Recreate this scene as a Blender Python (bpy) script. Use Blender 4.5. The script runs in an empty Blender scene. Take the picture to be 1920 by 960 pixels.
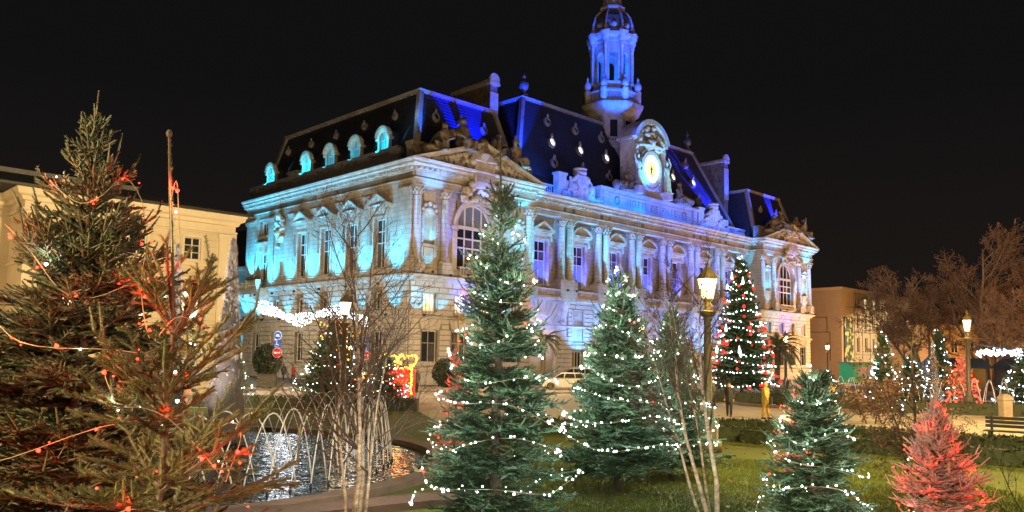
import bpy, bmesh, math, random
import numpy as np
from mathutils import Vector, Matrix
random.seed(7); np.random.seed(7)
R = math.radians
PI = math.pi
sc = bpy.context.scene
COL = sc.collection

# ------------------------------------------------------------ camera, world, exposure
cam = bpy.data.cameras.new('camera'); co = bpy.data.objects.new('camera', cam); COL.objects.link(co)
cam.sensor_width = 36.0; cam.lens = 36.0*1518.9/1920.0
cam.shift_y = 63.4/1920.0
cam.clip_start = .05; cam.clip_end = 3000
_p, _r = R(4.722), R(0.969)
fw = Vector((0, math.cos(_p), math.sin(_p))); r0 = Vector((1, 0, 0)); u0 = Vector((0, -math.sin(_p), math.cos(_p)))
rt = r0*math.cos(_r)+u0*math.sin(_r); upv = -r0*math.sin(_r)+u0*math.cos(_r)
m = Matrix.Identity(4)
for i in range(3):
    m[i][0] = rt[i]; m[i][1] = upv[i]; m[i][2] = -fw[i]
m[2][3] = 2.8
co.matrix_world = m
sc.camera = co
world = bpy.data.worlds.new('World'); sc.world = world; world.use_nodes = True
bg = world.node_tree.nodes['Background']; bg.inputs[0].default_value = (.0058, .0054, .0056, 1); bg.inputs[1].default_value = 1.0
_t = world.node_tree; _tc = _t.nodes.new('ShaderNodeTexCoord'); _sx = _t.nodes.new('ShaderNodeSeparateXYZ'); _cr = _t.nodes.new('ShaderNodeValToRGB')
_cr.color_ramp.elements[0].position = .0; _cr.color_ramp.elements[0].color = (.0135, .0100, .0080, 1); _cr.color_ramp.elements[1].position = .32; _cr.color_ramp.elements[1].color = (.0054, .0053, .0058, 1)
_t.links.new(_tc.outputs['Generated'], _sx.inputs[0]); _t.links.new(_sx.outputs[2], _cr.inputs[0]); _t.links.new(_cr.outputs[0], bg.inputs[0])
sc.view_settings.view_transform = 'Standard'; sc.view_settings.look = 'None'
sc.view_settings.exposure = 0.0; sc.view_settings.gamma = 1.0
cy = sc.cycles
cy.use_denoising = True
try: cy.denoiser = 'OPENIMAGEDENOISE'; cy.denoising_input_passes = 'RGB_ALBEDO_NORMAL'
except Exception: pass
cy.max_bounces = 4; cy.diffuse_bounces = 2; cy.glossy_bounces = 2; cy.transparent_max_bounces = 8; cy.transmission_bounces = 2
cy.sample_clamp_indirect = 2.0; cy.sample_clamp_direct = 12.0
cy.caustics_reflective = False; cy.caustics_refractive = False

def light(name, kind, loc, energy, color, parent=None, to=None, angle=60, blend=.3, size=.1):
    l = bpy.data.lights.new(name, kind); l.energy = energy; l.color = color
    if kind == 'SPOT':
        l.spot_size = R(angle); l.spot_blend = blend
    l.shadow_soft_size = size
    o = bpy.data.objects.new(name, l); COL.objects.link(o); o.location = loc
    if to is not None:
        o.rotation_euler = (Vector(to)-Vector(loc)).to_track_quat('-Z', 'Y').to_euler()
    if parent is not None: o.parent = parent
    return o

WARM = (1.0, .62, .30); SODIUM = (1.0, .55, .18)
CYAN = (.03, .50, 1.0); SKYB = (.07, .34, 1.0); VIO = (.06, .15, 1.0); DEEP = (.02, .03, 1.0)
# added plaza, street and garden wash lights; no such masts are built
light('plaza_wash_fill', 'SPOT', (-38, 22, 9), 17000, (1, .68, .38), to=(0, 85, -12), angle=80, blend=1, size=.5)
light('plaza_wash_fill', 'SPOT', (34, 18, 10), 19000, (1, .66, .40), to=(16, 90, -14), angle=80, blend=1, size=.5)
light('street_wash_fill', 'SPOT', (-8, 30, 9), 25000, (1, .76, .40), to=(-26, 50, 6), angle=90, blend=.7, size=.4)  # added wash for the cream building; no mast stands here
light('lamp_near_left_tree', 'POINT', (-7.5, .2, 4.6), 8000, (1, .68, .36), size=.25)
light('viewer_side_fill', 'POINT', (4.5, -4, 5.2), 3400, (1, .78, .52), size=.25)  # added fill from the camera side for the near trees
light('lawn_fill', 'SPOT', (9, 16, 9), 13000, (1, .80, .25), to=(10, 24, 0), angle=110, blend=.8, size=.3)  # added to brighten the lawn; no mast is built
light('east_wash_fill', 'SPOT', (48, 60, 9), 14000, (1, .58, .26), to=(60, 105, 6), angle=110, blend=.6, size=.4)
light('east_wash_fill', 'SPOT', (30, 52, 10), 30000, (1, .60, .36), to=(52, 90, 16), angle=60, blend=.8, size=.4)  # added wash pair for the plane-tree side of the square

for p_, e_, c_ in (((3.0, 69.9, 6.5), 2900, (1, .76, .5)), ((15.2, 81.8, 6.5), 1900, (1, .8, .62)), ((28.1, 94.3, 6.5), 1900, (1, .8, .62)), ((41, 106.9, 6.5), 1600, (1, .8, .62)), ((53, 118.8, 6.5), 1500, (1, .8, .62)), ((-20.7, 70.9, 6.5), 2000, (1, .78, .5)), ((-30.5, 80.6, 6.5), 3200, (1, .85, .62)), ((-9.5, 62.5, 6.0), 4600, (1, .70, .36))):
    light('street_wash_fill', 'POINT', p_, e_, c_, size=.4)  # added points that wash the hall's lower storeys
light('paving_fill', 'POINT', (16, 36, 6), 7600, (1, .66, .26), size=.3)  # added points that brighten the paving; no lanterns stand here
light('paving_fill', 'POINT', (26, 32, 6), 8500, (1, .66, .26), size=.3)

# ------------------------------------------------------------ materials
def nt(name):
    mt = bpy.data.materials.new(name); mt.use_nodes = True
    t = mt.node_tree; return mt, t, t.nodes['Principled BSDF']
def pm(name, c1, c2=None, rough=.8, scale=3.0, detail=5, bump=0.0, bscale=None, metal=0.0, emit=None, es=1.0, trans=0, coord='Object', spec=None, stretch=None):
    mt, t, b = nt(name); N = t.nodes; L = t.links
    b.inputs['Base Color'].default_value = (*c1, 1); b.inputs['Roughness'].default_value = rough; b.inputs['Metallic'].default_value = metal
    if spec is not None: b.inputs['Specular IOR Level'].default_value = spec
    if trans: b.inputs['Transmission Weight'].default_value = trans
    if c2 or bump:
        tc = N.new('ShaderNodeTexCoord'); mp = N.new('ShaderNodeMapping'); L.new(tc.outputs[coord], mp.inputs[0])
        if stretch: mp.inputs['Scale'].default_value = stretch
    if c2:
        n = N.new('ShaderNodeTexNoise'); n.inputs['Scale'].default_value = scale; n.inputs['Detail'].default_value = detail; n.inputs['Roughness'].default_value = .65
        cr = N.new('ShaderNodeValToRGB'); cr.color_ramp.elements[0].position = .32; cr.color_ramp.elements[1].position = .68
        cr.color_ramp.elements[0].color = (*c2, 1); cr.color_ramp.elements[1].color = (*c1, 1)
        L.new(mp.outputs[0], n.inputs['Vector']); L.new(n.outputs[0], cr.inputs[0]); L.new(cr.outputs[0], b.inputs['Base Color'])
    if bump:
        n2 = N.new('ShaderNodeTexNoise'); n2.inputs['Scale'].default_value = bscale or scale*4; n2.inputs['Detail'].default_value = 6
        bp = N.new('ShaderNodeBump'); bp.inputs['Strength'].default_value = bump; bp.inputs['Distance'].default_value = .05
        L.new(mp.outputs[0], n2.inputs['Vector']); L.new(n2.outputs[0], bp.inputs['Height']); L.new(bp.outputs[0], b.inputs['Normal'])
    if emit:
        b.inputs['Emission Color'].default_value = (*emit, 1); b.inputs['Emission Strength'].default_value = es
    return mt
def emi(name, c, s, sample=True):
    mt = pm(name, tuple(min(.8, x*.6) for x in c), emit=c, es=s, rough=.4)
    if not sample:
        try: mt.cycles.emission_sampling = 'NONE'
        except Exception: pass
    return mt

M = {}
M['stone'] = pm('limestone', (.57, .50, .395), (.27, .22, .155), .85, .55, 9, .5, 9, stretch=(1, 1, .45))
M['stone2'] = pm('limestone_block', (.58, .52, .43), (.44, .38, .30), .85, .9, 6, .4, 10)
M['trim'] = pm('carved_limestone', (.62, .57, .48), (.33, .28, .21), .8, 1.1, 8, .4, 12)
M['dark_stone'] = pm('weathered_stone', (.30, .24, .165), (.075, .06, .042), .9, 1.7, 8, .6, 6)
M['mortar'] = pm('joint', (.20, .165, .12), (.14, .11, .08), .95, 2)
M['joint_wall'] = pm('joint_wall', (.26, .22, .165), (.17, .14, .10), .9, 1.5, 5)
M['slate'] = pm('slate', (.040, .042, .050), (.022, .023, .03), .55, 1.2, 6, .5, 14, stretch=(1, 1, 3))
M['zinc_pale'] = pm('pale_roof_zinc', (.36, .33, .28), (.22, .20, .17), .6, 1.5, 6, .3)
M['zinc'] = pm('weathered_zinc', (.16, .15, .135), (.10, .092, .08), .6, 1.5, 6, .2)
M['frame'] = pm('cream_window_paint', (.62, .57, .48), rough=.5)
M['glass2'] = pm('curtained_window_glass', (.10, .09, .075), (.04, .04, .04), .2, .9, 2)
M['glass'] = pm('dark_window_glass', (.018, .02, .024), (.03, .03, .032), .12, .5, 2)
M['litglass'] = pm('lit_window_glass', (.5, .45, .3), emit=(1, .80, .42), es=1.1, rough=.3)
M['litglass2'] = pm('bright_window_glass', (.5, .45, .3), emit=(1, .95, .72), es=1.8, rough=.3)
M['bluelit'] = pm('curtained_glass', (.20, .21, .24), (.13, .14, .17), .3, 1)
M['iron'] = pm('black_iron', (.02, .02, .018), rough=.5, metal=.3)
M['post'] = pm('lamp_post_paint', (.085, .07, .045), (.055, .045, .03), .5, 6, bump=.2)
M['dark_brass'] = pm('dark_brass', (.20, .14, .05), rough=.4, metal=.5)
M['lampglass'] = emi('lamp_glass', (1, .78, .40), 9)
M['brass'] = pm('lamp_brass', (.42, .28, .09), rough=.35, metal=.6)
M['clock'] = emi('clock_face_glow', (1, .93, .55), 1.15)
M['clock2'] = emi('clock_centre_glow', (1, .75, .18), .9)
M['oculus'] = emi('lit_oculus', (1, .92, .85), 4.0)
M['leaf'] = pm('fir_needles', (.050, .088, .036), (.024, .048, .022), .55, 2.2, 3)
M['leaf2'] = pm('spruce_needles_green', (.075, .092, .036), (.035, .045, .02), .55, 2.5, 3)
M['leaf3'] = pm('young_fir_needles', (.13, .13, .036), (.06, .072, .022), .5, 3.0, 3)
M['flock'] = pm('pink_tinted_flock', (.55, .42, .40), (.38, .28, .27), .9, 4, 3)  # pink cast of the red bulbs is mixed into this flocking colour
M['flock2'] = pm('red_tinted_needles', (.65, .30, .26), (.5, .2, .18), .9, 4, 3)  # red flocking; on the fir left of the centre one it paints red light
M['bark'] = pm('fir_bark', (.11, .085, .05), (.06, .045, .028), .9, 8, 5, .5)
M['birch'] = pm('birch_bark', (.62, .50, .38), (.16, .11, .08), .8, 6, 6, .4, 20, stretch=(1, 1, 2.5))
M['twig'] = pm('dark_twigs', (.085, .05, .035), (.05, .03, .02), .9, 5)
M['plane'] = pm('plane_tree_bark', (.16, .115, .07), (.085, .06, .038), .9, 3)
M['deadleaf'] = pm('brown_leaves', (.12, .055, .03), (.06, .03, .018), .8, .35, 4)
M['hedge'] = pm('hedge_leaves', (.032, .042, .014), (.016, .022, .008), .7, 5, 4)
M['grass'] = pm('lawn_grass', (.085, .115, .004), (.050, .052, .004), .9, .45, 8, .6, 30)
M['blade'] = pm('grass_blades', (.095, .12, .006), (.055, .060, .005), .7, .9, 4)
M['paving'] = pm('pale_paving', (.44, .37, .26), (.34, .28, .19), .75, .35, 7, .3, 5)
M['asphalt'] = pm('asphalt', (.075, .07, .062), (.05, .047, .042), .7, 1, 7, .4, 30)
M['roadpaint'] = pm('road_paint', (.75, .73, .65), (.5, .48, .42), .7, 4)
M['kerb'] = pm('kerb_stone', (.34, .27, .19), (.22, .17, .12), .85, 2, 6, .4)
M['poolwall'] = pm('pool_stone', (.12, .07, .05), (.07, .045, .033), .8, 2.5, 6, .4)
M['cable'] = pm('light_cable', (.34, .28, .16), rough=.5)
M['bulbw'] = emi('white_bulb', (.80, 1.0, .93), 26, False)
M['bulbr'] = emi('red_bulb', (1.0, .028, .012), 12, False)
M['bulby'] = emi('amber_bulb', (1.0, .50, .05), 6, False)
M['bulbb'] = emi('cool_bulb', (.72, .85, 1.0), 16, False)
M['render'] = pm('cream_render', (.56, .47, .32), (.47, .39, .26), .85, .4, 6, .15, 8)
M['cornice_c'] = pm('cream_cornice', (.60, .51, .36), (.50, .42, .29), .85, .6, 6, .15)
M['tarroof'] = pm('dark_slate_roof', (.02, .018, .018), (.012, .011, .012), .8, .6)
M['concrete'] = pm('concrete_panel', (.42, .32, .20), (.34, .25, .15), .85, .25, 6, .1, 6)
M['concrete_r'] = pm('brownish_concrete', (.33, .24, .165), (.26, .185, .125), .85, .25, 6, .1, 6)

# fine ashlar joints on the plain walls
for k_ in ('stone',):
    t = M[k_].node_tree; N = t.nodes; L = t.links; b = N['Principled BSDF']
    tc = N.new('ShaderNodeTexCoord'); sx = N.new('ShaderNodeSeparateXYZ'); ad = N.new('ShaderNodeMath'); cb = N.new('ShaderNodeCombineXYZ'); br = N.new('ShaderNodeTexBrick'); br.name = 'ashlar'
    L.new(tc.outputs['Object'], sx.inputs[0]); L.new(sx.outputs[0], ad.inputs[0]); L.new(sx.outputs[1], ad.inputs[1]); L.new(ad.outputs[0], cb.inputs[0]); L.new(sx.outputs[2], cb.inputs[1]); L.new(cb.outputs[0], br.inputs['Vector'])
    br.inputs['Scale'].default_value = 1.0; br.inputs['Brick Width'].default_value = 1.1; br.inputs['Row Height'].default_value = .46; br.inputs['Mortar Size'].default_value = .018
    br.inputs['Color1'].default_value = (1, 1, 1, 1); br.inputs['Color2'].default_value = (.88, .88, .88, 1); br.inputs['Mortar'].default_value = (.5, .47, .42, 1)
    mx = N.new('ShaderNodeMix'); mx.data_type = 'RGBA'; mx.blend_type = 'MULTIPLY'; mx.inputs[0].default_value = 1
    src = b.inputs['Base Color'].links[0].from_socket; L.new(src, mx.inputs[6]); L.new(br.outputs['Color'], mx.inputs[7]); L.new(mx.outputs[2], b.inputs['Base Color'])

# ------------------------------------------------------------ mesh helpers
def mkobj(name, mesh, mat=None, parent=None, loc=None):
    if mat is not None and not mesh.materials: mesh.materials.append(mat)
    o = bpy.data.objects.new(name, mesh); COL.objects.link(o)
    if parent is not None: o.parent = parent
    if loc is not None: o.location = loc
    return o
def tag(o, label=None, cat=None, group=None, kind=None):
    if label: o['label'] = label
    if cat: o['category'] = cat
    if group: o['group'] = group
    if kind: o['kind'] = kind
    return o
def empty(name, loc=(0, 0, 0), rz=0, label=None, cat=None, group=None):
    o = bpy.data.objects.new(name, None); COL.objects.link(o); o.location = loc; o.rotation_euler = (0, 0, rz); o.empty_display_size = .3
    return tag(o, label, cat, group)
def copy_tree(o, parent=None):
    c = o.copy(); COL.objects.link(c)
    if parent is not None: c.parent = parent
    for ch in list(o.children): copy_tree(ch, c)
    return c
class MB:
    def __init__(s): s.v = []; s.f = []
    def quad(s, a, b, c, d):
        n = len(s.v); s.v += [a, b, c, d]; s.f.append((n, n+1, n+2, n+3)); return s
    def poly(s, pts):
        n = len(s.v); s.v += list(pts); s.f.append(tuple(range(n, n+len(pts)))); return s
    def box(s, x0, x1, y0, y1, z0, z1):
        n = len(s.v)
        s.v += [(x0, y0, z0), (x1, y0, z0), (x1, y1, z0), (x0, y1, z0), (x0, y0, z1), (x1, y0, z1), (x1, y1, z1), (x0, y1, z1)]
        s.f += [(n, n+3, n+2, n+1), (n+4, n+5, n+6, n+7), (n, n+1, n+5, n+4), (n+1, n+2, n+6, n+5), (n+2, n+3, n+7, n+6), (n+3, n, n+4, n+7)]
        return s
    def hexa(s, lo, hi):
        n = len(s.v); k = len(lo); s.v += list(lo)+list(hi)
        s.f += [tuple(range(n+k-1, n-1, -1)), tuple(range(n+k, n+2*k))]
        for i in range(k):
            j = (i+1) % k; s.f.append((n+i, n+j, n+k+j, n+k+i))
        return s
    def fbox(s, F, a0, a1, o0, o1, z0, z1):
        p = F(a0, o0, z0); q = F(a1, o1, z1)
        return s.box(min(p[0], q[0]), max(p[0], q[0]), min(p[1], q[1]), max(p[1], q[1]), z0, z1)
    def fprism(s, F, poly, o0, o1):
        return s.hexa([F(a, o0, z) for a, z in poly], [F(a, o1, z) for a, z in poly])
    def farch(s, F, ac, zc, r0, r1, t0, t1, o0, o1, n=12):
        for i in range(n):
            a = t0+(t1-t0)*i/n; b = t0+(t1-t0)*(i+1)/n
            s.fprism(F, [(ac+r0*math.cos(a), zc+r0*math.sin(a)), (ac+r1*math.cos(a), zc+r1*math.sin(a)), (ac+r1*math.cos(b), zc+r1*math.sin(b)), (ac+r0*math.cos(b), zc+r0*math.sin(b))], o0, o1)
        return s
    def lathe(s, prof, n=16, c=(0, 0, 0), a0=0, sq=1.0):
        b = len(s.v); k = len(prof)
        for i in range(n):
            a = a0+2*PI*i/n
            for r, z in prof: s.v.append((c[0]+r*math.cos(a), c[1]+r*math.sin(a)*sq, c[2]+z))
        for i in range(n):
            j = (i+1) % n
            for t in range(k-1): s.f.append((b+i*k+t, b+j*k+t, b+j*k+t+1, b+i*k+t+1))
        s.f.append(tuple(b+i*k+k-1 for i in range(n))); s.f.append(tuple(b+i*k for i in range(n-1, -1, -1)))
        return s
    def tube(s, pts, rad, n=5):
        pts = [Vector(p) for p in pts]
        if not hasattr(rad, '__len__'): rad = [rad]*len(pts)
        b = len(s.v); k = len(pts)
        ref = Vector((0, 0, 1)) if abs((pts[-1]-pts[0]).normalized().z) < .9 else Vector((1, 0, 0))
        for i, p in enumerate(pts):
            d = (pts[min(i+1, k-1)]-pts[max(i-1, 0)]).normalized()
            e1 = d.cross(ref).normalized(); e2 = d.cross(e1)
            for q in range(n):
                a = 2*PI*q/n; w = p+(e1*math.cos(a)+e2*math.sin(a))*rad[i]; s.v.append((w.x, w.y, w.z))
        for i in range(k-1):
            for q in range(n):
                r = (q+1) % n; s.f.append((b+i*n+q, b+i*n+r, b+(i+1)*n+r, b+(i+1)*n+q))
        s.f.append(tuple(b+q for q in range(n-1, -1, -1))); s.f.append(tuple(b+(k-1)*n+q for q in range(n)))
        return s
    def sphere(s, c, r, nu=8, nv=6, sc3=(1, 1, 1)):
        prof = [(max(.001, r*math.sin(PI*i/nv)), -r*math.cos(PI*i/nv)) for i in range(nv+1)]
        b = len(s.v); s.lathe(prof, nu)
        for i in range(b, len(s.v)):
            x, y, z = s.v[i]; s.v[i] = (c[0]+x*sc3[0], c[1]+y*sc3[1], c[2]+z*sc3[2])
        return s
    def sweep(s, path, prof, closed=False):
        P = [Vector((p[0], p[1])) for p in path]; k = len(P); n = len(prof); b = len(s.v)
        for i in range(k):
            ds = []
            if i > 0 or closed: ds.append((P[i]-P[i-1]).normalized())
            if i < k-1 or closed: ds.append((P[(i+1) % k]-P[i]).normalized())
            ns = [Vector((d.y, -d.x)) for d in ds]
            if len(ns) == 2: q = ns[0]+ns[1]; mt = q/(q.length_squared/2)
            else: mt = ns[0]
            for o, z in prof: s.v.append((P[i].x+mt.x*o, P[i].y+mt.y*o, z))
        for i in range(k if closed else k-1):
            j = (i+1) % k
            for t in range(n):
                t2 = (t+1) % n; s.f.append((b+i*n+t, b+j*n+t, b+j*n+t2, b+i*n+t2))
        if not closed:
            s.f.append(tuple(b+t for t in range(n))); s.f.append(tuple(b+(k-1)*n+t for t in range(n-1, -1, -1)))
        return s
    def mesh(s, name, smooth=False):
        me = bpy.data.meshes.new(name); me.from_pydata([tuple(v) for v in s.v], [], s.f)
        if smooth: me.polygons.foreach_set('use_smooth', [True]*len(me.polygons))
        me.update(); return me
    def obj(s, name, mat, parent=None, smooth=False, loc=None):
        return mkobj(name, s.mesh(name, smooth), mat, parent, loc)
def npmesh(name, V, F, mat, parent=None, smooth=False):
    me = bpy.data.meshes.new(name); nv = len(V); nf = len(F); k = F.shape[1]
    me.vertices.add(nv); me.vertices.foreach_set('co', np.ascontiguousarray(V, dtype=np.float32).ravel())
    me.loops.add(nf*k); me.loops.foreach_set('vertex_index', np.ascontiguousarray(F, dtype=np.int32).ravel())
    me.polygons.add(nf); me.polygons.foreach_set('loop_start', np.arange(0, nf*k, k, dtype=np.int32))
    if smooth: me.polygons.foreach_set('use_smooth', np.ones(nf, dtype=bool))
    me.update(calc_edges=True)
    return mkobj(name, me, mat, parent)

def blobmesh(name, prims, voxel=.05, smooth_it=3, noise=0):
    mb = MB()
    for p in prims:
        if p[0] == 's': mb.sphere(p[1], 1, 10, 8, p[2] if hasattr(p[2], '__len__') else (p[2],)*3)
        elif p[0] == 'c':
            a, b, ra, rb = Vector(p[1]), Vector(p[2]), p[3], p[4]
            mb.tube([a, b], [ra, rb], 8); mb.sphere(a, ra, 8, 6); mb.sphere(b, rb, 8, 6)
        elif p[0] == 'b': mb.box(*p[1])
    o = mb.obj('tmp_sculpt', None)
    r = o.modifiers.new('r', 'REMESH'); r.mode = 'VOXEL'; r.voxel_size = voxel; r.use_smooth_shade = True
    s = o.modifiers.new('s', 'SMOOTH'); s.iterations = smooth_it; s.factor = .5
    if noise:
        tx = bpy.data.textures.new('n', 'CLOUDS'); tx.noise_scale = voxel*4
        d = o.modifiers.new('d', 'DISPLACE'); d.texture = tx; d.strength = noise; d.mid_level = .5
    dg = bpy.context.evaluated_depsgraph_get(); dg.update()
    me = bpy.data.meshes.new_from_object(o.evaluated_get(dg)); me.name = name
    me.polygons.foreach_set('use_smooth', [True]*len(me.polygons))
    old = o.data; bpy.data.objects.remove(o); bpy.data.meshes.remove(old); me.materials.clear()
    return me
# ============================================================ CITY HALL
BX, BY, BROT = -9.626, 75.721, R(90-45.746)  # hall placement and sizes, and most positions below, unprojected offline from image pixels
hall = empty('city_hall', (BX, BY, 0), BROT, 'grand stone city hall with clock, slate roofs and bell tower under blue floodlights', 'city hall')
LB = 81.7; WP = 16.2; DEP = 33.3; CB = 3.0; COLY = 2.05
U0, UB = 20.74, 6.704
FS = lambda a, o, z: (-o, a, z)
FP = lambda a, o, z: (a, -o, z)
FC = lambda a, o, z: (a, CB-o, z)
ST, ST2, TR, FRM = M['stone'], M['stone2'], M['trim'], M['frame']

def part(mb, name, mat, parent=hall, smooth=False): return mb.obj(name, mat, parent, smooth)

def wall(mb, F, a0, a1, z0, z1, ops, th=.4):
    As = sorted(set([a0, a1]+[x for o in ops for x in (o[0], o[1]) if a0 < x < a1]))
    Zs = sorted(set([z0, z1]+[x for o in ops for x in (o[2], o[3]) if z0 < x < z1]))
    for i in range(len(As)-1):
        for j in range(len(Zs)-1):
            ca, cz = (As[i]+As[i+1])/2, (Zs[j]+Zs[j+1])/2
            if any(o[0] < ca < o[1] and o[2] < cz < o[3] for o in ops): continue
            mb.quad(F(As[i], 0, Zs[j]), F(As[i+1], 0, Zs[j]), F(As[i+1], 0, Zs[j+1]), F(As[i], 0, Zs[j+1]))
    for o in ops:
        A, B, Z, Y = max(o[0], a0), min(o[1], a1), max(o[2], z0), min(o[3], z1)
        if A >= B or Z >= Y: continue
        t = th if len(o) < 5 else o[4]
        mb.quad(F(A, 0, Z), F(A, -t, Z), F(A, -t, Y), F(A, 0, Y)); mb.quad(F(B, 0, Z), F(B, -t, Z), F(B, -t, Y), F(B, 0, Y))
        mb.quad(F(A, 0, Z), F(B, 0, Z), F(B, -t, Z), F(A, -t, Z)); mb.quad(F(A, 0, Y), F(B, 0, Y), F(B, -t, Y), F(A, -t, Y))

paneme = MB().box(-.5, .5, -.5, .5, -.5, .5).mesh('pane')
panes = {}
def pane(F, a0, a1, z0, z1, o, mat, parent):
    key = mat
    if key not in panes:
        me = paneme.copy(); me.name = 'pane'; me.materials.append(M[mat]); panes[key] = me
    p = mkobj('pane', panes[key], None, parent)
    c0 = F(a0, o-.012, z0); c1 = F(a1, o+.012, z1)
    p.location = [(c0[i]+c1[i])/2 for i in range(3)]; p.scale = [abs(c1[i]-c0[i]) for i in range(3)]
    return p
def window(F, ac, w, z0, z1, cols=2, rows=(1,), mat='glass', rec=.32, bar=.07, arch=False, case=.13, rowmat=None):
    """casement: frame as the part, each pane a sub-part; rows are relative heights from the bottom"""
    mb = MB(); a0, a1 = ac-w/2, ac+w/2; o = -rec
    mb.fbox(F, a0, a0+case, o-.05, o+.06, z0, z1); mb.fbox(F, a1-case, a1, o-.05, o+.06, z0, z1)
    mb.fbox(F, a0+case, a1-case, o-.05, o+.06, z0, z0+case)
    ztop = z1
    if not arch: mb.fbox(F, a0+case, a1-case, o-.05, o+.06, z1-case, z1)
    A0, A1, Z0, Z1 = a0+case, a1-case, z0+case, z1-case
    cw = (A1-A0)/cols; tot = sum(rows); z = Z0; cells = []
    for i in range(1, cols): mb.fbox(F, A0+cw*i-bar/2, A0+cw*i+bar/2, o-.04, o+.05, Z0, Z1)
    for k, r in enumerate(rows):
        h = (Z1-Z0)*r/tot
        if k: mb.fbox(F, A0, A1, o-.045, o+.045+.02*(k == 1), z-bar/2, z+bar/2)
        for i in range(cols): cells.append((A0+cw*i, A0+cw*(i+1), z, z+h, k))
        z += h
    wn = part(mb, 'window', FRM)
    for a, b, c, d, k in cells:
        mm = (rowmat or {}).get(k, mat); pane(F, a+.01, b-.01, c+.01, d-.01, o-.02, 'glass2' if (mm == 'glass' and random.random() < .28) else mm, wn)
    return wn

def pediment(F, ac, w, z, kind='tri', out=.55, name='window_pediment'):
    mb = MB(); h = w*.27
    mb.fbox(F, ac-w/2, ac+w/2, 0, out, z, z+.16); mb.fbox(F, ac-w/2+.12, ac+w/2-.12, 0, out-.12, z-.18, z)
    mb.fbox(F, ac-w/2+.3, ac+w/2-.3, 0, out-.28, z-.5, z-.18)
    n = int(w/.28)
    for i in range(n): mb.fbox(F, ac-w/2+.2+i*(w-.4)/n, ac-w/2+.2+(i+.5)*(w-.4)/n, out-.13, out-.03, z-.14, z-.002)
    if kind == 'tri':
        for s in (-1, 1):
            pts = [(ac+s*w/2, z+.16), (ac, z+.16+h), (ac, z+.16+h-.26), (ac+s*(w/2-.62), z+.16)]
            if s > 0: pts = pts[::-1]
            mb.fprism(F, pts, .02, out+.03)
        mb.fprism(F, [(ac-w/2+.55, z+.16), (ac+w/2-.55, z+.16), (ac, z+h-.1)], 0, .12)
    else:
        r = w/2/math.sin(R(62)); zc = z+.16-r*math.cos(R(62))
        mb.farch(F, ac, zc, r-.26, r, R(28), R(152), .02, out+.03, 10)
        mb.farch(F, ac, zc, r*.55, r-.26, R(40), R(140), 0, .10, 8)
    p = part(mb, name, TR)
    return p

def baluster_row(F, a0, a1, z0, z1, o, n=None, parent=None, name='balustrade', mat=None, thick=.28):
    mb = MB(); h = z1-z0
    mb.fbox(F, a0, a1, o-thick/2, o+thick/2, z0, z0+.15*h+.02); mb.fbox(F, a0, a1, o-thick/2-.04, o+thick/2+.04, z1-.17*h, z1)
    bl = mb.obj(name, mat or TR, parent or hall)
    n = n or max(3, int((a1-a0)/.26)); q = MB()
    for i in range(n):
        a = a0+(i+.5)*(a1-a0)/n; c = F(a, o, z0+.15*h)
        hh = .68*h
        q.lathe([(.05, 0), (.05, .1*hh), (.085, .3*hh), (.04, .6*hh), (.055, .9*hh), (.055, hh)], 6, c)
    q.obj('balusters', mat or TR, bl)
    return bl

def column(F, a, o, z0=11.7, z1=18.95, r=.44, parent=None, full=True):
    c = F(a, o, 0); mb = MB(); zc = z1-1.05
    mb.box(c[0]-r*1.35, c[0]+r*1.35, c[1]-r*1.35, c[1]+r*1.35, z0, z0+.18)
    mb.lathe([(r*1.3, z0+.18), (r*1.32, z0+.3), (r*1.12, z0+.36), (r*1.15, z0+.48), (r, z0+.56), (r, z0+2.4), (r*.86, zc), (r*.93, zc+.03), (r*.93, zc+.1)], 20, (c[0], c[1], 0))
    col = part(mb, 'column', ST, parent or hall, True)
    k = MB(); k.lathe([(r*.84, zc+.1), (r*.88, zc+.5), (r*1.1, z1-.18)], 12, (c[0], c[1], 0))
    for row, (zz, hh, rr, n) in enumerate([(zc+.12, .36, r*.9, 8), (zc+.38, .40, r*1.0, 8)]):
        for i in range(n):
            t = 2*PI*(i+.5*row)/n; ca, sa = math.cos(t), math.sin(t)
            for q, (dr, dz, wd) in enumerate([(0, 0, .11), (.03, hh*.55, .12), (.13, hh*.85, .09), (.17, hh*.7, .05)]):
                pass
            P = [(rr, zz), (rr+.05, zz+hh*.6), (rr+.17, zz+hh*.95), (rr+.2, zz+hh*.7), (rr+.1, zz+hh*.5)]
            w2 = .10
            lo = [(c[0]+p[0]*ca-w2*sa, c[1]+p[0]*sa+w2*ca, p[1]) for p in P]; hi = [(c[0]+p[0]*ca+w2*sa, c[1]+p[0]*sa-w2*ca, p[1]) for p in P]
            k.hexa(lo, hi)
    for t in (45, 135, 225, 315):
        ca, sa = math.cos(R(t)), math.sin(R(t)); k.sphere((c[0]+r*1.35*ca, c[1]+r*1.35*sa, z1-.3), .13, 6, 5)
    k.box(c[0]-r*1.3, c[0]+r*1.3, c[1]-r*1.3, c[1]+r*1.3, z1-.18, z1-.003)
    k.obj('capital', TR, col)
    return col

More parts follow.
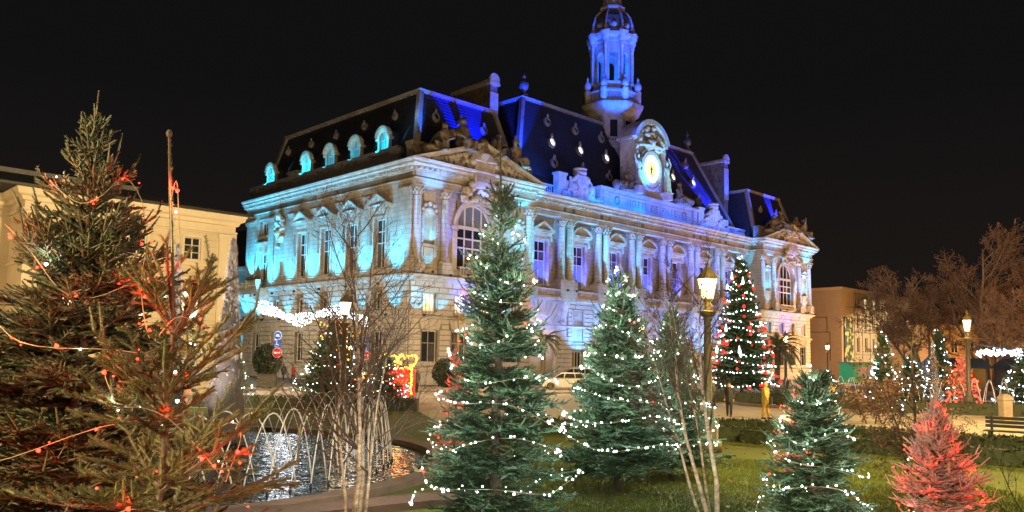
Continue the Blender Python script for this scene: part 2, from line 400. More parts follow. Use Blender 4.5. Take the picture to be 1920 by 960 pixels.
# ---------------------------------------------------------------- openings
SW = [5.04, 10.0, 14.97, 19.94]
side_ops = [(a-.9, a+.9, 11.25, 16.25) for a in SW] + [(28.15, 29.65, 11.4, 14.6), (28.25, 30.05, 16.75, 18.55), (24.1, 24.9, 11.3, 13.4)]
side_low = [(a-.75, a+.75, 1.9, 5.1) for a in SW+[25.3, 29.9]] + [(a-.6, a+.6, 7.2, 8.9) for a in SW+[25.3]] + [(28.2, 30.0, 6.9, 9.1)]
pav_ops = [(5.5, 10.7, 11.2, 18.2), (1.4, 2.75, 13.45, 16.75, .55), (13.45, 14.8, 13.45, 16.75, .55)]
pav_low = [(1.6, 3.5, 2.1, 5.2), (12.7, 14.6, 2.1, 5.2), (5.3, 7.2, 2.1, 5.2), (9.0, 10.9, 2.1, 5.2), (1.65, 3.2, 6.95, 8.75), (13.0, 14.55, 6.95, 8.75), (5.6, 7.15, 6.95, 8.75), (9.05, 10.6, 6.95, 8.75)]
cen_ops = [(U0+i*UB-1.05, U0+i*UB+1.05, 11.1, 16.2) for i in range(7)]
arch_b = (0, 3, 6)
cen_low = [(U0+i*UB-2.55, U0+i*UB+2.55, 0, 7.8, 5.0) for i in arch_b] + [(U0+i*UB-.9, U0+i*UB+.9, 1.6, 3.6) for i in (1, 2, 4, 5)] + [(U0+i*UB-1.0, U0+i*UB+1.0, 4.6, 8.4, .18) for i in (1, 2, 4, 5)]
mb = MB()
wl = MB(); wall(mb, FS, 0, DEP, 9.9, 21.3, side_ops); wall(wl, FS, 0, DEP, 0, 9.9, side_low)
def FPr(x): return lambda a, o, z: (x+a, -o, z)
for x in (0, LB-WP):
    wall(mb, FPr(x), 0, WP, 9.9, 21.3, pav_ops, .5); wall(wl, FPr(x), 0, WP, 0, 9.9, pav_low, .5)
wall(mb, FC, WP, LB-WP, 9.9, 21.3, cen_ops, .4); wall(wl, FC, WP, LB-WP, 0, 9.9, cen_low, .4)
for x in (WP, LB-WP, LB): mb.quad((x, 0, 0), (x, CB if x < LB else DEP, 0), (x, CB if x < LB else DEP, 21.3), (x, 0, 21.3))
mb.quad((0, DEP, 0), (LB, DEP, 0), (LB, DEP, 21.3), (0, DEP, 21.3))
mb.quad((0, .1, 21.28), (LB, 2.9, 21.28), (LB, DEP, 21.28), (0, DEP, 21.28))
part(mb, 'wall', ST); part(wl, 'lower_wall', M['joint_wall'])
# added dark sheets behind the openings so no light crosses the building
mb = MB(); mb.box(.75, LB-.3, .9, DEP-.3, .1, 6.0) if False else None
mb = MB(); mb.quad((.62, .7, 0), (.62, DEP, 0), (.62, DEP, 21), (.62, .7, 21)); mb.quad((.62, .72, 0), (WP, .72, 0), (WP, .72, 21), (.62, .72, 21))
mb.quad((LB-WP, .72, 0), (LB, .72, 0), (LB, .72, 21), (LB-WP, .72, 21)); mb.quad((WP, CB+.62, 9.6), (LB-WP, CB+.62, 9.6), (LB-WP, CB+.62, 21), (WP, CB+.62, 21))
part(mb, 'light_block_sheet', M['mortar'])

# ---------------------------------------------------------------- rusticated blocks of the two lower storeys
blocks = []   # (F, a0,a1,z0,z1, priority)
def courses(F, a0, a1, zb, zt, ch, ln, ops, prio):
    n = round((zt-zb)/ch); ch = (zt-zb)/n
    for r in range(n):
        z0 = zb+r*ch; z1 = z0+ch
        free = [(a0, a1)]
        for o in ops:
            A, B, Z, Y = o[0]-.16, o[1]+.16, o[2], o[3]+(.16 if o[3] < 9 else 0)
            if min(z1, Y)-max(z0, Z) > .25*ch:
                nf = []
                for s, e in free:
                    if B <= s or A >= e: nf.append((s, e))
                    else:
                        if A-s > .12: nf.append((s, A))
                        if e-B > .12: nf.append((B, e))
                free = nf
        for s, e in free:
            k = max(1, round((e-s)/ln)); off = ln*.5 if (r % 2 and k > 1) else 0
            cuts = [s]+[s+off+(e-s)/k*i for i in (range(1, k) if not off else range(0, k)) if s+off+(e-s)/k*i < e-.2]+[e]
            for i in range(len(cuts)-1): blocks.append((F, cuts[i]+.028, cuts[i+1]-.028, z0+.03, z1-.03, prio))
fans = [(a-.75, a+.75, 5.1, 6.3) for a in SW+[25.3, 29.9]]
fans_p = [(o[0]-.25, o[1]+.25, 5.2, 6.3) for o in pav_low[:4]]
courses(FS, .05, DEP-.05, 1.2, 6.3, .51, 1.15, side_low+fans, 1)
courses(FS, .05, DEP-.05, 6.6, 9.9, .55, 1.15, side_low, 1)
courses(FP, .05, WP-.05, 1.2, 6.3, .51, 1.15, pav_low+fans_p, 0)
courses(FP, .05, WP-.05, 6.6, 9.9, .55, 1.15, pav_low, 0)
FPR = FPr(LB-WP)
courses(FPR, .05, WP-.05, 1.2, 6.3, .51, 1.15, pav_low+fans_p, 3)
courses(FPR, .05, WP-.05, 6.6, 9.9, .55, 1.15, pav_low, 3)
archz = [(U0+i*UB-4.6, U0+i*UB+4.6, 0, 9.9) for i in arch_b]
archl = []
for i in arch_b:
    c = U0+i*UB
    for k in range(10):
        z = 1.2+k*.51
        hw = 2.75 if z < 5.1 else 4.7
        archl.append((c-hw, c+hw, z, z+.51))
    archl.append((c-4.7, c+4.7, 6.3, 9.9))
courses(FC, WP+.05, LB-WP-.05, 1.2, 6.3, .51, 1.25, cen_low+archl, 2)
courses(FC, WP+.05, LB-WP-.05, 6.6, 9.6, .5, 1.25, cen_low+archl, 2)
stone_me = MB().hexa([(-.5, .5, -.5), (.5, .5, -.5), (.5, .5, .5), (-.5, .5, .5)], [(-.47, -.5, -.44), (.47, -.5, -.44), (.47, -.5, .44), (-.47, -.5, .44)]).mesh('stone')
stone_side = MB().hexa([(.5, -.5, -.5), (.5, .5, -.5), (.5, .5, .5), (.5, -.5, .5)], [(-.5, -.47, -.44), (-.5, .47, -.44), (-.5, .47, .44), (-.5, -.47, .44)]).mesh('stone')
stone_me.materials.append(ST2); stone_side.materials.append(ST2)
def bscore(b):
    F, a0, a1, z0, z1, pr = b
    return pr*100+(0 if z0 > 1.7 else 30)+{0: a0*2, 1: a0*2-99, 2: a0*4-99, 3: a0}[pr]
blocks.sort(key=bscore)
rest = MB()
for i, (F, a0, a1, z0, z1, pr) in enumerate(blocks):
    pd = .10+.025*random.random()
    if i < 290:
        o = mkobj('stone', stone_side if F is FS else stone_me, None, hall)
        c0 = F(a0, 0, z0); c1 = F(a1, pd, z1)
        o.location = [(c0[k]+c1[k])/2 for k in range(3)]; o.scale = [abs(c1[k]-c0[k]) for k in range(3)]
    else:
        lo = [F(a0, 0, z0), F(a1, 0, z0), F(a1, 0, z1), F(a0, 0, z1)]; e = .03
        rest.hexa(lo, [F(a0+e, pd, z0+e), F(a1-e, pd, z0+e), F(a1-e, pd, z1-e), F(a0+e, pd, z1-e)])
tag(part(rest, 'stonework', ST2), kind='stuff')
# plinth, flat-arch voussoirs
for F_, a_, b_, o_ in [(FS, -.16, DEP, .16), (FP, .003, WP, .16), (FPR, 0, WP, .16)]+[(FC, U0+i*UB-3.6, U0+i*UB+3.6, .14) for i in (1, 2, 4, 5)]: part(MB().fbox(F_, a_, b_, 0, o_, 0, 1.2), 'plinth', ST2)
def flat_arch(F, ac, w, z0, z1, n=5):
    for i in range(n):
        t0 = -1+2*i/n; t1 = -1+2*(i+1)/n; key = (i == n//2)
        k = 1.35
        mb = MB(); g = .02
        mb.fprism(F, [(ac+t0*w/2+g, z0), (ac+t1*w/2-g, z0), (ac+t1*w/2*k-g, z1), (ac+t0*w/2*k+g, z1)], 0, .2 if key else .13)
        part(mb, 'voussoir', ST2)
for a in SW+[25.3, 29.9]: flat_arch(FS, a, 1.8, 5.14, 6.28)
for x in (2.55, 13.65, 6.25, 9.95): flat_arch(FP, x, 2.1, 5.24, 6.28)
def round_arch(ac, rin=2.55, zc=5.2, rout=4.1):
    n = 17
    for i in range(n):
        a = PI*i/n+.012; b = PI*(i+1)/n-.012; key = i == n//2
        def edge(t):
            c, s_ = math.cos(t), math.sin(t); m_ = max(abs(c)/4.5, s_/4.15)
            q = 1/m_; return (ac+c*q, zc+s_*q)
        mb = MB(); p1, p2 = edge(a), edge(b)
        pts = [(ac+(rin+.35)*math.cos(a), zc+(rin+.35)*math.sin(a)), p1]
        ca = math.atan2(4.15, 4.5)
        for cc in (ca, PI-ca):
            if a < cc < b: pts.append((ac+math.copysign(4.5, math.cos(cc)), zc+4.15))
        pts += [p2, (ac+(rin+.35)*math.cos(b), zc+(rin+.35)*math.sin(b))]
        mb.fprism(FC, pts, 0, .24 if key else .14); part(mb, 'voussoir', ST2)
    mb = MB(); mb.farch(FC, ac, zc, rin, rin+.32, 0, PI, -.2, .2, 24)
    for s in (-1, 1): mb.fbox(FC, ac+s*rin, ac+s*(rin+.32), -.2, .2, 0, zc); mb.fbox(FC, ac+s*(rin-.05), ac+s*(rin+.5), 0, .26, zc-.35, zc)
    part(mb, 'archivolt', TR)
    # spandrel fill inside the square opening, vault and back wall of the porch
    mb = MB()
    for k in range(16):
        t0 = PI*k/16; t1 = PI*(k+1)/16
        p0 = (ac+rin*math.cos(t0), zc+rin*math.sin(t0)); p1 = (ac+rin*math.cos(t1), zc+rin*math.sin(t1))
        mb.poly([FC(p0[0], -.02, p0[1]), FC(p1[0], -.02, p1[1]), FC(p1[0], -.02, 7.81), FC(p0[0], -.02, 7.81)])
        mb.poly([FC(p0[0], -.02, p0[1]), FC(p1[0], -.02, p1[1]), FC(p1[0], -4.9, p1[1]), FC(p0[0], -4.9, p0[1])])
    mb.fbox(FC, ac-2.6, ac+2.6, -5.2, -4.9, 0, 7.9)
    part(mb, 'porch', ST)
    for s in (-1, 0, 1):
        window(FC, ac+s*1.45, 1.2, .1, 2.9, 1, (1,), 'litglass', rec=4.82)
        window(FC, ac+s*1.45, 1.2, 3.3, 5.0 , 1, (1,), 'litglass', rec=4.82)
    w = MB(); w.farch(FC, ac, 5.35, 0.001, 2.0, 0, PI, -4.86, -4.82, 12); fan = w.obj('fanlight', M['litglass'], hall)
    w = MB()
    for k in range(1, 8):
        t = PI*k/8; w.tube([FC(ac, -4.78, 5.35), FC(ac+2*math.cos(t), -4.78, 5.35+2*math.sin(t))], .03, 4)
    w.farch(FC, ac, 5.35, 1.95, 2.1, 0, PI, -4.86, -4.76, 12); w.obj('fan_bars', FRM, fan)
for i in arch_b: round_arch(U0+i*UB)
mb = MB()
for i in (1, 2, 4, 5):
    c = U0+i*UB
    mb.fbox(FC, c-1.15, c-1.0, 0, .1, 4.5, 8.5); mb.fbox(FC, c+1.0, c+1.15, 0, .1, 4.5, 8.5); mb.fbox(FC, c-1.0, c+1.0, 0, .1, 4.5, 4.6); mb.fbox(FC, c-1.0, c+1.0, 0, .1, 8.4, 8.5)
part(mb, 'wall_panel_frame', TR)
for i in (1, 2, 4, 5):
    c = U0+i*UB; part(MB().fbox(FC, c-1.0, c+1.0, -.19, -.17, 4.6, 8.4), 'wall_panel', ST); window(FC, c, 1.8, 1.6, 3.6, 3, (1,), rec=.3)

# ---------------------------------------------------------------- string courses, ledge, entablature, cornice
full = [(0, DEP+.3), (0, 0), (WP, 0), (WP, CB), (LB-WP, CB), (LB-WP, 0), (LB, 0), (LB, DEP)]
part(MB().sweep(full, [(-.05, 6.3), (.24, 6.32), (.28, 6.48), (.18, 6.58), (-.05, 6.62)]), 'belt_course', TR)
part(MB().sweep(full, [(-.05, 9.86), (.2, 9.9), (.34, 10.1), (.62, 10.22), (.66, 10.42), (.5, 10.52), (-.05, 10.6)]), 'ledge', TR)
part(MB().sweep(full, [(-.05, 11.05), (.12, 11.07), (.16, 11.15), (-.05, 11.2)]), 'sill_course', TR)
ENT = [(0, DEP+.3), (0, -.001), (0, -.55), (WP, -.55), (WP, COLY-.5), (LB-WP, COLY-.5), (LB-WP, -.55), (LB, -.55), (LB, DEP)]
ent = part(MB().sweep(ENT, [(-1.0, 18.96), (.02, 18.96), (.02, 19.25), (.07, 19.25), (.07, 19.5), (.14, 19.55), (.14, 19.62), (.0, 19.64), (.0, 20.22), (-1.0, 20.22)]), 'entablature', ST)
part(MB().sweep(ENT, [(-1.0, 20.22), (.06, 20.22), (.10, 20.34), (.16, 20.36), (.16, 20.62), (.55, 20.66), (.62, 20.8), (.72, 20.82), (.72, 21.02), (.85, 21.12), (.9, 21.3), (-1.0, 21.32)]), 'cornice', TR)
# soffit between central columns and wall
mb = MB(); mb.box(WP, LB-WP, COLY+.4, CB-.003, 18.97, 21.25); part(mb, 'colonnade_soffit', ST)
mb = MB()
def dentils(path, step, z0, z1, o0, o1):
    for k in range(len(path)-1):
        a, b = Vector(path[k]), Vector(path[k+1]); L_ = (b-a).length
        if L_ < 1: continue
        d = (b-a).normalized(); n = Vector((d.y, -d.x)); c = int(L_/step)
        for i in range(c):
            p = a+d*(L_*(i+.5)/c); q = d*step*.3
            P = [p-q+n*o0, p+q+n*o0, p+q+n*o1, p-q+n*o1]
            mb.hexa([(v.x, v.y, z0) for v in P], [(v.x, v.y, z1) for v in P])
dentils([(x, y) for x, y in ENT if y != -.001], .62, 20.38, 20.62, .15, .56)
tag(part(mb, 'modillions', TR), kind='stuff')
mb = MB(); dentils([(x, y) for x, y in ENT if y != -.001], .24, 20.24, 20.35, .05, .15); tag(part(mb, 'dentil_band', TR), kind='stuff')
# frieze ornaments over central columns
mb = MB()
for i in range(8):
    c = U0+(i-.5)*UB
    for s in (-.78, .78):
        if (i == 0 and s < 0) or (i == 7 and s > 0): continue
        for k in range(7):
            t = 2*PI*k/7; mb.sphere((c+s+.2*math.cos(t), COLY-.55, 19.93+.2*math.sin(t)), .09, 5, 4)
        mb.sphere((c+s, COLY-.58, 19.93), .12, 6, 5)
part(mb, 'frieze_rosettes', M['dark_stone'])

# ---------------------------------------------------------------- pilasters on the side facade
for a0, a1 in ((.02, 1.85), (26.4, 27.8), (31.0, DEP)):
    mb = MB(); mb.fbox(FS, a0, a1, 0, .14, 11.2, 18.3); mb.fbox(FS, a0-.02, a1+.06, 0, .2, 10.6, 11.21)
    mb.fbox(FS, a0-.02, a1+.1, 0, .24, 18.3, 18.5); mb.fbox(FS, a0-.02, a1+.16, 0, .32, 18.5, 18.75); mb.fbox(FS, a0-.02, a1+.06, 0, .2, 18.75, 18.95)
    part(mb, 'pilaster', ST)
for c in (7.5, 12.5, 17.5, 22.4):
    mb = MB(); mb.fbox(FS, c-.85, c+.85, 0, .14, 18.42, 18.56); mb.fbox(FS, c-.8, c+.8, 0, .08, 18.2, 18.42); mb.fbox(FS, c-.9, c+.9, 0, .2, 18.56, 18.7); part(mb, 'pier_cap', TR)
for a in SW:
    window(FS, a, 1.75, 11.25, 16.2, 2, (1.9, .9, .9), rec=.34, bar=.1)
    pediment(FS, a, 4.1, 17.35)
    mb = MB()
    for s in (-1, 1):
        mb.fbox(FS, a+s*.95, a+s*1.2, 0, .1, 11.2, 16.4); mb.fbox(FS, a+s*1.3, a+s*1.6, 0, .34, 16.3, 17.0); mb.fbox(FS, a+s*1.34, a+s*1.56, 0, .14, 13.6, 16.3)
    mb.fbox(FS, a-1.2, a+1.2, 0, .12, 16.25, 16.45); mb.fbox(FS, a-.9, a+.9, 0, .06, 16.5, 16.82)
    part(mb, 'window_surround', TR)
    window(FS, a, 1.2, 7.2, 8.9, 2, (1,), rec=.3); window(FS, a, 1.5, 1.9, 5.1, 2, (1, 1), rec=.3)
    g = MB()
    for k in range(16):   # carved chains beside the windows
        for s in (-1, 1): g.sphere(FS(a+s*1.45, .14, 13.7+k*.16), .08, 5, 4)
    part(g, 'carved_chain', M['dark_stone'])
window(FS, 28.9, 1.5, 11.4, 14.6, 2, (1.8, 1), rec=.34); window(FS, 29.15, 1.8, 16.75, 18.55, 2, (1,), rec=.34, case=.3); window(FS, 24.5, .8, 11.3, 13.4, 1, (1.5, 1), rec=.34)
window(FS, 25.3, 1.5, 1.9, 5.1, 2, (1, 1), 'litglass', rec=.3); window(FS, 29.9, 1.5, 1.9, 5.1, 2, (1, 1), rec=.3); window(FS, 25.3, 1.2, 7.2, 8.9, 2, (1,), rec=.3); window(FS, 29.1, 1.8, 6.9, 9.1, 2, (1,), rec=.3)
mb = MB(); mb.fbox(FS, 27.9, 30.6, 0, .5, 15.75, 15.95); mb.fbox(FS, 28.0, 30.5, 0, .3, 15.5, 15.75); mb.fbox(FS, 28.1, 28.4, 0, .3, 14.8, 15.5); mb.fbox(FS, 29.5, 29.8, 0, .3, 14.8, 15.5)
mb.fbox(FS, 28.0, 30.3, 0, .22, 16.5, 16.75); mb.fbox(FS, 28.0, 30.3, 0, .1, 18.6, 18.8)
part(mb, 'window_hood', TR)
# balcony of the left end
mb = MB(); mb.fbox(FS, 26.9, 33.0, 0, 1.75, 9.95, 10.3); mb.fbox(FS, 27.1, 32.8, 0, 1.55, 9.7, 9.95)
bal = part(mb, 'balcony', M['trim'])
mb = MB()
for a in (27.3, 29.0, 30.9, 32.4):
    pts = [(0, 9.7), (1.4, 9.7), (1.45, 9.3), (.9, 8.9), (.6, 8.1), (.35, 7.3), (.05, 6.8), (0, 6.8)]
    mb.hexa([FS(a-.2, o, z) for o, z in pts], [FS(a+.2, o, z) for o, z in pts])
mb.obj('bracket', TR, bal)
b2 = baluster_row(FS, 27.3, 32.6, 10.3, 11.2, 1.5, 18, bal, 'balcony_parapet')
mb = MB()
for a in (27.15, 30.0, 32.75): mb.fbox(FS, a-.22, a+.22, 1.3, 1.72, 10.31, 11.28)
mb.obj('parapet_post', TR, bal)
# coat of arms
prims = []
rr = random.Random(3)
for k in range(46):
    z = 15.0+4.0*rr.random(); w = .95*math.sin(PI*(z-14.7)/4.6)**.5*(.55 if z > 18.2 else 1)
    prims.append(('s', FS(24.9+rr.uniform(-w, w), .1+.25*rr.random(), z), rr.uniform(.14, .3)))
prims += [('b', (-.3, 0, 24.2, 25.6, 15.6, 17.2)), ('s', FS(24.9, .4, 16.7), .5), ('s', FS(24.9, .35, 18.7), .38)]
mkobj('carved_coat_of_arms', blobmesh('arms', prims, .07, 1, .05), M['trim'], hall)

# ---------------------------------------------------------------- end pavilions of the front
def pavilion(x0, first):
    F = FPr(x0); P = 8.1
    for a in (.55, 3.95, 12.25, 15.65): column(F, a, .12)
    mb = MB()
    for a in (.55, 3.95, 12.25, 15.65): mb.fbox(F, a-.62 if a > 1 else -.003, a+.62 if a < 15 else WP, 0, .8, 10.61, 11.69)
    part(mb, 'column_pedestal', ST)
    for a in (2.07, 14.13):   # niches with their frames
        mb = MB(); mb.fbox(F, a-.85, a-.66, 0, .14, 12.2, 16.3); mb.fbox(F, a+.66, a+.85, 0, .14, 12.2, 16.3); mb.farch(F, a, 16.1, .66, .86, 0, PI, 0, .16, 10)
        mb.fbox(F, a-.8, a+.8, 0, .3, 13.2, 13.42); mb.fbox(F, a-.55, a+.55, 0, .12, 12.3, 13.1); mb.fbox(F, a-.7, a+.7, 0, .1, 17.6, 18.6)
        for s in (-1, 1):
            for k in range(14): mb.sphere(F(a+s*.95, .12, 12.4+k*.3), .13, 5, 4)
            mb.sphere(F(a+s*.55, .2, 17.2), .22, 6, 5); mb.sphere(F(a+s*.8, .15, 16.8), .2, 6, 5)
        mb.sphere(F(a, .2, 17.35), .25, 6, 5)
        part(mb, 'niche_frame', TR)
        mb = MB()   # half-round niche back
        for k in range(8):
            t0 = PI*k/8; t1 = PI*(k+1)/8
            q = lambda t, z: F(a+.67*math.cos(t), -.5*math.sin(t), z)
            mb.quad(q(t0, 13.45), q(t1, 13.45), q(t1, 16.1), q(t0, 16.1))
            for r_ in range(4):
                b0, b1 = PI/2*r_/4, PI/2*(r_+1)/4
                g = lambda t, b: F(a+.67*math.cos(t)*math.cos(b), -.5*math.sin(t)*math.cos(b), 16.1+.67*math.sin(b))
                mb.quad(g(t0, b0), g(t1, b0), g(t1, b1), g(t0, b1))
        part(mb, 'niche', TR, smooth=True)
        mb = MB()
        for k in range(10):
            t0 = PI*k/10; t1 = PI*(k+1)/10
            mb.poly([F(a+.67*math.cos(t0), -.005, 16.1+.67*math.sin(t0)), F(a+.67*math.cos(t1), -.005, 16.1+.67*math.sin(t1)), F(a+.67*math.cos(t1), -.005, 16.78), F(a+.67*math.cos(t0), -.005, 16.78)])
        part(mb, 'niche_spandrel', ST)
    # great arched window
    mb = MB(); r1 = 2.45; zc = 15.6
    mb.farch(F, P, zc, r1, r1+.3, 0, PI, 0, .12, 24); mb.farch(F, P, zc, r1+.3, r1+.62, 0, PI, 0, .28, 24)
    for s in (-1, 1):
        mb.fbox(F, P+s*r1, P+s*(r1+.62), 0, .1, 11.2, 15.3); mb.fbox(F, P+s*(r1-.02), P+s*(r1+.8), 0, .3, 15.2, 15.6); mb.fbox(F, P+s*(r1+.1), P+s*(r1+.6), 0, .2, 14.6, 15.1)
    mb.fprism(F, [(P-.28, zc+r1-.05), (P+.28, zc+r1-.05), (P+.42, zc+r1+1.2), (P-.42, zc+r1+1.2)], 0, .5)
    part(mb, 'archivolt', TR)
    mb = MB()
    for k in range(16):
        t0 = PI*k/16; t1 = PI*(k+1)/16; p0 = (P+r1*math.cos(t0), zc+r1*math.sin(t0)); p1 = (P+r1*math.cos(t1), zc+r1*math.sin(t1))
        mb.poly([F(p0[0], -.01, p0[1]), F(p1[0], -.01, p1[1]), F(p1[0], -.01, 18.25), F(p0[0], -.01, 18.25)])
        mb.poly([F(p0[0], 0, p0[1]), F(p1[0], 0, p1[1]), F(p1[0], -.5, p1[1]), F(p0[0], -.5, p0[1])])
    mb.fbox(F, P-2.6, P-r1, -.49, -.01, 11.2, 15.6); mb.fbox(F, P+r1, P+2.6, -.49, -.01, 11.2, 15.6)
    part(mb, 'arch_spandrel', ST)
    wn = window(F, P, 2*r1, 11.2, 15.7, 4, (2.3, 1, 1), rec=.42, bar=.16, case=.2)
    mb = MB(); mb.farch(F, P, 15.7, 2.2, 2.44, 0, PI, -.46, -.36, 16)
    for s in (-1, 0, 1):
        h = math.sqrt(2.2**2-(s*1.12)**2); mb.fbox(F, P+s*1.12-.09, P+s*1.12+.09, -.46, -.36, 15.72, 15.72+h)
    mb.fbox(F, P-2.4, P+2.4, -.47, -.34, 15.62, 15.84); mb.obj('fan_frame', FRM, wn)
    mb = MB(); mb.poly([F(P+2.3*math.cos(PI*k/16), -.44, 15.7+2.3*math.sin(PI*k/16)) for k in range(17)]); mb.obj('fan_pane', M['bluelit'] if first else M['glass'], wn)
    baluster_row(F, P-2.3, P+2.3, 10.62, 11.6, .3, 12)
    for k, a in enumerate((2.55, 13.65, 6.25, 9.95)):
        window(F, a, 1.9, 2.1, 5.2, 2, (1.6, 1), 'glass', rec=.3)
        g = MB()
        for i in range(9): g.fbox(F, a-.85+i*.21, a-.83+i*.21, -.12, -.08, 2.2, 5.1)
        for z in (2.6, 4.1, 4.9): g.fbox(F, a-.9, a+.9, -.11, -.09, z, z+.03)
        part(g, 'window_grille', M['iron'])
        mb = MB(); mb.fbox(F, a-1.1, a+1.1, 0, .3, 1.85, 2.08); part(mb, 'sill', TR)
    for k, a in enumerate((2.43, 13.78, 6.37, 9.83)):
        window(F, a, 1.55, 6.95, 8.75, 3, (1,), 'litglass' if (first and k != 1) else 'bluelit', rec=.3, bar=.09)
        mb = MB(); mb.fbox(F, a-.95, a+.95, 0, .25, 6.72, 6.94); part(mb, 'sill', TR)
    # pediment
    mb = MB(); hw = 9.0; zb = 21.33; za = 24.35; o1 = 1.45
    for s in (-1, 1):
        for (dz0, dz1, oo) in ((-.0, -.24, o1), (-.24, -.5, o1-.15), (-.5, -.72, o1-.5)):
            pts = [(P+s*(hw+dz0*2.2), zb), (P, za+dz0), (P, za+dz1), (P+s*(hw+dz1*2.6), zb)]
            if s > 0: pts = pts[::-1]
            mb.fprism(F, pts, -.2, oo)
        n = 15
        for k in range(n):
            t = (k+.5)/n; a = P+s*(hw-1.9)*(1-t)
            zz = zb+(za-zb-.72)*t*(1)-.02
            mb.fbox(F, a-.13, a+.13, .55, o1-.25, zz-.2, zz+.02)
    ped = part(mb, 'pediment', TR)
    mb = MB(); mb.fprism(F, [(P-hw+2.2, zb-.1), (P+hw-2.2, zb-.1), (P, za-.8)], -.2, .6); mb.obj('tympanum', TR, ped)
    mb = MB()   # cartouche with shell
    mb.fbox(F, P-1.35, P+1.35, .5, 1.35, 19.6, 22.2); mb.fbox(F, P-1.6, P+1.6, .5, 1.25, 22.0, 22.3)
    for k in range(13):
        t = PI*(k+.5)/13; mb.tube([F(P, 1.3, 22.3), F(P+1.0*math.cos(t), 1.5, 22.3+.8*math.sin(t)), F(P+1.75*math.cos(t), 1.2, 22.3+1.35*math.sin(t))], [.07, .2, .17], 5)
    for s in (-1, 1):
        mb.sphere(F(P+s*1.55, 1.15, 22.15), .4, 8, 6); mb.sphere(F(P+s*1.5, 1.1, 19.9), .38, 8, 6)
    mb.obj('cartouche', TR, ped)
    mb = MB(); mb.fbox(F, P-1.05, P+1.05, 1.34, 1.38, 20.2, 21.7); mb.obj('plaque', M['stone'], ped)
    prims = []; rr = random.Random(11+int(x0))
    for k in range(90):
        s = rr.choice((-1, 1)); d = rr.uniform(1.2, 6.2); z = zb+rr.uniform(0, max(.1, (za-zb-.9)*(1-d/7.2)))
        prims.append(('s', F(P+s*d, .75+.2*rr.random(), z+.1), rr.uniform(.16, .32)))
    for k in range(70):
        d = rr.uniform(-2.6, 2.6); z = 18.4+rr.uniform(0, 1.4)-abs(d)*.15
        prims.append(('s', F(P+d, .65+.4*rr.random(), z), rr.uniform(.16, .34)))
    mkobj('carved_ornament', blobmesh('ornament', prims, .085, 1, .06), M['trim'], ped)
    # parapet blocks behind the pediment
    mb = MB(); mb.fbox(F, -.05, 2.6, -1.0, -.05, 21.32, 23.1); mb.fbox(F, -.12, 2.7, -1.1, .05, 22.95, 23.25); mb.fbox(F, 13.6, WP+.05, -1.0, -.05, 21.32, 23.1); mb.fbox(F, 13.5, WP+.12, -1.1, .05, 22.95, 23.25)
    part(mb, 'parapet_block', M['dark_stone'])
pavilion(0, True); pavilion(LB-WP, False)

# ---------------------------------------------------------------- central front: columns, windows, balcony
def FCC(a, o, z): return (a, COLY-o, z)
for i in range(8):
    c = U0+(i-.5)*UB
    for s in (-.78, .78):
        if (i == 0 and s < 0) or (i == 7 and s > 0): continue
        column(FCC, c+s, 0)
    mb = MB(); A0 = c-1.45 if i else c+.15; A1 = c+1.45 if i < 7 else c-.15
    mb.fbox(FCC, A0, A1, -.94, .65, 9.3, 11.69); part(mb, 'column_pedestal', ST)
    mb = MB(); mb.fbox(FC, c-.5, c+.5, 0, 1.3, 8.7, 9.29); mb.hexa([FC(c-.4, o, z) for o, z in ((0, 8.7), (1.2, 8.7), (.9, 7.7), (.5, 7.0), (0, 6.6))], [FC(c+.4, o, z) for o, z in ((0, 8.7), (1.2, 8.7), (.9, 7.7), (.5, 7.0), (0, 6.6))])
    mb.sphere(FC(c, .6, 6.9), .35, 8, 6); part(mb, 'bracket', TR)
for i in range(7):
    c = U0+i*UB
    window(FC, c, 2.1, 11.1, 16.2, 2, (2.2, .9, .9), rec=.34, bar=.11, rowmat={0: 'bluelit'})
    pediment(FC, c, 3.7, 17.25, 'tri' if i in (0, 6) else 'seg', .7)
    mb = MB()
    for s in (-1, 1): mb.fbox(FC, c+s*1.06, c+s*1.4, 0, .14, 10.9, 16.5); mb.fbox(FC, c+s*1.35, c+s*1.7, 0, .4, 16.1, 16.8)
    mb.fbox(FC, c-1.4, c+1.4, 0, .16, 16.22, 16.5); mb.fbox(FC, c-1.0, c+1.0, 0, .08, 16.55, 16.8)
    part(mb, 'window_surround', TR)
    mb = MB(); mb.fbox(FC, c-2.0, c+2.0, .0, 1.6, 9.35, 9.6); part(mb, 'balcony', TR)
    baluster_row(FC, c-1.9, c+1.9, 9.6, 10.62, 1.35, 14)
for x in (WP+.4, LB-WP-.4):
    mb = MB(); mb.fbox(FC, x-.5, x+.5, 0, .5, 11.2, 18.94); part(mb, 'pilaster', ST)

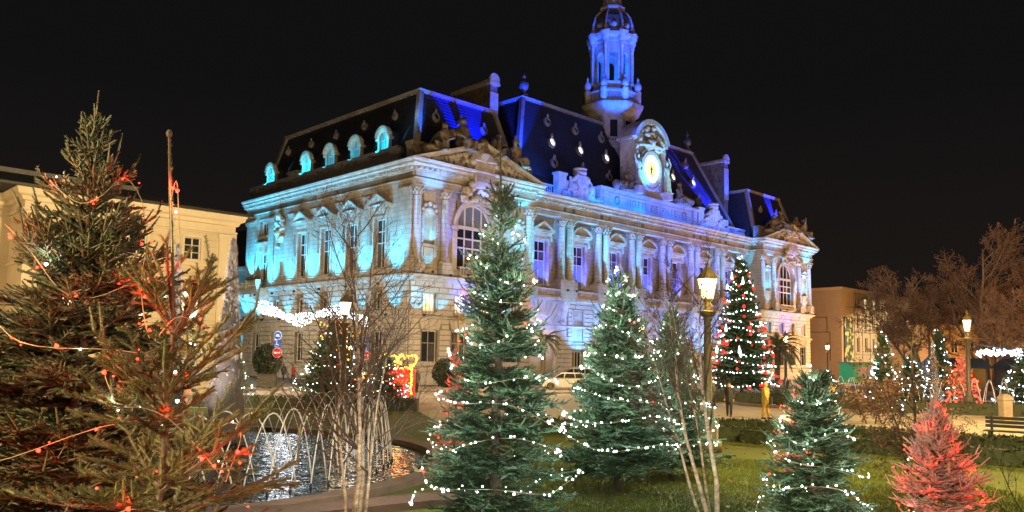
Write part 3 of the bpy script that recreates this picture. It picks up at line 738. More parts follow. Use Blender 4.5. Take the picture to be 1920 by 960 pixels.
# ---------------------------------------------------------------- parapets and attic
mb = MB(); mb.fbox(FS, 2.6, DEP, -.5, -.1, 21.32, 22.35); mb.fbox(FS, 2.6, DEP, -.55, -.02, 22.95, 23.2)
for a in (3.0, 8.5, 13.5, 18.5, 23.5, 28.0, 32.6): mb.fbox(FS, a-.9, a+.9, -.52, -.06, 22.35, 22.95)
part(mb, 'parapet', M['zinc'])
for a in (5.9, 11, 16, 21, 25.8, 30.3): baluster_row(FS, a-1.6, a+1.6, 22.35, 22.95, -.3, 12, mat=M['zinc'])
FA = lambda a, o, z: (a, 1.9-o, z)
for x0, x1 in ((16.6, 21.8), (60.0, 65.0)):
    mb = MB(); mb.fbox(FA, x0, x1, -.4, .0, 21.33, 21.6); part(mb, 'attic_base', ST); baluster_row(FA, x0+.1, x1-.1, 21.6, 22.65, -.2, 16)
mb = MB(); mb.fbox(FA, 30.2, 51.5, -1.2, .02, 21.33, 23.75); mb.fbox(FA, 30.0, 51.7, -1.3, .32, 23.75, 23.95); mb.fbox(FA, 30.1, 51.6, -1.3, .2, 23.6, 23.75)
for x in (31.0, 50.7): mb.fbox(FA, x-.4, x+.4, 0, .2, 21.33, 23.6)
attic = part(mb, 'attic_panel', ST)
mb = MB(); mb.fbox(FA, 31.8, 49.9, .02, .09, 23.2, 23.3); mb.fbox(FA, 31.8, 49.9, .02, .09, 21.75, 21.85); mb.fbox(FA, 31.8, 31.9, .02, .09, 21.85, 23.2); mb.fbox(FA, 49.8, 49.9, .02, .09, 21.85, 23.2)
mb.obj('panel_moulding', TR, attic)
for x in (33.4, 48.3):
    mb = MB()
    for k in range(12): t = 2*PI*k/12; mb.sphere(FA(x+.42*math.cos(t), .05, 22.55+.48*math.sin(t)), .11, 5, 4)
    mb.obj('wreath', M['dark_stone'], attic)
tc = bpy.data.curves.new('lettering', 'FONT'); tc.body = 'HOTEL DE VILLE'; tc.size = 1.15; tc.extrude = .04; tc.align_x = 'CENTER'; tc.align_y = 'CENTER'; tc.space_character = 1.35
to = bpy.data.objects.new('lettering', tc); COL.objects.link(to); to.parent = attic; to.location = (40.85, 1.86, 22.53); to.rotation_euler = (R(90), 0, 0); tc.materials.append(M['dark_stone'])
bpy.context.view_layer.update(); lm_ = bpy.data.meshes.new_from_object(to.evaluated_get(bpy.context.evaluated_depsgraph_get())); lo_ = mkobj('lettering', lm_, None, attic); lo_.location = to.location; lo_.rotation_euler = to.rotation_euler; bpy.data.objects.remove(to); lo_.name = 'lettering'
# cartouches on the attic
rr = random.Random(5)
def cartouche_group(x):
    prims = []
    for k in range(110):
        a = rr.gauss(0, 1.5); z = 21.8+abs(rr.gauss(0, 1))*1.1*(1.2-min(1, abs(a)/3.6)); z = min(z, 25.3-abs(a)*.7)
        prims.append(('s', (x+a, 1.75-.35*rr.random(), z), rr.uniform(.15, .34)))
    for s in (-1, 1): prims += [('s', (x+s*1.55, 1.6, 22.9), (.6, .4, .55)), ('c', (x+s*.6, 1.7, 24.3), (x+s*1.8, 1.7, 23.6), .3, .25)]
    o = mkobj('carved_cartouche', blobmesh('cartouche', prims, .085, 1, .07), M['trim'], hall)
    mb = MB(); mb.box(x-2.9, x+2.9, 1.9, 2.5, 21.33, 23.6); mb.box(x-.9, x+.9, 1.3, 1.95, 21.5, 24.4); mb.lathe([(.75, 0), (.85, .35), (.7, .5), (.9, .75), (.75, .9)], 10, (x, 1.9, 24.5)); mb.box(x-3.9, x-2.6, 1.7, 2.6, 21.34, 24.1); mb.box(x-4.05, x-2.45, 1.6, 2.7, 24.1, 24.35)
    if x > 50: mb.box(x+2.6, x+3.9, 1.7, 2.6, 21.34, 23.4)
    part(mb, 'attic_block', TR)
cartouche_group(26.3); cartouche_group(55.6)
# ---------------------------------------------------------------- roofs
SL, ZN = M['slate'], M['zinc']
def mansard(x0, x1, y0, y1, z0, X0, X1, Y0, Y1, z1, name='roof'):
    mb = MB(); a = [(x0, y0, z0), (x1, y0, z0), (x1, y1, z0), (x0, y1, z0)]; b = [(X0, Y0, z1), (X1, Y0, z1), (X1, Y1, z1), (X0, Y1, z1)]
    mb.hexa(a, b); rf = part(mb, name, SL)
    for p, q in zip(a, b):
        s = .26; mb = MB(); mb.hexa([(p[0]-s, p[1]-s, p[2]), (p[0]+s, p[1]-s, p[2]), (p[0]+s, p[1]+s, p[2]), (p[0]-s, p[1]+s, p[2])], [(q[0]-s, q[1]-s, q[2]), (q[0]+s, q[1]-s, q[2]), (q[0]+s, q[1]+s, q[2]), (q[0]-s, q[1]+s, q[2])]); mb.obj('roof_hip', M['zinc_pale'], rf)
    P = [(X0, Y1), (X0, Y0), (X1, Y0), (X1, Y1), (X0, Y1)]
    mb = MB(); mb.sweep([(X0, Y1), (X0, Y0), (X1, Y0), (X1, Y1)], [(-.3, -1.25+z1), (.18, -1.25+z1), (.18, -1.05+z1), (-.05, -1.0+z1), (-.02, z1-.45), (.3, z1-.35), (.38, z1-.05), (.2, z1+.05), (-.4, z1+.12)], closed=True)
    for k in range(int((Y1-Y0)/.5)): mb.box(X0-.34, X0-.2, Y0+k*.5, Y0+k*.5+.2, z1-.5, z1-.38)
    for k in range(int((X1-X0)/.5)): mb.box(X0+k*.5, X0+k*.5+.2, Y0-.34, Y0-.2, z1-.5, z1-.38)
    mb.obj('roof_cornice', M['zinc_pale'], rf)
    return rf
def lerp(a, b, t): return a+(b-a)*t
RL = mansard(1.1, 15.3, 1.1, 32.2, 21.35, 3.3, 13.3, 3.4, 30.2, 29.8)
RR = mansard(LB-15.3, LB-1.1, 1.1, 32.2, 21.35, LB-13.3, LB-3.3, 3.8, 30.2, 29.8)
RC = mansard(16.7, LB-16.7, 3.1, 32, 21.35, 22.5, LB-22.5, 8.0, 27, 34.7)
def lap_lines(rf, x0, x1, y0, y1, z0, X0, X1, Y0, Y1, z1, n, sides='LF'):
    mb = MB()
    for k in range(1, n):
        t = k/n; z = lerp(z0, z1, t)
        if 'F' in sides: mb.tube([(lerp(x0, X0, t), lerp(y0, Y0, t), z), (lerp(x1, X1, t), lerp(y0, Y0, t), z)], .035, 3)
        if 'L' in sides: mb.tube([(lerp(x0, X0, t), lerp(y0, Y0, t), z), (lerp(x0, X0, t), lerp(y1, Y1, t), z)], .035, 3)
    mb.obj('slate_course', SL, rf)
lap_lines(RL, 1.1, 15.3, 1.1, 32.2, 21.35, 3.3, 13.3, 3.4, 30.2, 29.8, 26)
lap_lines(RC, 16.7, LB-16.7, 3.1, 32, 21.35, 22.5, LB-22.5, 8, 27, 34.7, 40, 'LF')
# chimneys
for x, s in ((15.75, 1), (LB-15.75, -1)):
    mb = MB(); mb.box(x-.55, x+.55, 5.9, 12.5, 21.4, 34.0); ch = part(mb, 'chimney', M['dark_stone'])
    mb = MB(); mb.box(x-.8, x+.8, 5.7, 12.8, 33.9, 34.25); mb.box(x-.7, x+.7, 5.8, 12.7, 34.25, 34.45); mb.box(x-.62, x+.62, 5.82, 5.9, 28, 33.0)
    mb.lathe([(.78, 0), (.78, .25)], 20, (0, 0, 0))
    for i in range(len(mb.v)-40, len(mb.v)):
        a, b, c = mb.v[i]; mb.v[i] = (x+a, 5.75+c, 34.5+b)
    mb.obj('chimney_cap', TR, ch)
# dormers on the side roof
for a in (6, 11, 16, 21, 29.4):
    F = lambda q, o, z, a=a: (1.0-o, a+q, z)
    mb = MB()
    mb.fbox(F, -.95, -.62, -.1, .3, 22.6, 24.5); mb.fbox(F, .62, .95, -.1, .3, 22.6, 24.5); mb.fbox(F, -1.2, -.62, -.2, .42, 24.45, 24.7); mb.fbox(F, .62, 1.2, -.2, .42, 24.45, 24.7)
    mb.farch(F, 0, 24.6, .62, 1.02, 0, PI, -.1, .36, 14); mb.farch(F, 0, 24.6, 1.0, 1.3, R(10), R(170), .1, .52, 14)
    d = part(mb, 'dormer', TR); mb = MB(); mb.farch(F, 0, 24.6, .5, .98, 0, PI, -1.5, -.11, 10); mb.fbox(F, -.96, -.6, -1.5, -.11, 22.6, 24.6); mb.fbox(F, .6, .96, -1.5, -.11, 22.6, 24.6); mb.obj('dormer_roof', SL, d)
    mb = MB(); mb.poly([F(.64*math.cos(PI*k/12), .02, 24.6+.64*math.sin(PI*k/12)) for k in range(13)]); mb.fbox(F, -.64, .64, 0, .02, 22.7, 24.6); mb.obj('dormer_pane', M['bluelit'], d)
    mb = MB(); mb.fbox(F, -.04, .04, .03, .08, 22.7, 25.2); mb.fbox(F, -.62, .62, .03, .08, 23.55, 23.63); mb.fbox(F, -.62, .62, .03, .09, 24.4, 24.5); mb.obj('dormer_frame', FRM, d)
mb = MB(); mb.box(1.0, 2.6, 23.6, 25.6, 23.0, 23.9); mb.box(.8, 2.8, 23.4, 25.8, 23.9, 24.1); part(mb, 'roof_vent', TR)
def oculus(p, n, r, lit, mat=None):
    n = Vector(n).normalized(); e1 = n.cross(Vector((0, 0, 1))).normalized(); e2 = e1.cross(n); p = Vector(p)
    mb = MB(); ring = MB()
    k = 14
    for i in range(k):
        t0 = 2*PI*i/k; t1 = 2*PI*(i+1)/k
        g = lambda t, rr_, d: tuple(p+n*d+(e1*math.cos(t)*rr_+e2*math.sin(t)*rr_*1.25))
        ring.hexa([g(t0, r*.68, -.3), g(t0, r, -.3), g(t1, r, -.3), g(t1, r*.68, -.3)], [g(t0, r*.68, .4), g(t0, r, .34), g(t1, r, .34), g(t1, r*.68, .4)])
        mb.poly([g(t0, r*.7, .2), g(t1, r*.7, .2), tuple(p+n*.2)])
    ring.sphere(tuple(p+n*.2+Vector((0, 0, r*1.75))), r*.32, 6, 5); ring.sphere(tuple(p+n*.2+Vector((0, 0, r*1.38))), r*.4, 6, 5)
    o = part(ring, 'oculus_window', M['zinc_pale']); mb.obj('oculus_glass', M['oculus'] if lit else M['glass'], o)
    return o
nl = (-1, 0, .3)
for a in (6.6, 12.2, 17.8, 23.2, 28.6): t = (27.4-21.35)/8.45; oculus((lerp(1.1, 3.3, t), a, 27.4), nl, .34, False)
nf = (0, -1, .3)
for x in (4.6, 7.9, 11.2): t = (26.9-21.35)/8.45; oculus((x, lerp(1.1, 3.4, t), 26.9), nf, .42, False)
for x in (LB-11, LB-6): t = (26.6-21.35)/8.45; oculus((x, lerp(1.1, 3.8, t), 26.6), nf, .36, False)
def cpt(x, z, off=0): t = (z-21.35)/13.35; return (x, lerp(3.1, 8, t), z)
for k in range(7):
    x = 40.85+(k-3)*5.25
    if k == 3: continue
    oculus(cpt(x+(.3 if k < 3 else -.3), 29.0), nf, .58, True)
    oculus(cpt(x+(.6 if k < 3 else -.6), 31.9), nf, .5, False); oculus(cpt(x-.3, 26.2), nf, .5, False)
# finials
for x in (23.0, LB-23.0):
    mb = MB(); mb.lathe([(.5, 0), (.55, .3), (.3, .5), (.22, .7), (.55, 1.1), (.62, 1.5), (.5, 1.9), (.16, 2.1), (.12, 2.3), (.26, 2.5), (.2, 2.7), (.05, 2.9), (.05, 3.4)], 12, (x, 8.3, 34.75)); part(mb, 'finial', ZN, smooth=True)

# ---------------------------------------------------------------- bell tower
TX, TY = 40.85, 8.85
def octo(r, z): return [(TX+r*math.cos(R(22.5)+k*PI/4), TY+r*math.sin(R(22.5)+k*PI/4), z) for k in range(8)]
tower = part(MB().hexa(octo(3.15, 28.5), octo(3.15, 36.0)), 'bell_tower', TR)
mb = MB(); P8 = [(p[0], p[1]) for p in octo(3.2, 0)][::-1]
def oring(r, prof): return MB().sweep([(TX+r*math.cos(R(22.5)+k*PI/4), TY+r*math.sin(R(22.5)+k*PI/4)) for k in range(8)], [(o, z) for o, z in prof], closed=True)
def oc(prof, mat=TR, name='tower_cornice', smooth=False):
    m_ = MB(); m_.lathe([(r/math.cos(R(22.5)), z) for r, z in prof], 8, (TX, TY, 0), R(22.5)); return m_.obj(name, mat, tower, smooth)
oc([(3.0, 31.2), (3.25, 31.5), (3.25, 32.2), (3.05, 32.4)], name='tower_base')
oc([(3.0, 35.8), (3.2, 36.1), (3.4, 36.3), (4.0, 36.7), (4.2, 37.1), (4.2, 37.4), (3.7, 37.6), (3.6, 37.7)])
mb = MB()
for k in range(8):   # panels and corner pilasters
    t = R(45*k); c, s = math.cos(t), math.sin(t); n = Vector((c, s)); e = Vector((-s, c)); r = 3.15*math.cos(R(22.5))
    def q(a, o): v = Vector((TX, TY))+n*(r+o)+e*a; return (v.x, v.y)
    def bx(m_, a0, a1, o0, o1, z0, z1):
        pts = [q(a0, o0), q(a1, o0), q(a1, o1), q(a0, o1)]; m_.hexa([(x, y, z0) for x, y in pts], [(x, y, z1) for x, y in pts])
    bx(mb, -1.2, -.75, 0, .22, 32.4, 36); bx(mb, .75, 1.2, 0, .22, 32.4, 36); bx(mb, -.74, .74, 0, .1, 35.2, 35.9)
    g = MB(); bx(g, -.5, .5, .01, .04, 32.8, 35.1); g.obj('tower_window', M['glass'], tower)
    # balustrade ring
    g = MB()
    r = 3.45; bx(g, -1.42, 1.42, -.12, .12, 37.7, 38.0); bx(g, -1.42, 1.42, -.15, .15, 38.95, 39.2)
    for j in range(9): bx(g, -1.2+j*.3-.06, -1.2+j*.3+.06, -.06, .06, 38.0, 38.95)
    g.obj('tower_balustrade', TR, tower)
    tt = R(45*k+22.5); px, py = TX+3.75*math.cos(tt), TY+3.75*math.sin(tt)
    g = MB(); g.lathe([(.5, 37.6), (.5, 39.3), (.6, 39.4)], 4, (px, py, 0), tt+PI/4); g.lathe([(.2, 39.4), (.5, 39.9), (.52, 40.3), (.25, 40.7), (.12, 40.9), (.2, 41.1), (.04, 41.5)], 8, (px, py, 0)); g.obj('tower_urn', TR, tower, True)
mb.obj('tower_pilasters', TR, tower)
oc([(2.6, 37.7), (2.6, 40.2), (2.75, 40.3), (2.75, 40.6)], name='lantern_plinth')
# lantern: 8 piers with arches, paired columns
lan = MB()
for k in range(8):
    t = R(45*k); n = Vector((math.cos(t), math.sin(t))); e = Vector((-n.y, n.x)); r = 2.3
    F = lambda a, o, z, n=n, e=e: (TX+n.x*(r+o)+e.x*a, TY+n.y*(r+o)+e.y*a, z)
    for s in (-1, 1): lan.hexa([F(s*.6, -.2, 40.6), F(s*.92, -.2, 40.6), F(s*.92, .15, 40.6), F(s*.6, .15, 40.6)], [F(s*.6, -.2, 46.2), F(s*.92, -.2, 46.2), F(s*.92, .15, 46.2), F(s*.6, .15, 46.2)])
    for i in range(8):
        a = PI*i/8; b = PI*(i+1)/8
        lan.hexa([F(.55*math.cos(a), .15, 44.4+.55*math.sin(a)), F(.55*math.cos(b), .15, 44.4+.55*math.sin(b)), F(.55*math.cos(b), .15, 46.1), F(.55*math.cos(a), .15, 46.1)],
                 [F(.55*math.cos(a), -.25, 44.4+.55*math.sin(a)), F(.55*math.cos(b), -.25, 44.4+.55*math.sin(b)), F(.55*math.cos(b), -.25, 46.1), F(.55*math.cos(a), -.25, 46.1)])
lan.obj('lantern_arcade', TR, tower)
for k in range(8):
    tt = R(45*k+22.5); px, py = TX+2.95*math.cos(tt), TY+2.95*math.sin(tt)
    g = MB(); g.lathe([(.3, 40.4), (.36, 40.6), (.19, 40.8), (.2, 42), (.17, 45.4), (.3, 45.5), (.26, 45.7), (.42, 46.1), (.42, 46.2)], 10, (px, py, 0)); g.obj('lantern_column', TR, tower, True)
    g = MB(); g.lathe([(.55, 46.2), (.55, 46.7), (.75, 46.9), (.78, 47.3), (.9, 47.5), (.9, 47.7)], 4, (px, py, 0), tt+PI/4); g.lathe([(.12, 47.7), (.3, 48.0), (.3, 48.4), (.1, 48.7), (.16, 48.95), (.03, 49.6)], 8, (px, py, 0)); g.obj('lantern_pinnacle', TR, tower, True)
oc([(2.4, 46.2), (2.55, 46.4), (2.55, 46.8), (3.0, 47.1), (3.1, 47.5), (2.6, 47.7), (2.45, 48.2)])
oc([(2.4, 48.2), (2.55, 48.6), (2.55, 49.3), (2.35, 50.1), (1.9, 50.8), (1.45, 51.2), (1.4, 51.4)], ZN, 'dome')
rb = MB()
for k in range(8):
    tt = R(45*k+22.5); pr = [(2.5, 48.2), (2.7, 48.7), (2.68, 49.4), (2.45, 50.2), (1.98, 50.9), (1.5, 51.25)]
    rb.tube([(TX+r*math.cos(tt)*1.06, TY+r*math.sin(tt)*1.06, z) for r, z in pr], .13, 5)
    t2 = R(45*k); rb.sphere((TX+2.55*math.cos(t2), TY+2.55*math.sin(t2), 48.7), .42, 8, 6)
rb.obj('dome_rib', TR, tower)
oc([(1.4, 51.3), (1.7, 51.5), (1.7, 51.8), (1.4, 51.9), (1.1, 52.0), (1.0, 54.2), (1.3, 54.4), (1.3, 54.7), (.3, 56.5), (.05, 58.5)], name='dome_crown')
pr = []
for k in range(8):
    tt = R(45*k); x, y = TX+1.15*math.cos(tt), TY+1.15*math.sin(tt); pr += [('c', (x, y, 51.9), (x*.9+TX*.1, y*.9+TY*.1, 53.2), .3, .22), ('s', (x*.9+TX*.1, y*.9+TY*.1, 53.7), .24)]
mkobj('crown_figures', blobmesh('crown', pr, .09, 1, .04), TR, tower)

# ---------------------------------------------------------------- sculpture
def seated(s=1.0, lean=.15, arm=1, turn=0):
    """a seated draped figure about 3.3 m high, facing -y, sitting at the origin"""
    P = [('s', (0, 0, .9), (.55, .5, .5)), ('c', (0, 0, 1.0), (lean, -.02, 2.15), .46, .42), ('s', (lean, 0, 2.05), (.58, .36, .36)), ('c', (lean, 0, 2.3), (lean, -.05, 2.65), .17, .15), ('s', (lean+.02, -.08, 2.92), (.24, .27, .31)), ('s', (lean, .04, 3.0), (.27, .27, .27))]
    for q in (-1, 1):
        P += [('c', (q*.25, -.05, .9), (q*.38, -1.0, .95), .3, .22), ('c', (q*.38, -1.0, .95), (q*.4, -1.05, .1), .21, .14), ('s', (q*.4, -1.2, .08), (.14, .26, .12))]
    P += [('c', (lean+.5, 0, 2.15), (lean+.85, -.25, 1.55), .17, .13), ('c', (lean+.85, -.25, 1.55), (lean+.6, -.75, 1.25), .12, .1)]
    if arm > 0: P += [('c', (lean-.5, 0, 2.15), (lean-.95, -.1, 1.65), .17, .13), ('c', (lean-.95, -.1, 1.65), (lean-1.2, -.3, 1.1), .12, .09)]
    else: P += [('c', (lean-.5, 0, 2.15), (lean-.95, -.1, 2.6), .17, .13), ('c', (lean-.95, -.1, 2.6), (lean-1.0, -.15, 3.3), .12, .09)]
    for k in range(8): P.append(('c', (-.5+k*.14, -.5-.07*(k % 3), .95), (-.55+k*.16, -.85-.06*(k % 2), .12), .12, .15))
    return P
def bulk(P, k=1.22):
    return [('s', p[1], tuple(q*k for q in p[2]) if hasattr(p[2], '__len__') else p[2]*k) if p[0] == 's' else (('c', p[1], p[2], p[3]*k, p[4]*k) if p[0] == 'c' else p) for p in P]
def xf(P, dx=0, dy=0, dz=0, s=1, mir=1, rz=0):
    def t(p): x, y, z = p[0]*mir*s, p[1]*s, p[2]*s; return (x*math.cos(rz)-y*math.sin(rz)+dx, x*math.sin(rz)+y*math.cos(rz)+dy, z+dz)
    out = []
    for p in bulk(P):
        if p[0] == 's': out.append(('s', t(p[1]), tuple(q*s for q in p[2]) if hasattr(p[2], '__len__') else p[2]*s))
        elif p[0] == 'c': out.append(('c', t(p[1]), t(p[2]), p[3]*s, p[4]*s))
        else: out.append(p)
    return out
grpA = blobmesh('statue_group', xf(seated(arm=1), -.9, 0, 0, .92, 1, R(-50))+xf(seated(arm=1, lean=.05), 1.3, .1, .55, 1.05, -1, R(10))+[('s', (3.1, 0, 1.5), (.72, .6, .8)), ('b', (-2.4, 3.6, -.3, .6, -1.2, .6)), ('s', (-2.2, 0, .2), (.8, .6, .5)), ('c', (2.9, -.2, .5), (3.3, -.2, 1.8), .5, .6), ('s', (.2, .2, 2.3), (.5, .4, .5))], .075, 2, .05)
grpB = blobmesh('statue_group', xf(seated(arm=-1, lean=-.25), .8, 0, .35, .95, 1, R(35))+xf(seated(arm=1), -1.4, .1, 1.0, .8, 1, R(-20))+[('b', (-2.2, 2.4, -.3, .6, -1.6, .4)), ('s', (2.1, 0, -.2), (.8, .5, .6)), ('c', (1.8, 0, 0), (2.9, 0, -1.2), .4, .3), ('s', (-2.0, 0, 2.5), (.3, .3, .5))], .075, 2, .05)
for x0 in (0, LB-WP):
    for me, dx, dz in ((grpA, 4.2, 22.75), (grpB, 12.2, 22.6)):
        o = mkobj('statue_group', me, M['dark_stone'], hall); o.location = (x0+dx, -.6, dz-.35); o.scale = (1.18, 1.2, 1.02)
        if x0 and me is grpA: o.scale = (1.15, 1.2, .95)
reclA = blobmesh('statue', xf(seated(arm=-1, lean=.2), 0, 0, 0, .95, 1, R(-35))+[('b', (-1.4, 1.0, -.5, .6, -.05, .75)), ('c', (-1.6, 0, .9), (-.4, 0, 1.2), .35, .4), ('s', (-2.2, 0, .6), (.6, .5, .7))], .07, 2, .05)
reclB = blobmesh('statue', xf(seated(arm=1, lean=.2), 0, 0, 0, .9, -1, R(30))+[('b', (-1.0, 2.4, -.5, .6, -.05, .7)), ('c', (.9, -.3, 1.0), (2.2, -.4, .8), .35, .3), ('s', (2.6, -.2, .7), (.5, .5, .5))], .07, 2, .05)
for me, x in ((reclA, 35.2), (reclB, 46.8)):
    o = mkobj('statue', me, M['dark_stone'], hall); o.location = (x, 1.7, 23.95)

# ---------------------------------------------------------------- clock aedicule
FK = lambda a, o, z: (40.4+a, 2.2-o, z)
mb = MB(); mb.fbox(FK, -3.1, 3.1, -1.9, 0, 23.96, 31.2); mb.fbox(FK, -4.0, -2.7, -2.2, .35, 31.2, 31.6); mb.fbox(FK, 2.7, 4.0, -2.2, .35, 31.2, 31.6)
mb.fbox(FK, -3.6, -2.5, -1.9, .2, 23.96, 31.2); mb.fbox(FK, 2.5, 3.6, -1.9, .2, 23.96, 31.2)
mb.farch(FK, 0, 30.3, .01, 3.5, R(20), R(160), -1.8, .0, 16); mb.farch(FK, 0, 30.3, 3.4, 4.05, R(18), R(162), -2.0, .8, 18)
aed = part(mb, 'clock_aedicule', M['trim'])
mb = MB()
def disc(mb_, r0, r1, o, n=32, d=0):
    for k in range(n):
        a = 2*PI*k/n; b = 2*PI*(k+1)/n; mb_.fprism(FK, [(r0*math.cos(a), 27.75+r0*1.08*math.sin(a)), (r1*math.cos(a), 27.75+r1*1.08*math.sin(a)), (r1*math.cos(b), 27.75+r1*1.08*math.sin(b)), (r0*math.cos(b), 27.75+r0*1.08*math.sin(b))], o-d, o)
disc(mb, 1.72, 2.2, .62, 32, .62); disc(mb, 2.15, 2.5, .42, 32, .42); ck = mb.obj('clock_case', TR, aed)
mb = MB(); disc(mb, .95, 1.74, .45, 32, .1); mb.obj('clock_dial', M['clock'], ck)
mb = MB(); disc(mb, .001, .95, .44, 32, .1); mb.obj('clock_centre', M['clock2'], ck)
mb = MB()
for k in range(12):
    t = 2*PI*k/12; c, s = math.cos(t), math.sin(t); mb.fprism(FK, [(1.15*c-.035*s, 27.75+(1.15*s+.035*c)*1.08), (1.15*c+.035*s, 27.75+(1.15*s-.035*c)*1.08), (1.5*c+.035*s, 27.75+(1.5*s-.035*c)*1.08), (1.5*c-.035*s, 27.75+(1.5*s+.035*c)*1.08)], .455, .47)
mb.obj('hour_marks', M['brass'], ck)
mb = MB(); mb.tube([FK(0, .5, 28.25), FK(0, .5, 27.75), FK(-.16, .5, 26.75)], [.03, .09, .03], 4); mb.tube([FK(0, .53, 27.75), FK(.22, .53, 26.4)], [.08, .03], 4); mb.sphere(FK(0, .5, 27.75), .17, 8, 6); mb.obj('clock_hands', M['iron'], ck)
def standing(arm=1):
    P = [('c', (0, 0, .1), (0, 0, 1.6), .42, .38), ('c', (0, 0, 1.6), (.05, 0, 2.5), .34, .4), ('s', (.05, 0, 2.6), (.5, .32, .3)), ('c', (.05, 0, 2.8), (.05, -.04, 3.1), .14, .13), ('s', (.05, -.06, 3.3), (.2, .22, .27))]
    for q in (-1, 1): P += [('c', (q*.18, 0, 1.4), (q*.22, -.05, .2), .25, .16)]
    P += [('c', (.5, 0, 2.7), (.8, -.1, 3.3), .15, .12), ('c', (.8, -.1, 3.3), (.25, -.1, 3.9), .11, .08), ('c', (-.4, 0, 2.7), (-.65, -.1, 2.1), .15, .11), ('c', (-.65, -.1, 2.1), (-.3, -.3, 1.6), .1, .08)]
    for k in range(7): P.append(('c', (-.35+k*.12, -.3, 1.7), (-.45+k*.15, -.35, .1), .08, .11))
    return P
sm = blobmesh('standing_figure', standing(), .06, 1, .03)
for s in (-1, 1):
    o = mkobj('standing_figure', sm, M['trim'], aed); o.location = (40.4+s*3.15, 1.5, 24.9); o.scale = (s*1.05, 1.0, 1.25)
    mb = MB(); mb.fbox(FK, s*3.15-.55, s*3.15+.55, .2, 1.3, 23.97, 24.85); mb.fbox(FK, s*3.15-.65, s*3.15+.65, .15, 1.4, 24.85, 25.0); mb.obj('pedestal', TR, aed)
rr = random.Random(8); pr = []
for k in range(90):
    a = rr.uniform(-3.0, 3.0); z = 30.2+rr.random()*(3.3*(1-(abs(a)/3.6)**2)); pr.append(('s', FK(a, .15+.4*rr.random(), z), rr.uniform(.15, .38)))
pr += [('s', FK(0, .7, 31.3), (.42, .4, .5)), ('c', FK(-.4, .6, 30.9), FK(-2.0, .6, 30.7), .3, .2), ('c', FK(.4, .6, 30.9), FK(2.2, .6, 30.9), .3, .25)]
for k in range(40):
    t = rr.uniform(PI, 2*PI); pr.append(('s', FK(2.4*math.cos(t), .3, 27.7+2.6*math.sin(t)), rr.uniform(.15, .3)))
mkobj('carved_ornament', blobmesh('clock_ornament', pr, .075, 1, .05), M['trim'], aed)
mb = MB(); mb.fbox(FK, -2.4, -1.9, .3, .8, 26.3, 28.9); mb.obj('shield', TR, aed)
# flag on its pole and side lanterns
fp = empty('flag', (BX, BY, 0), BROT, 'dark furled flag on a slanting pole over the main balcony of the city hall', 'flag')
mb = MB(); mb.tube([(44.2, 1.6, 10.2), (45.4, -1.6, 14.2)], .05, 5); mb.obj('flagpole', M['iron'], fp)
mb = MB()
prev = None
for k in range(9):
    t = k/8; base = Vector((45.4, -1.6, 14.2)).lerp(Vector((44.5, .9, 11.2)), t); w = .15+1.5*t
    p = (base.x-w*.9+.15*math.sin(k*2), base.y, base.z-w*.45); q = tuple(base)
    if prev: mb.quad(prev[0], q, p, prev[1])
    prev = (q, p)
fo = mb.obj('flag_cloth', pm('flag_cloth', (.05, .04, .07), (.09, .03, .04), .8, 1), fp)
so = fo.modifiers.new('s', 'SOLIDIFY'); so.thickness = .04
# the ceremonial lantern bracket beside the ground-floor window
mb = MB(); mb.tube([FP(5.0, 1.4, 3.0), FP(5.0, 1.4, 6.5)], .05, 6); mb.tube([FP(4.3, 1.4, 6.9), FP(4.5, 1.4, 7.2), FP(4.9, 1.4, 6.9), FP(5.0, 1.4, 6.5), FP(5.4, 1.4, 6.2), FP(5.8, 1.4, 6.6)], .05, 6); mb.sphere(FP(5.4, 1.4, 6.5), .35, 8, 6)
part(mb, 'wall_bracket', M['brass'])

# ---------------------------------------------------------------- floodlights of the city hall
housing = MB().box(-.12, .12, -.09, .09, -.1, .1).mesh('floodlight_housing'); housing.materials.append(M['iron'])
def flood(loc, to, e, col, ang=50, bl=.15, size=.05, box=True):
    light('floodlight_beam', 'SPOT', loc, e, col, hall, to, ang, bl, size)
    if box:
        d = Vector(to)-Vector(loc); d.normalize()
        o = mkobj('floodlight', housing, None, hall); o.location = Vector(loc)-d*.2; o.rotation_euler = d.to_track_quat('-Z', 'Y').to_euler()
K = 1.0
for a in (2.0, 7.5, 12.5, 17.5, 22.4, 26.5): # side piers, upper storey, upward
    flood(FS(a, 2.1, 9.6), FS(a, .0, 14.6), 10500*random.uniform(.75, 1.15), CYAN, 72, 1.0)
    flood(FS(a, 1.1, 6.75), FS(a, .1, 9.2), 1500*random.uniform(.5, 1.4), CYAN, 80, .6)
for a in (29, 31.5): flood(FS(a, 1.2, 11.3), FS(a, 0, 16), 6000*K, CYAN, 70, .5)
for a in (10, 15, 20, 25, 30): flood(FS(a, 1.25, 16.8), FS(a, .8, 20.5), 520*K, CYAN, 120, .8, box=False)
flood(FS(5, 1.25, 16.8), FS(5, .8, 20.5), 300*K, CYAN, 120, .8, box=False)
flood(FS(28.5, 1.4, 6.7), FS(29.5, .3, 9.3), 3000*K, CYAN, 80, .5); flood(FS(31.5, 1.2, 6.8), FS(31.8, .3, 9.6), 2000*K, CYAN, 80, .5)
flood(FP(.9, 1.1, 6.7), FP(.9, .1, 8.8), 1600*K, CYAN, 85, .5)
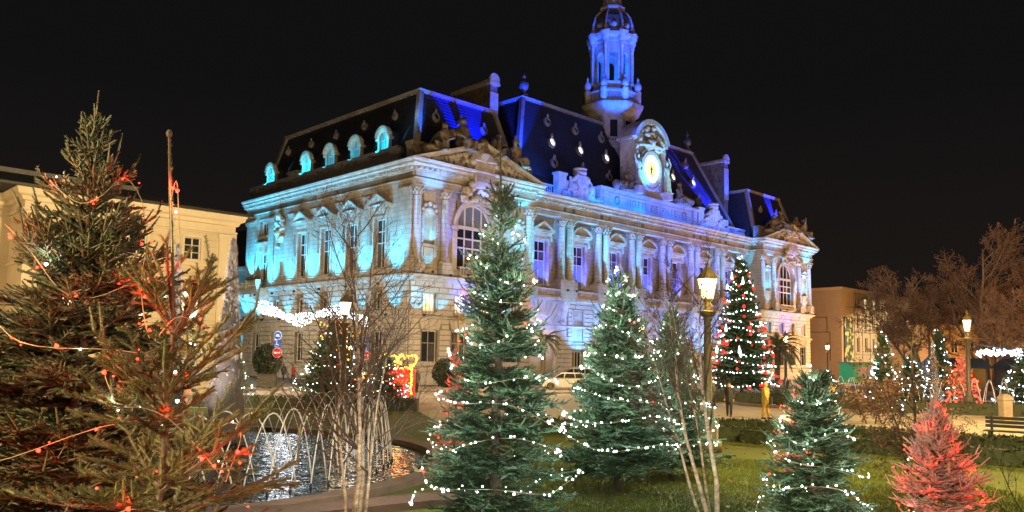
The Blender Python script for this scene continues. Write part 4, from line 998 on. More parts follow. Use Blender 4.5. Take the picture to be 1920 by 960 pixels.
for x0 in (0, LB-WP):
    F = FPr(x0)
    for a, c in ((.55, SKYB), (3.95, VIO), (12.25, CYAN), (15.65, CYAN)): flood(F(a, 1.25, 10.7), F(a, .25, 16.5), 13000*K, c if x0 == 0 else SKYB, 36, .05)
    for a in (2.07, 14.13): flood(F(a+.3, .25, 13.5), F(a-.1, -.35, 16.2), 700*K, CYAN, 100, .5, box=False); flood(F(a, .8, 10.9), F(a, .1, 13), 420*K, CYAN, 70, .4)
    flood(F(6.2, 1.2, 10.9), F(6.6, .1, 15), 1000*K, (.1, .13, 1), 70, .6); flood(F(10.0, 1.2, 10.9), F(9.8, .1, 15), 1100*K, SKYB, 70, .6)
    flood(F(8.1, 1.6, 18.6), F(8.1, .8, 21.5), 900*K, (.10, .22, 1), 120, .8, box=False)
    flood(F(2.0, 1.9, 18.4), F(2.0, .6, 21.0), 1300*K, SKYB, 120, .8, box=False); flood(F(14.0, 1.9, 18.4), F(14, .6, 21.0), 1300*K, CYAN, 120, .8, box=False)
    for a in (3.5, 12.5): flood(F(a, 1.4, 6.7), F(a, .2, 9.0), 1600*K, CYAN if a < 4 else SKYB, 85, .6, box=False)
    flood(F(7.6, 1.3, 6.8), F(7.6, .1, 8.6), 2600*K, VIO, 110, .6, box=False)
cols = [CYAN, CYAN, (.07, .42, 1), SKYB, VIO, VIO, SKYB, CYAN]
for i in range(8):
    c = U0+(i-.5)*UB
    for s in (-.78, .78):
        if (i == 0 and s < 0) or (i == 7 and s > 0): continue
        flood(FCC(c+s, 1.1, 10.7), FCC(c+s, .12, 16.5), 14000*K, cols[i], 34, .05)
    flood(FC(c, 2.6, 8.6), FC(c, 1.2, 10.6), 200*K, CYAN, 90, .5, box=False)
for i in range(7):
    c = U0+i*UB
    flood(FC(c-.5, .35, 11.0), FC(c-.3, -.3, 14), 2600*K, DEEP, 80, .7, box=False); flood(FC(c+.8, .5, 10.7), FC(c+.6, 0, 15), 7000*K, (.08, .13, 1), 60, .6)
    flood(FC(c, 2.6, 13.5), FC(c, .6, 20), 800*K, (.10, .55, 1) if i < 3 else (.16, .34, 1), 80, .8, box=False)
    flood(FC(c, 3.5, 5), FC(c, 0, 8), 4200*K, (.07, .22, 1), 110, .9, box=False)
for i in arch_b: flood(FC(U0+i*UB, -1.5, .5), FC(U0+i*UB, -2.2, 6), 1500*K, (.35, .3, 1), 120, .8, box=False); light('porch_lamp', 'POINT', FC(U0+i*UB, -3.0, 5.2), 900, (1, .8, .5), hall, size=.2)
for i in (1, 2, 4, 5): flood(FC(U0+i*UB, 2.2, 3.2), FC(U0+i*UB, 0, 7.5), 3600*K, SKYB, 110, .8, box=False)
# attic wash from the cornice, deep blue
for x in np.linspace(17, 64.6, 26): flood((x, .15, 21.5), (x, 2.1, 22.9), 1500*K, (0, .11, 1), 130, .7, box=False)
# roof beams
flood((2.3, 1.1, 23.4), (2.9, 3.1, 29.6), 26000*K, (.0, .12, 1), 24, .3); flood((9.0, .3, 22.0), (8.6, 3.2, 29.5), 260000*K, (0, .01, 1), 54, .6)
flood((15.2, .4, 22.2), (14.6, 3.6, 29), 80000*K, DEEP, 30, .3)
flood((LB-13.2, .2, 21.9), (LB-13.6, 2.9, 29), 60000*K, (.0, .06, 1), 14, .3); flood((LB-7, .3, 22.0), (LB-6.6, 3.2, 29.5), 240000*K, DEEP, 26, .3)
flood((16.5, 1.9, 22.9), (20.0, 5.6, 30), 90000*K, (0, .04, 1), 26, .5); flood((LB-18, 1.2, 21.9), (LB-24, 6.4, 28), 130000*K, DEEP, 24, .5)
flood((24, 1.8, 22.3), (29, 6.5, 32), 3200*K, (.04, .1, 1), 60, .9, box=False); flood((20, 2, 22.5), (23.5, 7.7, 34.5), 12000*K, (.05, .08, 1), 22, .7, box=False)
flood((3, -.5, 23.3), (4.3, 3.2, 29.6), 1400*K, (.05, .1, 1), 40, .8, box=False)
light('oculus_floodlight', 'POINT', (1.3, 2.2, 26.9), 60, (.3, .6, 1), hall, size=.1)
for x in (15.75, LB-15.75): light('chimney_floodlight', 'SPOT', (x, 1.6, 22.6), 30000, (.0, .05, 1), hall, (x, 6, 32.5), 22, .5, .1)
for a in (6, 11, 16, 21, 29.4): flood((-.75, a, 23.0), (1.0, a, 24.2), 1500*K, (.02, .62, 1), 72, .5, box=False)
for a in (): light('dormer_lamp', 'POINT', FS(a, -.02, 22.7), 9, (.1, .7, 1), hall, size=.05)
# bell tower
for k in range(8):
    tt = R(45*k+22.5); flood((TX+3.55*math.cos(tt), TY+3.55*math.sin(tt), 40.3), (TX+2.9*math.cos(tt), TY+2.9*math.sin(tt), 44.5), 7000*K, (.005, .085, 1), 46, .4, box=False)
light('lantern_glow', 'POINT', (TX, TY, 41.5), 3000, (.0, .09, 1), hall, size=.3)
for p, e in (((30, -6, 22.2), 190000), ((49, -8, 23), 40000)): light('tower_floodlight', 'SPOT', p, e, (0, .07, 1), hall, (TX-.5, TY, 47.0), 25, .5, .2)
light('tower_warm_spill', 'SPOT', (60, -30, 12), 5000, (1, .75, .5), hall, (TX+1, TY, 34), 22, .9, .3)
# clock and its figures
flood((37.5, -.6, 24.3), (40.4, 1.8, 31), 6500*K, (.06, .38, 1), 90, .8, box=False); flood((44.3, -.4, 24.2), (43.4, 1.6, 29), 4200*K, (.12, .75, 1), 80, .8, box=False)
light('clock_lamp', 'POINT', FK(0, 2.4, 27.7), 55, (1, .85, .5), hall, size=.3)
for x in (26.3, 55.6): flood((x-1, -.8, 21.8), (x, 1.4, 24), 2000*K, (.02, .13, 1), 110, .8, box=False)
# ============================================================ GROUND
def sheet(name, pts, z, mat, kind='structure', n=0):
    mb = MB(); mb.poly([(x, y, z) for x, y in pts]); o = mb.obj(name, mat); return tag(o, kind=kind)
sheet('ground', [(-900, -300), (900, -300), (900, 1500), (-900, 1500)], 0, M['asphalt'])
sheet('plaza_paving', [(-60, 29.5), (-60, 54), (9, 64), (80, 64), (80, 22), (14, 30)], .008, M['paving'])
sheet('pavement', [(-26, 62.5), (-9.6, 72.0), (60, 131), (64, 127), (14, 75), (-4, 58)], .012, M['paving'])
# kerbs and lane lines on the plaza edge
mb = MB(); mb.hexa([(-60, 54, .0), (9, 64, 0), (9, 64.3, 0), (-60, 54.3, 0)], [(-60, 54, .12), (9, 64, .12), (9, 64.3, .12), (-60, 54.3, .12)]); tag(mb.obj('kerb', M['kerb']), kind='structure')
mb = MB()
for k in range(9):
    x = 8+k*3.2; mb.hexa([(x, 30.6+k*-.25, .012), (x+2.4, 30.4-k*.25, .012), (x+2.4, 30.55-k*.25, .012), (x, 30.75-k*.25, .012)], [(x, 30.6-k*.25, .016), (x+2.4, 30.4-k*.25, .016), (x+2.4, 30.55-k*.25, .016), (x, 30.75-k*.25, .016)])
for k in range(5): mb.box(12, 40, 33+k*1.7, 33.12+k*1.7, .0125, .0165)
tag(mb.obj('pavement_joint_lines', M['roadpaint']), kind='structure')
sheet('lawn', [(-60, -10), (-60, 40.5), (-4.5, 40.5), (-2, 30), (5.5, 29.2), (9.0, 27.2), (14, 22.6), (26, 14), (26, -10)], .02, M['grass'])
# grass blades on the near lawn
def blades(n, fn, h=.055):
    P = np.array([fn() for _ in range(n)]); a = np.random.rand(n)*2*PI; w = .006+.004*np.random.rand(n); hh = h*(.5+np.random.rand(n))
    d = np.stack([np.cos(a)*w, np.sin(a)*w, np.zeros(n)], 1); top = np.stack([(np.random.rand(n)-.5)*.05, (np.random.rand(n)-.5)*.05, hh], 1)
    base = np.concatenate([P, np.full((n, 1), .018)], 1)
    V = np.stack([base-d, base+d, base+top], 1).reshape(-1, 3); F = np.arange(3*n).reshape(-1, 3)
    return V, F
V, F = blades(70000, lambda: (random.uniform(-.8, 11), 14.5+8.5*random.random()**1.3))
tag(npmesh('grass', V, F, M['blade']), kind='stuff')
n_ = 900; P_ = np.stack([np.random.rand(n_)*16-5, 14.5+np.random.rand(n_)*13, np.full(n_, .045)], 1); P_[:, 0] += (P_[:, 1]-14)*.3; a_ = np.random.randn(n_, 3)*[.03, .03, .012]; b_ = np.random.randn(n_, 3)*[.03, .03, .012]
P_ = P_[P_[:, 0] > -1.5+.0*P_[:, 1]]; a_ = a_[:len(P_)]; b_ = b_[:len(P_)]
tag(npmesh('fallen_leaves', np.stack([P_-a_, P_+b_, P_+a_, P_-b_], 1).reshape(-1, 3), np.arange(4*len(P_)).reshape(-1, 4), pm('fallen_leaf', (.28, .14, .04), (.16, .07, .025), .8, 3)), kind='stuff')
# sky dome is the dark World; far ridge of trees closes the horizon
# ------------------------------------------------------------ hedges
def hedge(label, p, q, w, h, dens=260, group='low clipped hedges round the lawns'):
    p = Vector((*p, 0)); q = Vector((*q, 0)); d = (q-p); L_ = d.length; d.normalize(); n = Vector((-d.y, d.x, 0))
    N = int(L_*dens); t = np.random.rand(N)*L_; s = (np.random.rand(N)-.5)*w; z = np.random.rand(N)*h
    face = np.random.rand(N); s = np.where(face < .4, np.sign(s)*w/2*(.9+.2*np.random.rand(N)), s); z = np.where(face > .6, h*(.93+.12*np.random.rand(N)), z)
    P = np.array(p)[None]+t[:, None]*np.array(d)+s[:, None]*np.array(n); P[:, 2] = z
    a = np.random.randn(N, 3)*.045; b = np.random.randn(N, 3)*.045
    V = np.stack([P-a, P+b, P+a], 1).reshape(-1, 3)
    o = npmesh('hedge', V, np.arange(3*N).reshape(-1, 3), M['hedge'])
    mb = MB(); c = [p-n*w*.44, q-n*w*.44, q+n*w*.44, p+n*w*.44]; mb.hexa([(v.x, v.y, .0) for v in c], [(v.x, v.y, h*.93) for v in c]); mb.obj('hedge_core', M['hedge'], o)
    return tag(o, label, 'hedge', group)
hedge('low clipped hedge along the near edge of the lawn on the right', (8.0, 28.0), (20, 17.2), .6, .5)
hedge('long low hedge in front of the lawn edge, left of the dark green fir', (-1.0, 30.6), (8.6, 28.3), .6, .55)
hedge('second row of low hedge nearer the pale pavement', (2.5, 33.4), (10.2, 31.4), .5, .5)
hedge('second hedge row behind the pink flocked tree', (10.2, 31.2), (22, 21.4), .5, .5)
hedge('far hedge at the back of the left lawn behind the fountain', (-16, 41.5), (-4.6, 40.8), .7, .6)
hedge('hedge strip across the plaza in front of the big decorated tree', (6, 56), (19, 55), .8, .7, 120)
hedge('hedge strip below the right-hand street lantern', (19, 47.5), (40, 41), .8, .7, 120)

# ============================================================ LEFT CREAM BUILDING
lb = empty('cream_building', (-18.73, 54.0, 0), BROT, 'cream classical building with pilasters and dark hipped roof behind the left spruces', 'building')
FLb = lambda a, o, z: (a, -o, z)
RD = M['render']
wins = [(-3.32+k*-3.42, ) for k in range(3)]
wo = []
for (a,) in wins: wo += [(a, a+1.08, 8.7, 10.15), (a-.1, a+1.18, 4.9, 6.85), (a-.1, a+1.18, 1.0, 3.6)]
mb = MB(); wall(mb, FLb, -12.4, 0, 0, 11.2, wo, .25)
mb.quad((0, 0, 0), (0, 12, 0), (0, 12, 11.2), (0, 0, 11.2)); mb.quad((-12.4, 0, 0), (-12.4, 3.2, 0), (-12.4, 3.2, 11.2), (-12.4, 0, 11.2)); mb.quad((-12.4, 3.2, 0), (-30, 3.2, 0), (-30, 3.2, 11.2), (-12.4, 3.2, 11.2)); mb.quad((0, 12, 0), (-30, 12, 0), (-30, 12, 11.2), (0, 12, 11.2))
mb.obj('wall', RD, lb)
P_ = [(-30, 3.2), (-12.4, 3.2), (-12.4, 0), (0, 0), (0, 12)]
mb = MB().sweep(P_, [(-.05, 10.62), (.12, 10.64), (.16, 10.78), (.05, 10.8), (.05, 11.15), (.2, 11.2), (.28, 11.4), (.5, 11.5), (.55, 11.7), (.62, 11.85), (-.1, 11.88)]); mb.obj('cornice', M['cornice_c'], lb)
mb = MB().sweep(P_, [(-.05, 7.6), (.1, 7.62), (.18, 7.75), (-.05, 7.82)]).sweep(P_, [(-.05, 4.35), (.12, 4.37), (.2, 4.5), (-.05, 4.58)]); mb.obj('string_course', M['cornice_c'], lb)
mb = MB()
for a in (-12.4, -1.05): mb.fbox(FLb, a, a+1.05, 0, .12, 0, 10.3); mb.fbox(FLb, a-.08, a+1.13, 0, .2, 10.3, 10.6)
mb.fbox(lambda a, o, z: (a, 3.2-o, z), -14.4, -13.7, 0, .12, 0, 10.3)
for (a,) in wins:
    for z0, z1, e in ((8.7, 10.15, 0), (4.9, 6.85, .1)):
        mb.fbox(FLb, a-e-.16, a-e, 0, .06, z0, z1); mb.fbox(FLb, a+1.08+e, a+1.24+e, 0, .06, z0, z1); mb.fbox(FLb, a-e-.16, a+1.24+e, 0, .07, z1, z1+.16); mb.fbox(FLb, a-e-.25, a+1.33+e, 0, .14, z0-.16, z0)
    mb.fbox(FLb, a-.35, a+1.43, 0, .3, 7.35, 7.55)
mb.obj('window_trim', M['cornice_c'], lb)
mb = MB()
for k in range(24): mb.fbox(FLb, -11.3, -1.1, 0, .012, .4+k*.44, .415+k*.44) if not any(0 < .4+k*.44-q < .1 for q in (4.4, 7.6)) else None
mb.obj('wall_joint', M['kerb'], lb)
mb = MB(); mb.tube([FLb(-11.2, .12, 10.6), FLb(-11.2, .12, 0)], .06, 6); mb.obj('downpipe', M['post'], lb)
def lwin(F, a0, a1, z0, z1, cols, rows, mats, parent, o=-.15):
    mb = MB(); c = .07
    for k in range(cols+1): x = lerp(a0+c/2, a1-c/2, k/cols); mb.fbox(F, x-c/2, x+c/2, o-.03, o+.04, z0, z1)
    for k in range(rows+1): z = lerp(z0+c/2, z1-c/2, k/rows); mb.fbox(F, a0, a1, o-.028, o+.035, z-c/2*.8, z+c/2*.8)
    w = mb.obj('window', FRM, parent)
    for i in range(cols):
        for j in range(rows): pane(F, lerp(a0, a1, i/cols)+.02, lerp(a0, a1, (i+1)/cols)-.02, lerp(z0, z1, j/rows)+.02, lerp(z0, z1, (j+1)/rows)-.02, o-.04, mats[(i+j*cols) % len(mats)], w)
    return w
for k, (a,) in enumerate(wins):
    lwin(FLb, a, a+1.08, 8.7, 10.15, 2, 3, ['glass'], lb)
    lwin(FLb, a-.1, a+1.18, 4.9, 6.85, 2, 3, ['litglass2', 'litglass2', 'litglass2', 'litglass2', 'litglass2', 'bluelit'] if k == 0 else ['litglass2'], lb)
    lwin(FLb, a-.1, a+1.18, 1.0, 3.6, 2, 3, ['glass'], lb)
lwin(lambda a, o, z: (a, 3.2-o, z), -14.9, -14.5, 8.0, 9.95, 1, 3, ['litglass'], lb, .02)
mb = MB(); T = [(-30.5, -.75, 11.9), (.75, -.75, 11.9), (.75, 12.5, 11.9), (-30.5, 12.5, 11.9)]; Rg = [(-30, 5.7, 13.7), (-4.6, 5.7, 13.7), (-4.6, 6.3, 13.7), (-30, 6.3, 13.7)]
mb.hexa(T, Rg); rf = mb.obj('roof', M['tarroof'], lb)
mb = MB(); mb.box(-30, -4.4, 5.5, 6.5, 13.68, 13.98); mb.obj('roof_ridge', ZN, rf)
mb = MB(); mb.box(-30.6, .85, -.9, -.76, 11.86, 12.0); mb.box(.76, .9, -.9, 12.5, 11.86, 12.0); mb.obj('gutter', M['iron'], rf)
light('street_wall_lamp', 'POINT', (-24.6, 36.5, 5.5), 900, (1, .68, .2), size=.25)

# blue-lit annex behind the hall
ax = empty('annex_building', (BX, BY, 0), BROT, 'small pale blue-lit building with slate roof squeezed beside the city hall', 'building')
FAx = lambda a, o, z: (1.2-o, a, z)
mb = MB(); wall(mb, FAx, 33.7, 60, 0, 13.2, [(35.4+k*3.2, 36.7+k*3.2, z, z+2.3) for k in range(5) for z in (1.2, 5.2, 9.2)], .25); mb.quad((1.2, 33.7, 0), (12, 33.7, 0), (12, 33.7, 13.2), (1.2, 33.7, 13.2)); mb.obj('wall', ST, ax)
mb = MB(); mb.fbox(FAx, 33.7, 60, 0, .5, 13.2, 13.6); mb.fbox(FAx, 33.7, 60, 0, .15, 8.3, 8.6); mb.obj('cornice', TR, ax)
mb = MB(); mb.hexa([(.9, 33.7, 13.6), (12, 33.7, 13.6), (12, 60, 13.6), (.9, 60, 13.6)], [(4.5, 33.7, 19.5), (8, 33.7, 19.5), (8, 60, 19.5), (4.5, 60, 19.5)]); mb.obj('roof', SL, ax)
for k in range(5):
    for z in (1.2, 5.2, 9.2): lwin(FAx, 35.4+k*3.2, 36.7+k*3.2, z, z+2.3, 2, 2, ['glass'] if k+z != 1.2 else ['litglass'], ax)
light('annex_floodlight', 'SPOT', FAx(38, 5, 1.5), 5000, CYAN, hall, FAx(38, 0, 8), 100, .7, .1); light('annex_floodlight', 'SPOT', FAx(35, 1.2, 7), 700, CYAN, hall, FAx(35, 0, 10), 100, .7, .1)

# ============================================================ MODERN CONCRETE BUILDING
mp = (57.05, 140.0)
mo = empty('concrete_building', (mp[0], mp[1], 0), BROT, 'modern beige concrete building with a tall poster, to the right of the city hall', 'building')
FM = lambda a, o, z: (a, -o, z); FMs = lambda a, o, z: (-o, a, z)
wo = [(6.4+k*2.6, 7.5+k*2.6, z, z+2.6) for k in range(18) for z in (3.0, 7.0, 10.4)[1:2]+(3.2,)]
H_ = 15.4
mb = MB(); wall(mb, FM, 0, 60, 0, 12.6, [(6.4+k*3.4, 7.5+k*3.4, z, z+2.7) for k in range(15) for z in (4.6, 8.8)], .35); mb.quad((0, 0, 12.6), (5.2, 0, 12.6), (5.2, 0, H_), (0, 0, H_)); mb.quad((5.2, 0, 12.6), (5.2, 2.2, 12.6), (5.2, 2.2, H_), (5.2, 0, H_)); mb.quad((5.2, 2.2, 12.6), (60, 2.2, 12.6), (60, 2.2, H_), (5.2, 2.2, H_)); mb.quad((5.2, 0, 12.6), (60, 0, 12.6), (60, 2.2, 12.6), (5.2, 2.2, 12.6))
mb.obj('wall', M['concrete'], mo)
mb = MB(); mb.quad((0, 0, 0), (0, 40, 0), (0, 40, H_), (0, 0, H_)); mb.obj('side_wall', M['concrete_r'], mo)
mb = MB(); mb.box(-.3, 60, -.3, 40, H_, H_+.45); mb.obj('roof_edge', M['concrete'], mo)
mb = MB()
for k in range(16): mb.fbox(FM, 5.2+k*3.4, 5.27+k*3.4, 0, .05, 2, 12.6)
for z in (4.2, 8.2, 12.5): mb.fbox(FM, 2, 60, 0, .04, z, z+.06)
for (a, z, b, y) in ((10, 8, 18, 8.08), (18, 5.5, 18.08, 8.08), (10, 3, 10.08, 8), (14, 12.4, 20, 12.48), (14, 10.6, 14.08, 12.4), (10.5, 10.6, 14, 10.68), (10.5, 8, 10.58, 10.6), (20, 8, 20.08, 12.4)): mb.fbox(FMs, a-8, b-8, 0, .06, z, y)
mb.obj('panel_joint', M['iron'], mo)
for k in range(8):
    for z in (4.6, 8.8): lwin(FM, 6.4+k*3.4, 7.5+k*3.4, z, z+2.7, 1, 1, ['glass'], mo, -.2)
for k in range(6):
    lwin(lambda a, o, z: (a, 2.2-o, z), 6.5+k*4.2, 7.5+k*4.2, 12.9, 14.7, 1, 1, ['litglass' if k in (0, 2, 3) else 'bluelit'], mo, .06)
pmt, t_, b_ = nt('poster_print'); N_ = t_.nodes; v_ = N_.new('ShaderNodeTexNoise'); v_.inputs['Scale'].default_value = 1.3; v_.inputs['Detail'].default_value = 1.5
c_ = N_.new('ShaderNodeValToRGB'); c_.color_ramp.interpolation = 'CONSTANT'; e_ = c_.color_ramp.elements; e_[0].color = (.02, .03, .02, 1); e_[1].position = .53; e_[1].color = (.35, .42, .12, 1); n_ = e_.new(.60); n_.color = (.75, .5, .1, 1)
tc_ = N_.new('ShaderNodeTexCoord'); t_.links.new(tc_.outputs['Object'], v_.inputs['Vector']); t_.links.new(v_.outputs[0], c_.inputs[0]); t_.links.new(c_.outputs[0], b_.inputs['Base Color'])
mb = MB(); mb.fbox(FM, .9, 4.3, .1, .2, 2.2, 10.6); po = mb.obj('poster', pmt, mo)
mb = MB(); mb.fbox(FM, .8, 4.4, .02, .1, 2.1, 10.7); mb.obj('poster_frame', M['iron'], po)
light('concrete_wall_fill', 'POINT', (mp[0]+20, mp[1]-4, 8), 24000, (1, .80, .50), size=.3); light('concrete_wall_fill', 'POINT', (mp[0]-6, mp[1]-14, 6), 7000, (1, .58, .28), size=.3)  # added fill points out in front of the walls; no lamp stands there

# far houses glowing orange under the street lamps, to the right
def far_house(name_label, x, y, w, d, h, rot, mat, roofh, lit):
    o = empty('town_house', (x, y, 0), rot, name_label, 'house', 'houses across the square on the right')
    F = lambda a, q, z: (a, -q, z)
    n = int(w/3); ops = [(1+k*3, 2.3+k*3, z, z+1.9) for k in range(n) for z in (1.2, 4.6, 8.0) if z+2 < h]
    m_ = MB(); wall(m_, F, 0, w, 0, h, ops, .2); m_.quad((0, 0, 0), (0, d, 0), (0, d, h), (0, 0, h)); m_.quad((w, 0, 0), (w, d, 0), (w, d, h), (w, 0, h)); m_.obj('wall', mat, o)
    for a0, a1, z0, z1 in ops: lwin(F, a0, a1, z0, z1, 2, 2, ['litglass' if random.random() < lit else 'glass'], o)
    m_ = MB(); m_.hexa([(-.3, -.3, h), (w+.3, -.3, h), (w+.3, d, h), (-.3, d, h)], [(1, d*.35, h+roofh), (w-1, d*.35, h+roofh), (w-1, d*.65, h+roofh), (1, d*.65, h+roofh)]); m_.box(w*.3, w*.3+1, d*.4, d*.4+1, h, h+roofh+1.4); m_.obj('roof', M['tarroof'], o)
    m_ = MB(); m_.fbox(F, -.2, w+.2, 0, .35, h-.3, h); m_.obj('cornice', M['concrete'], o)
far_house('low orange-lit house nearest the concrete building', 66, 128, 16, 9, 9.0, R(12), M['concrete'], 3, .25)
far_house('orange-lit house behind the decorated trees', 76, 116, 15, 9, 7.2, R(5), M['render'], 2.6, .3)
far_house('shopfront house glowing behind the right street lantern', 60, 92, 13, 8, 6.4, R(2), M['render'], 2.4, .35)
far_house('darker tall house at the right edge of the square', 70, 96, 18, 9, 10.5, R(-14), M['concrete_r'], 3, .2)
for x, y in ((64, 120), (76, 108), (58, 86), (68, 84)): light('shop_lamp', 'POINT', (x, y, 4.0), 7000, (1, .42, .09), size=.3)

# ============================================================ STREET LAMPS
GM = {}
def lamp_post():
    o = empty('street_lamp')
    m_ = MB(); m_.lathe([(.42, 0), (.42, .3), (.32, .35), (.32, .9), (.23, 1.0), (.18, 1.1), (.2, 1.2), (.14, 1.35), (.13, 2.5), (.105, 4.1), (.18, 4.15), (.26, 4.2), (.28, 4.26), (.14, 4.3)], 14); m_.obj('post', M['post'], o, True)
    m_ = MB(); m_.lathe([(.33, 4.26), (.33, 4.3), (.1, 4.34), (.07, 4.42), (.15, 4.5), (.09, 4.56), (.12, 4.62), (.2, 4.7)], 12); m_.obj('lantern_base', M['dark_brass'], o, True)
    m_ = MB(); m_.lathe([(.17, 4.7), (.285, 5.3)], 4, (0, 0, 0), PI/4); m_.obj('lantern_glass', M['lampglass'], o)
    m_ = MB()
    for k in range(4):
        t = PI/4+k*PI/2; m_.tube([(.18*math.cos(t), .18*math.sin(t), 4.7), (.295*math.cos(t), .295*math.sin(t), 5.3)], .016, 4)
    m_.lathe([(.31, 5.3), (.32, 5.34), (.26, 5.43), (.16, 5.58), (.07, 5.65), (.05, 5.72), (.07, 5.76), (.02, 5.82), (.01, 5.92)], 4, (0, 0, 0), PI/4)
    m_.lathe([(.24, 5.35), (.2, 5.48), (.09, 5.64)], 10); m_.obj('lantern_roof', M['dark_brass'], o)
    return o
lp = lamp_post()
LAMPS = [((6.05, 25.0), 'tall brass street lantern rising beside the right birch clump', 420), ((-8.1, 39.4), 'street lantern seen through the branches of the left birch', 420),
         ((26.0, 46.2), 'lone street lantern on a dark post at the right, before the brown plane trees', 900), ((9.7, 60.5), 'small street lantern behind the second fir, left of the birch twigs', 420), ((26.2, 77.5), 'street lantern left of the tall red and white decorated tree foot', 700), ((46.0, 118), 'far street lantern in front of the concrete building wall', 900)]
for i, ((x, y), lab, e) in enumerate(LAMPS):
    o = lp if i == 0 else copy_tree(lp); o.location = (x, y, 0); o.rotation_euler = (0, 0, .4+i*.3); tag(o, lab, 'street lamp', 'street lanterns of the square')
    if i in (4, 5): o.scale = (1, 1, .98)
    light('street_lamp_light', 'POINT', (x, y, 5.0), e*2.4, (1, .58, .22), size=.34)
# lanterns use a clear glass envelope round the burner: the point source sits inside the glass
# ============================================================ TREES
rng = np.random.RandomState(21)
def brush(segs, per_m, ln, wd, flat=.75):
    """needle triangles for shoots. segs: array (N,7) p0 p1 radius-scale"""
    S = np.asarray(segs, float); p0, p1, sc_ = S[:, :3], S[:, 3:6], S[:, 6]
    L_ = np.linalg.norm(p1-p0, axis=1); n = np.maximum(2, (L_*per_m).astype(int)); idx = np.repeat(np.arange(len(S)), n); N = len(idx)
    ax = ((p1-p0)/np.maximum(L_, 1e-6)[:, None])[idx]; t = rng.rand(N)
    base = p0[idx]+(p1-p0)[idx]*t[:, None]
    up = np.array([0, 0, 1.0]); e1 = np.cross(ax, up); l1 = np.linalg.norm(e1, axis=1); e1[l1 < .05] = [1, 0, 0]; e1 /= np.linalg.norm(e1, axis=1)[:, None]; e2 = np.cross(e1, ax)
    ph = rng.rand(N)*2*PI; c, s = np.cos(ph), np.sin(ph)*flat
    d = ax*(.55+.25*rng.rand(N))[:, None]+e1*c[:, None]+e2*(s+.12)[:, None]; d /= np.linalg.norm(d, axis=1)[:, None]
    l = ln*sc_[idx]*(.75+.45*rng.rand(N))*(1-.35*t**6); w = rng.randn(N, 3); w = np.cross(d, w); w /= np.linalg.norm(w, axis=1)[:, None]; w *= (wd*.5*sc_[idx])[:, None]
    tip = base+d*l[:, None]
    V = np.stack([base-w, base+w, tip], 1).reshape(-1, 3)
    return V
def cores(segs, rad, n=3):
    S = np.asarray(segs, float); p0, p1, sc_ = S[:, :3], S[:, 3:6], S[:, 6]; N = len(S)
    ax = p1-p0; ax /= np.maximum(np.linalg.norm(ax, axis=1), 1e-6)[:, None]; up = np.array([0, 0, 1.0]); e1 = np.cross(ax, up); l1 = np.linalg.norm(e1, axis=1); e1[l1 < .05] = [1, 0, 0]; e1 /= np.linalg.norm(e1, axis=1)[:, None]; e2 = np.cross(e1, ax)
    rings = []
    for P, f in ((p0, 1.0), (p1, .55)):
        for k in range(n):
            a = 2*PI*k/n; rings.append(P+(e1*math.cos(a)+e2*math.sin(a))*(rad*f*sc_)[:, None])
    V = np.stack(rings, 1).reshape(-1, 3); F = []
    b = np.arange(N)*2*n
    for k in range(n):
        j = (k+1) % n
        F.append(np.stack([b+k, b+j, b+n+j], 1)); F.append(np.stack([b+k, b+n+j, b+n+k], 1))
    return V, np.concatenate(F)
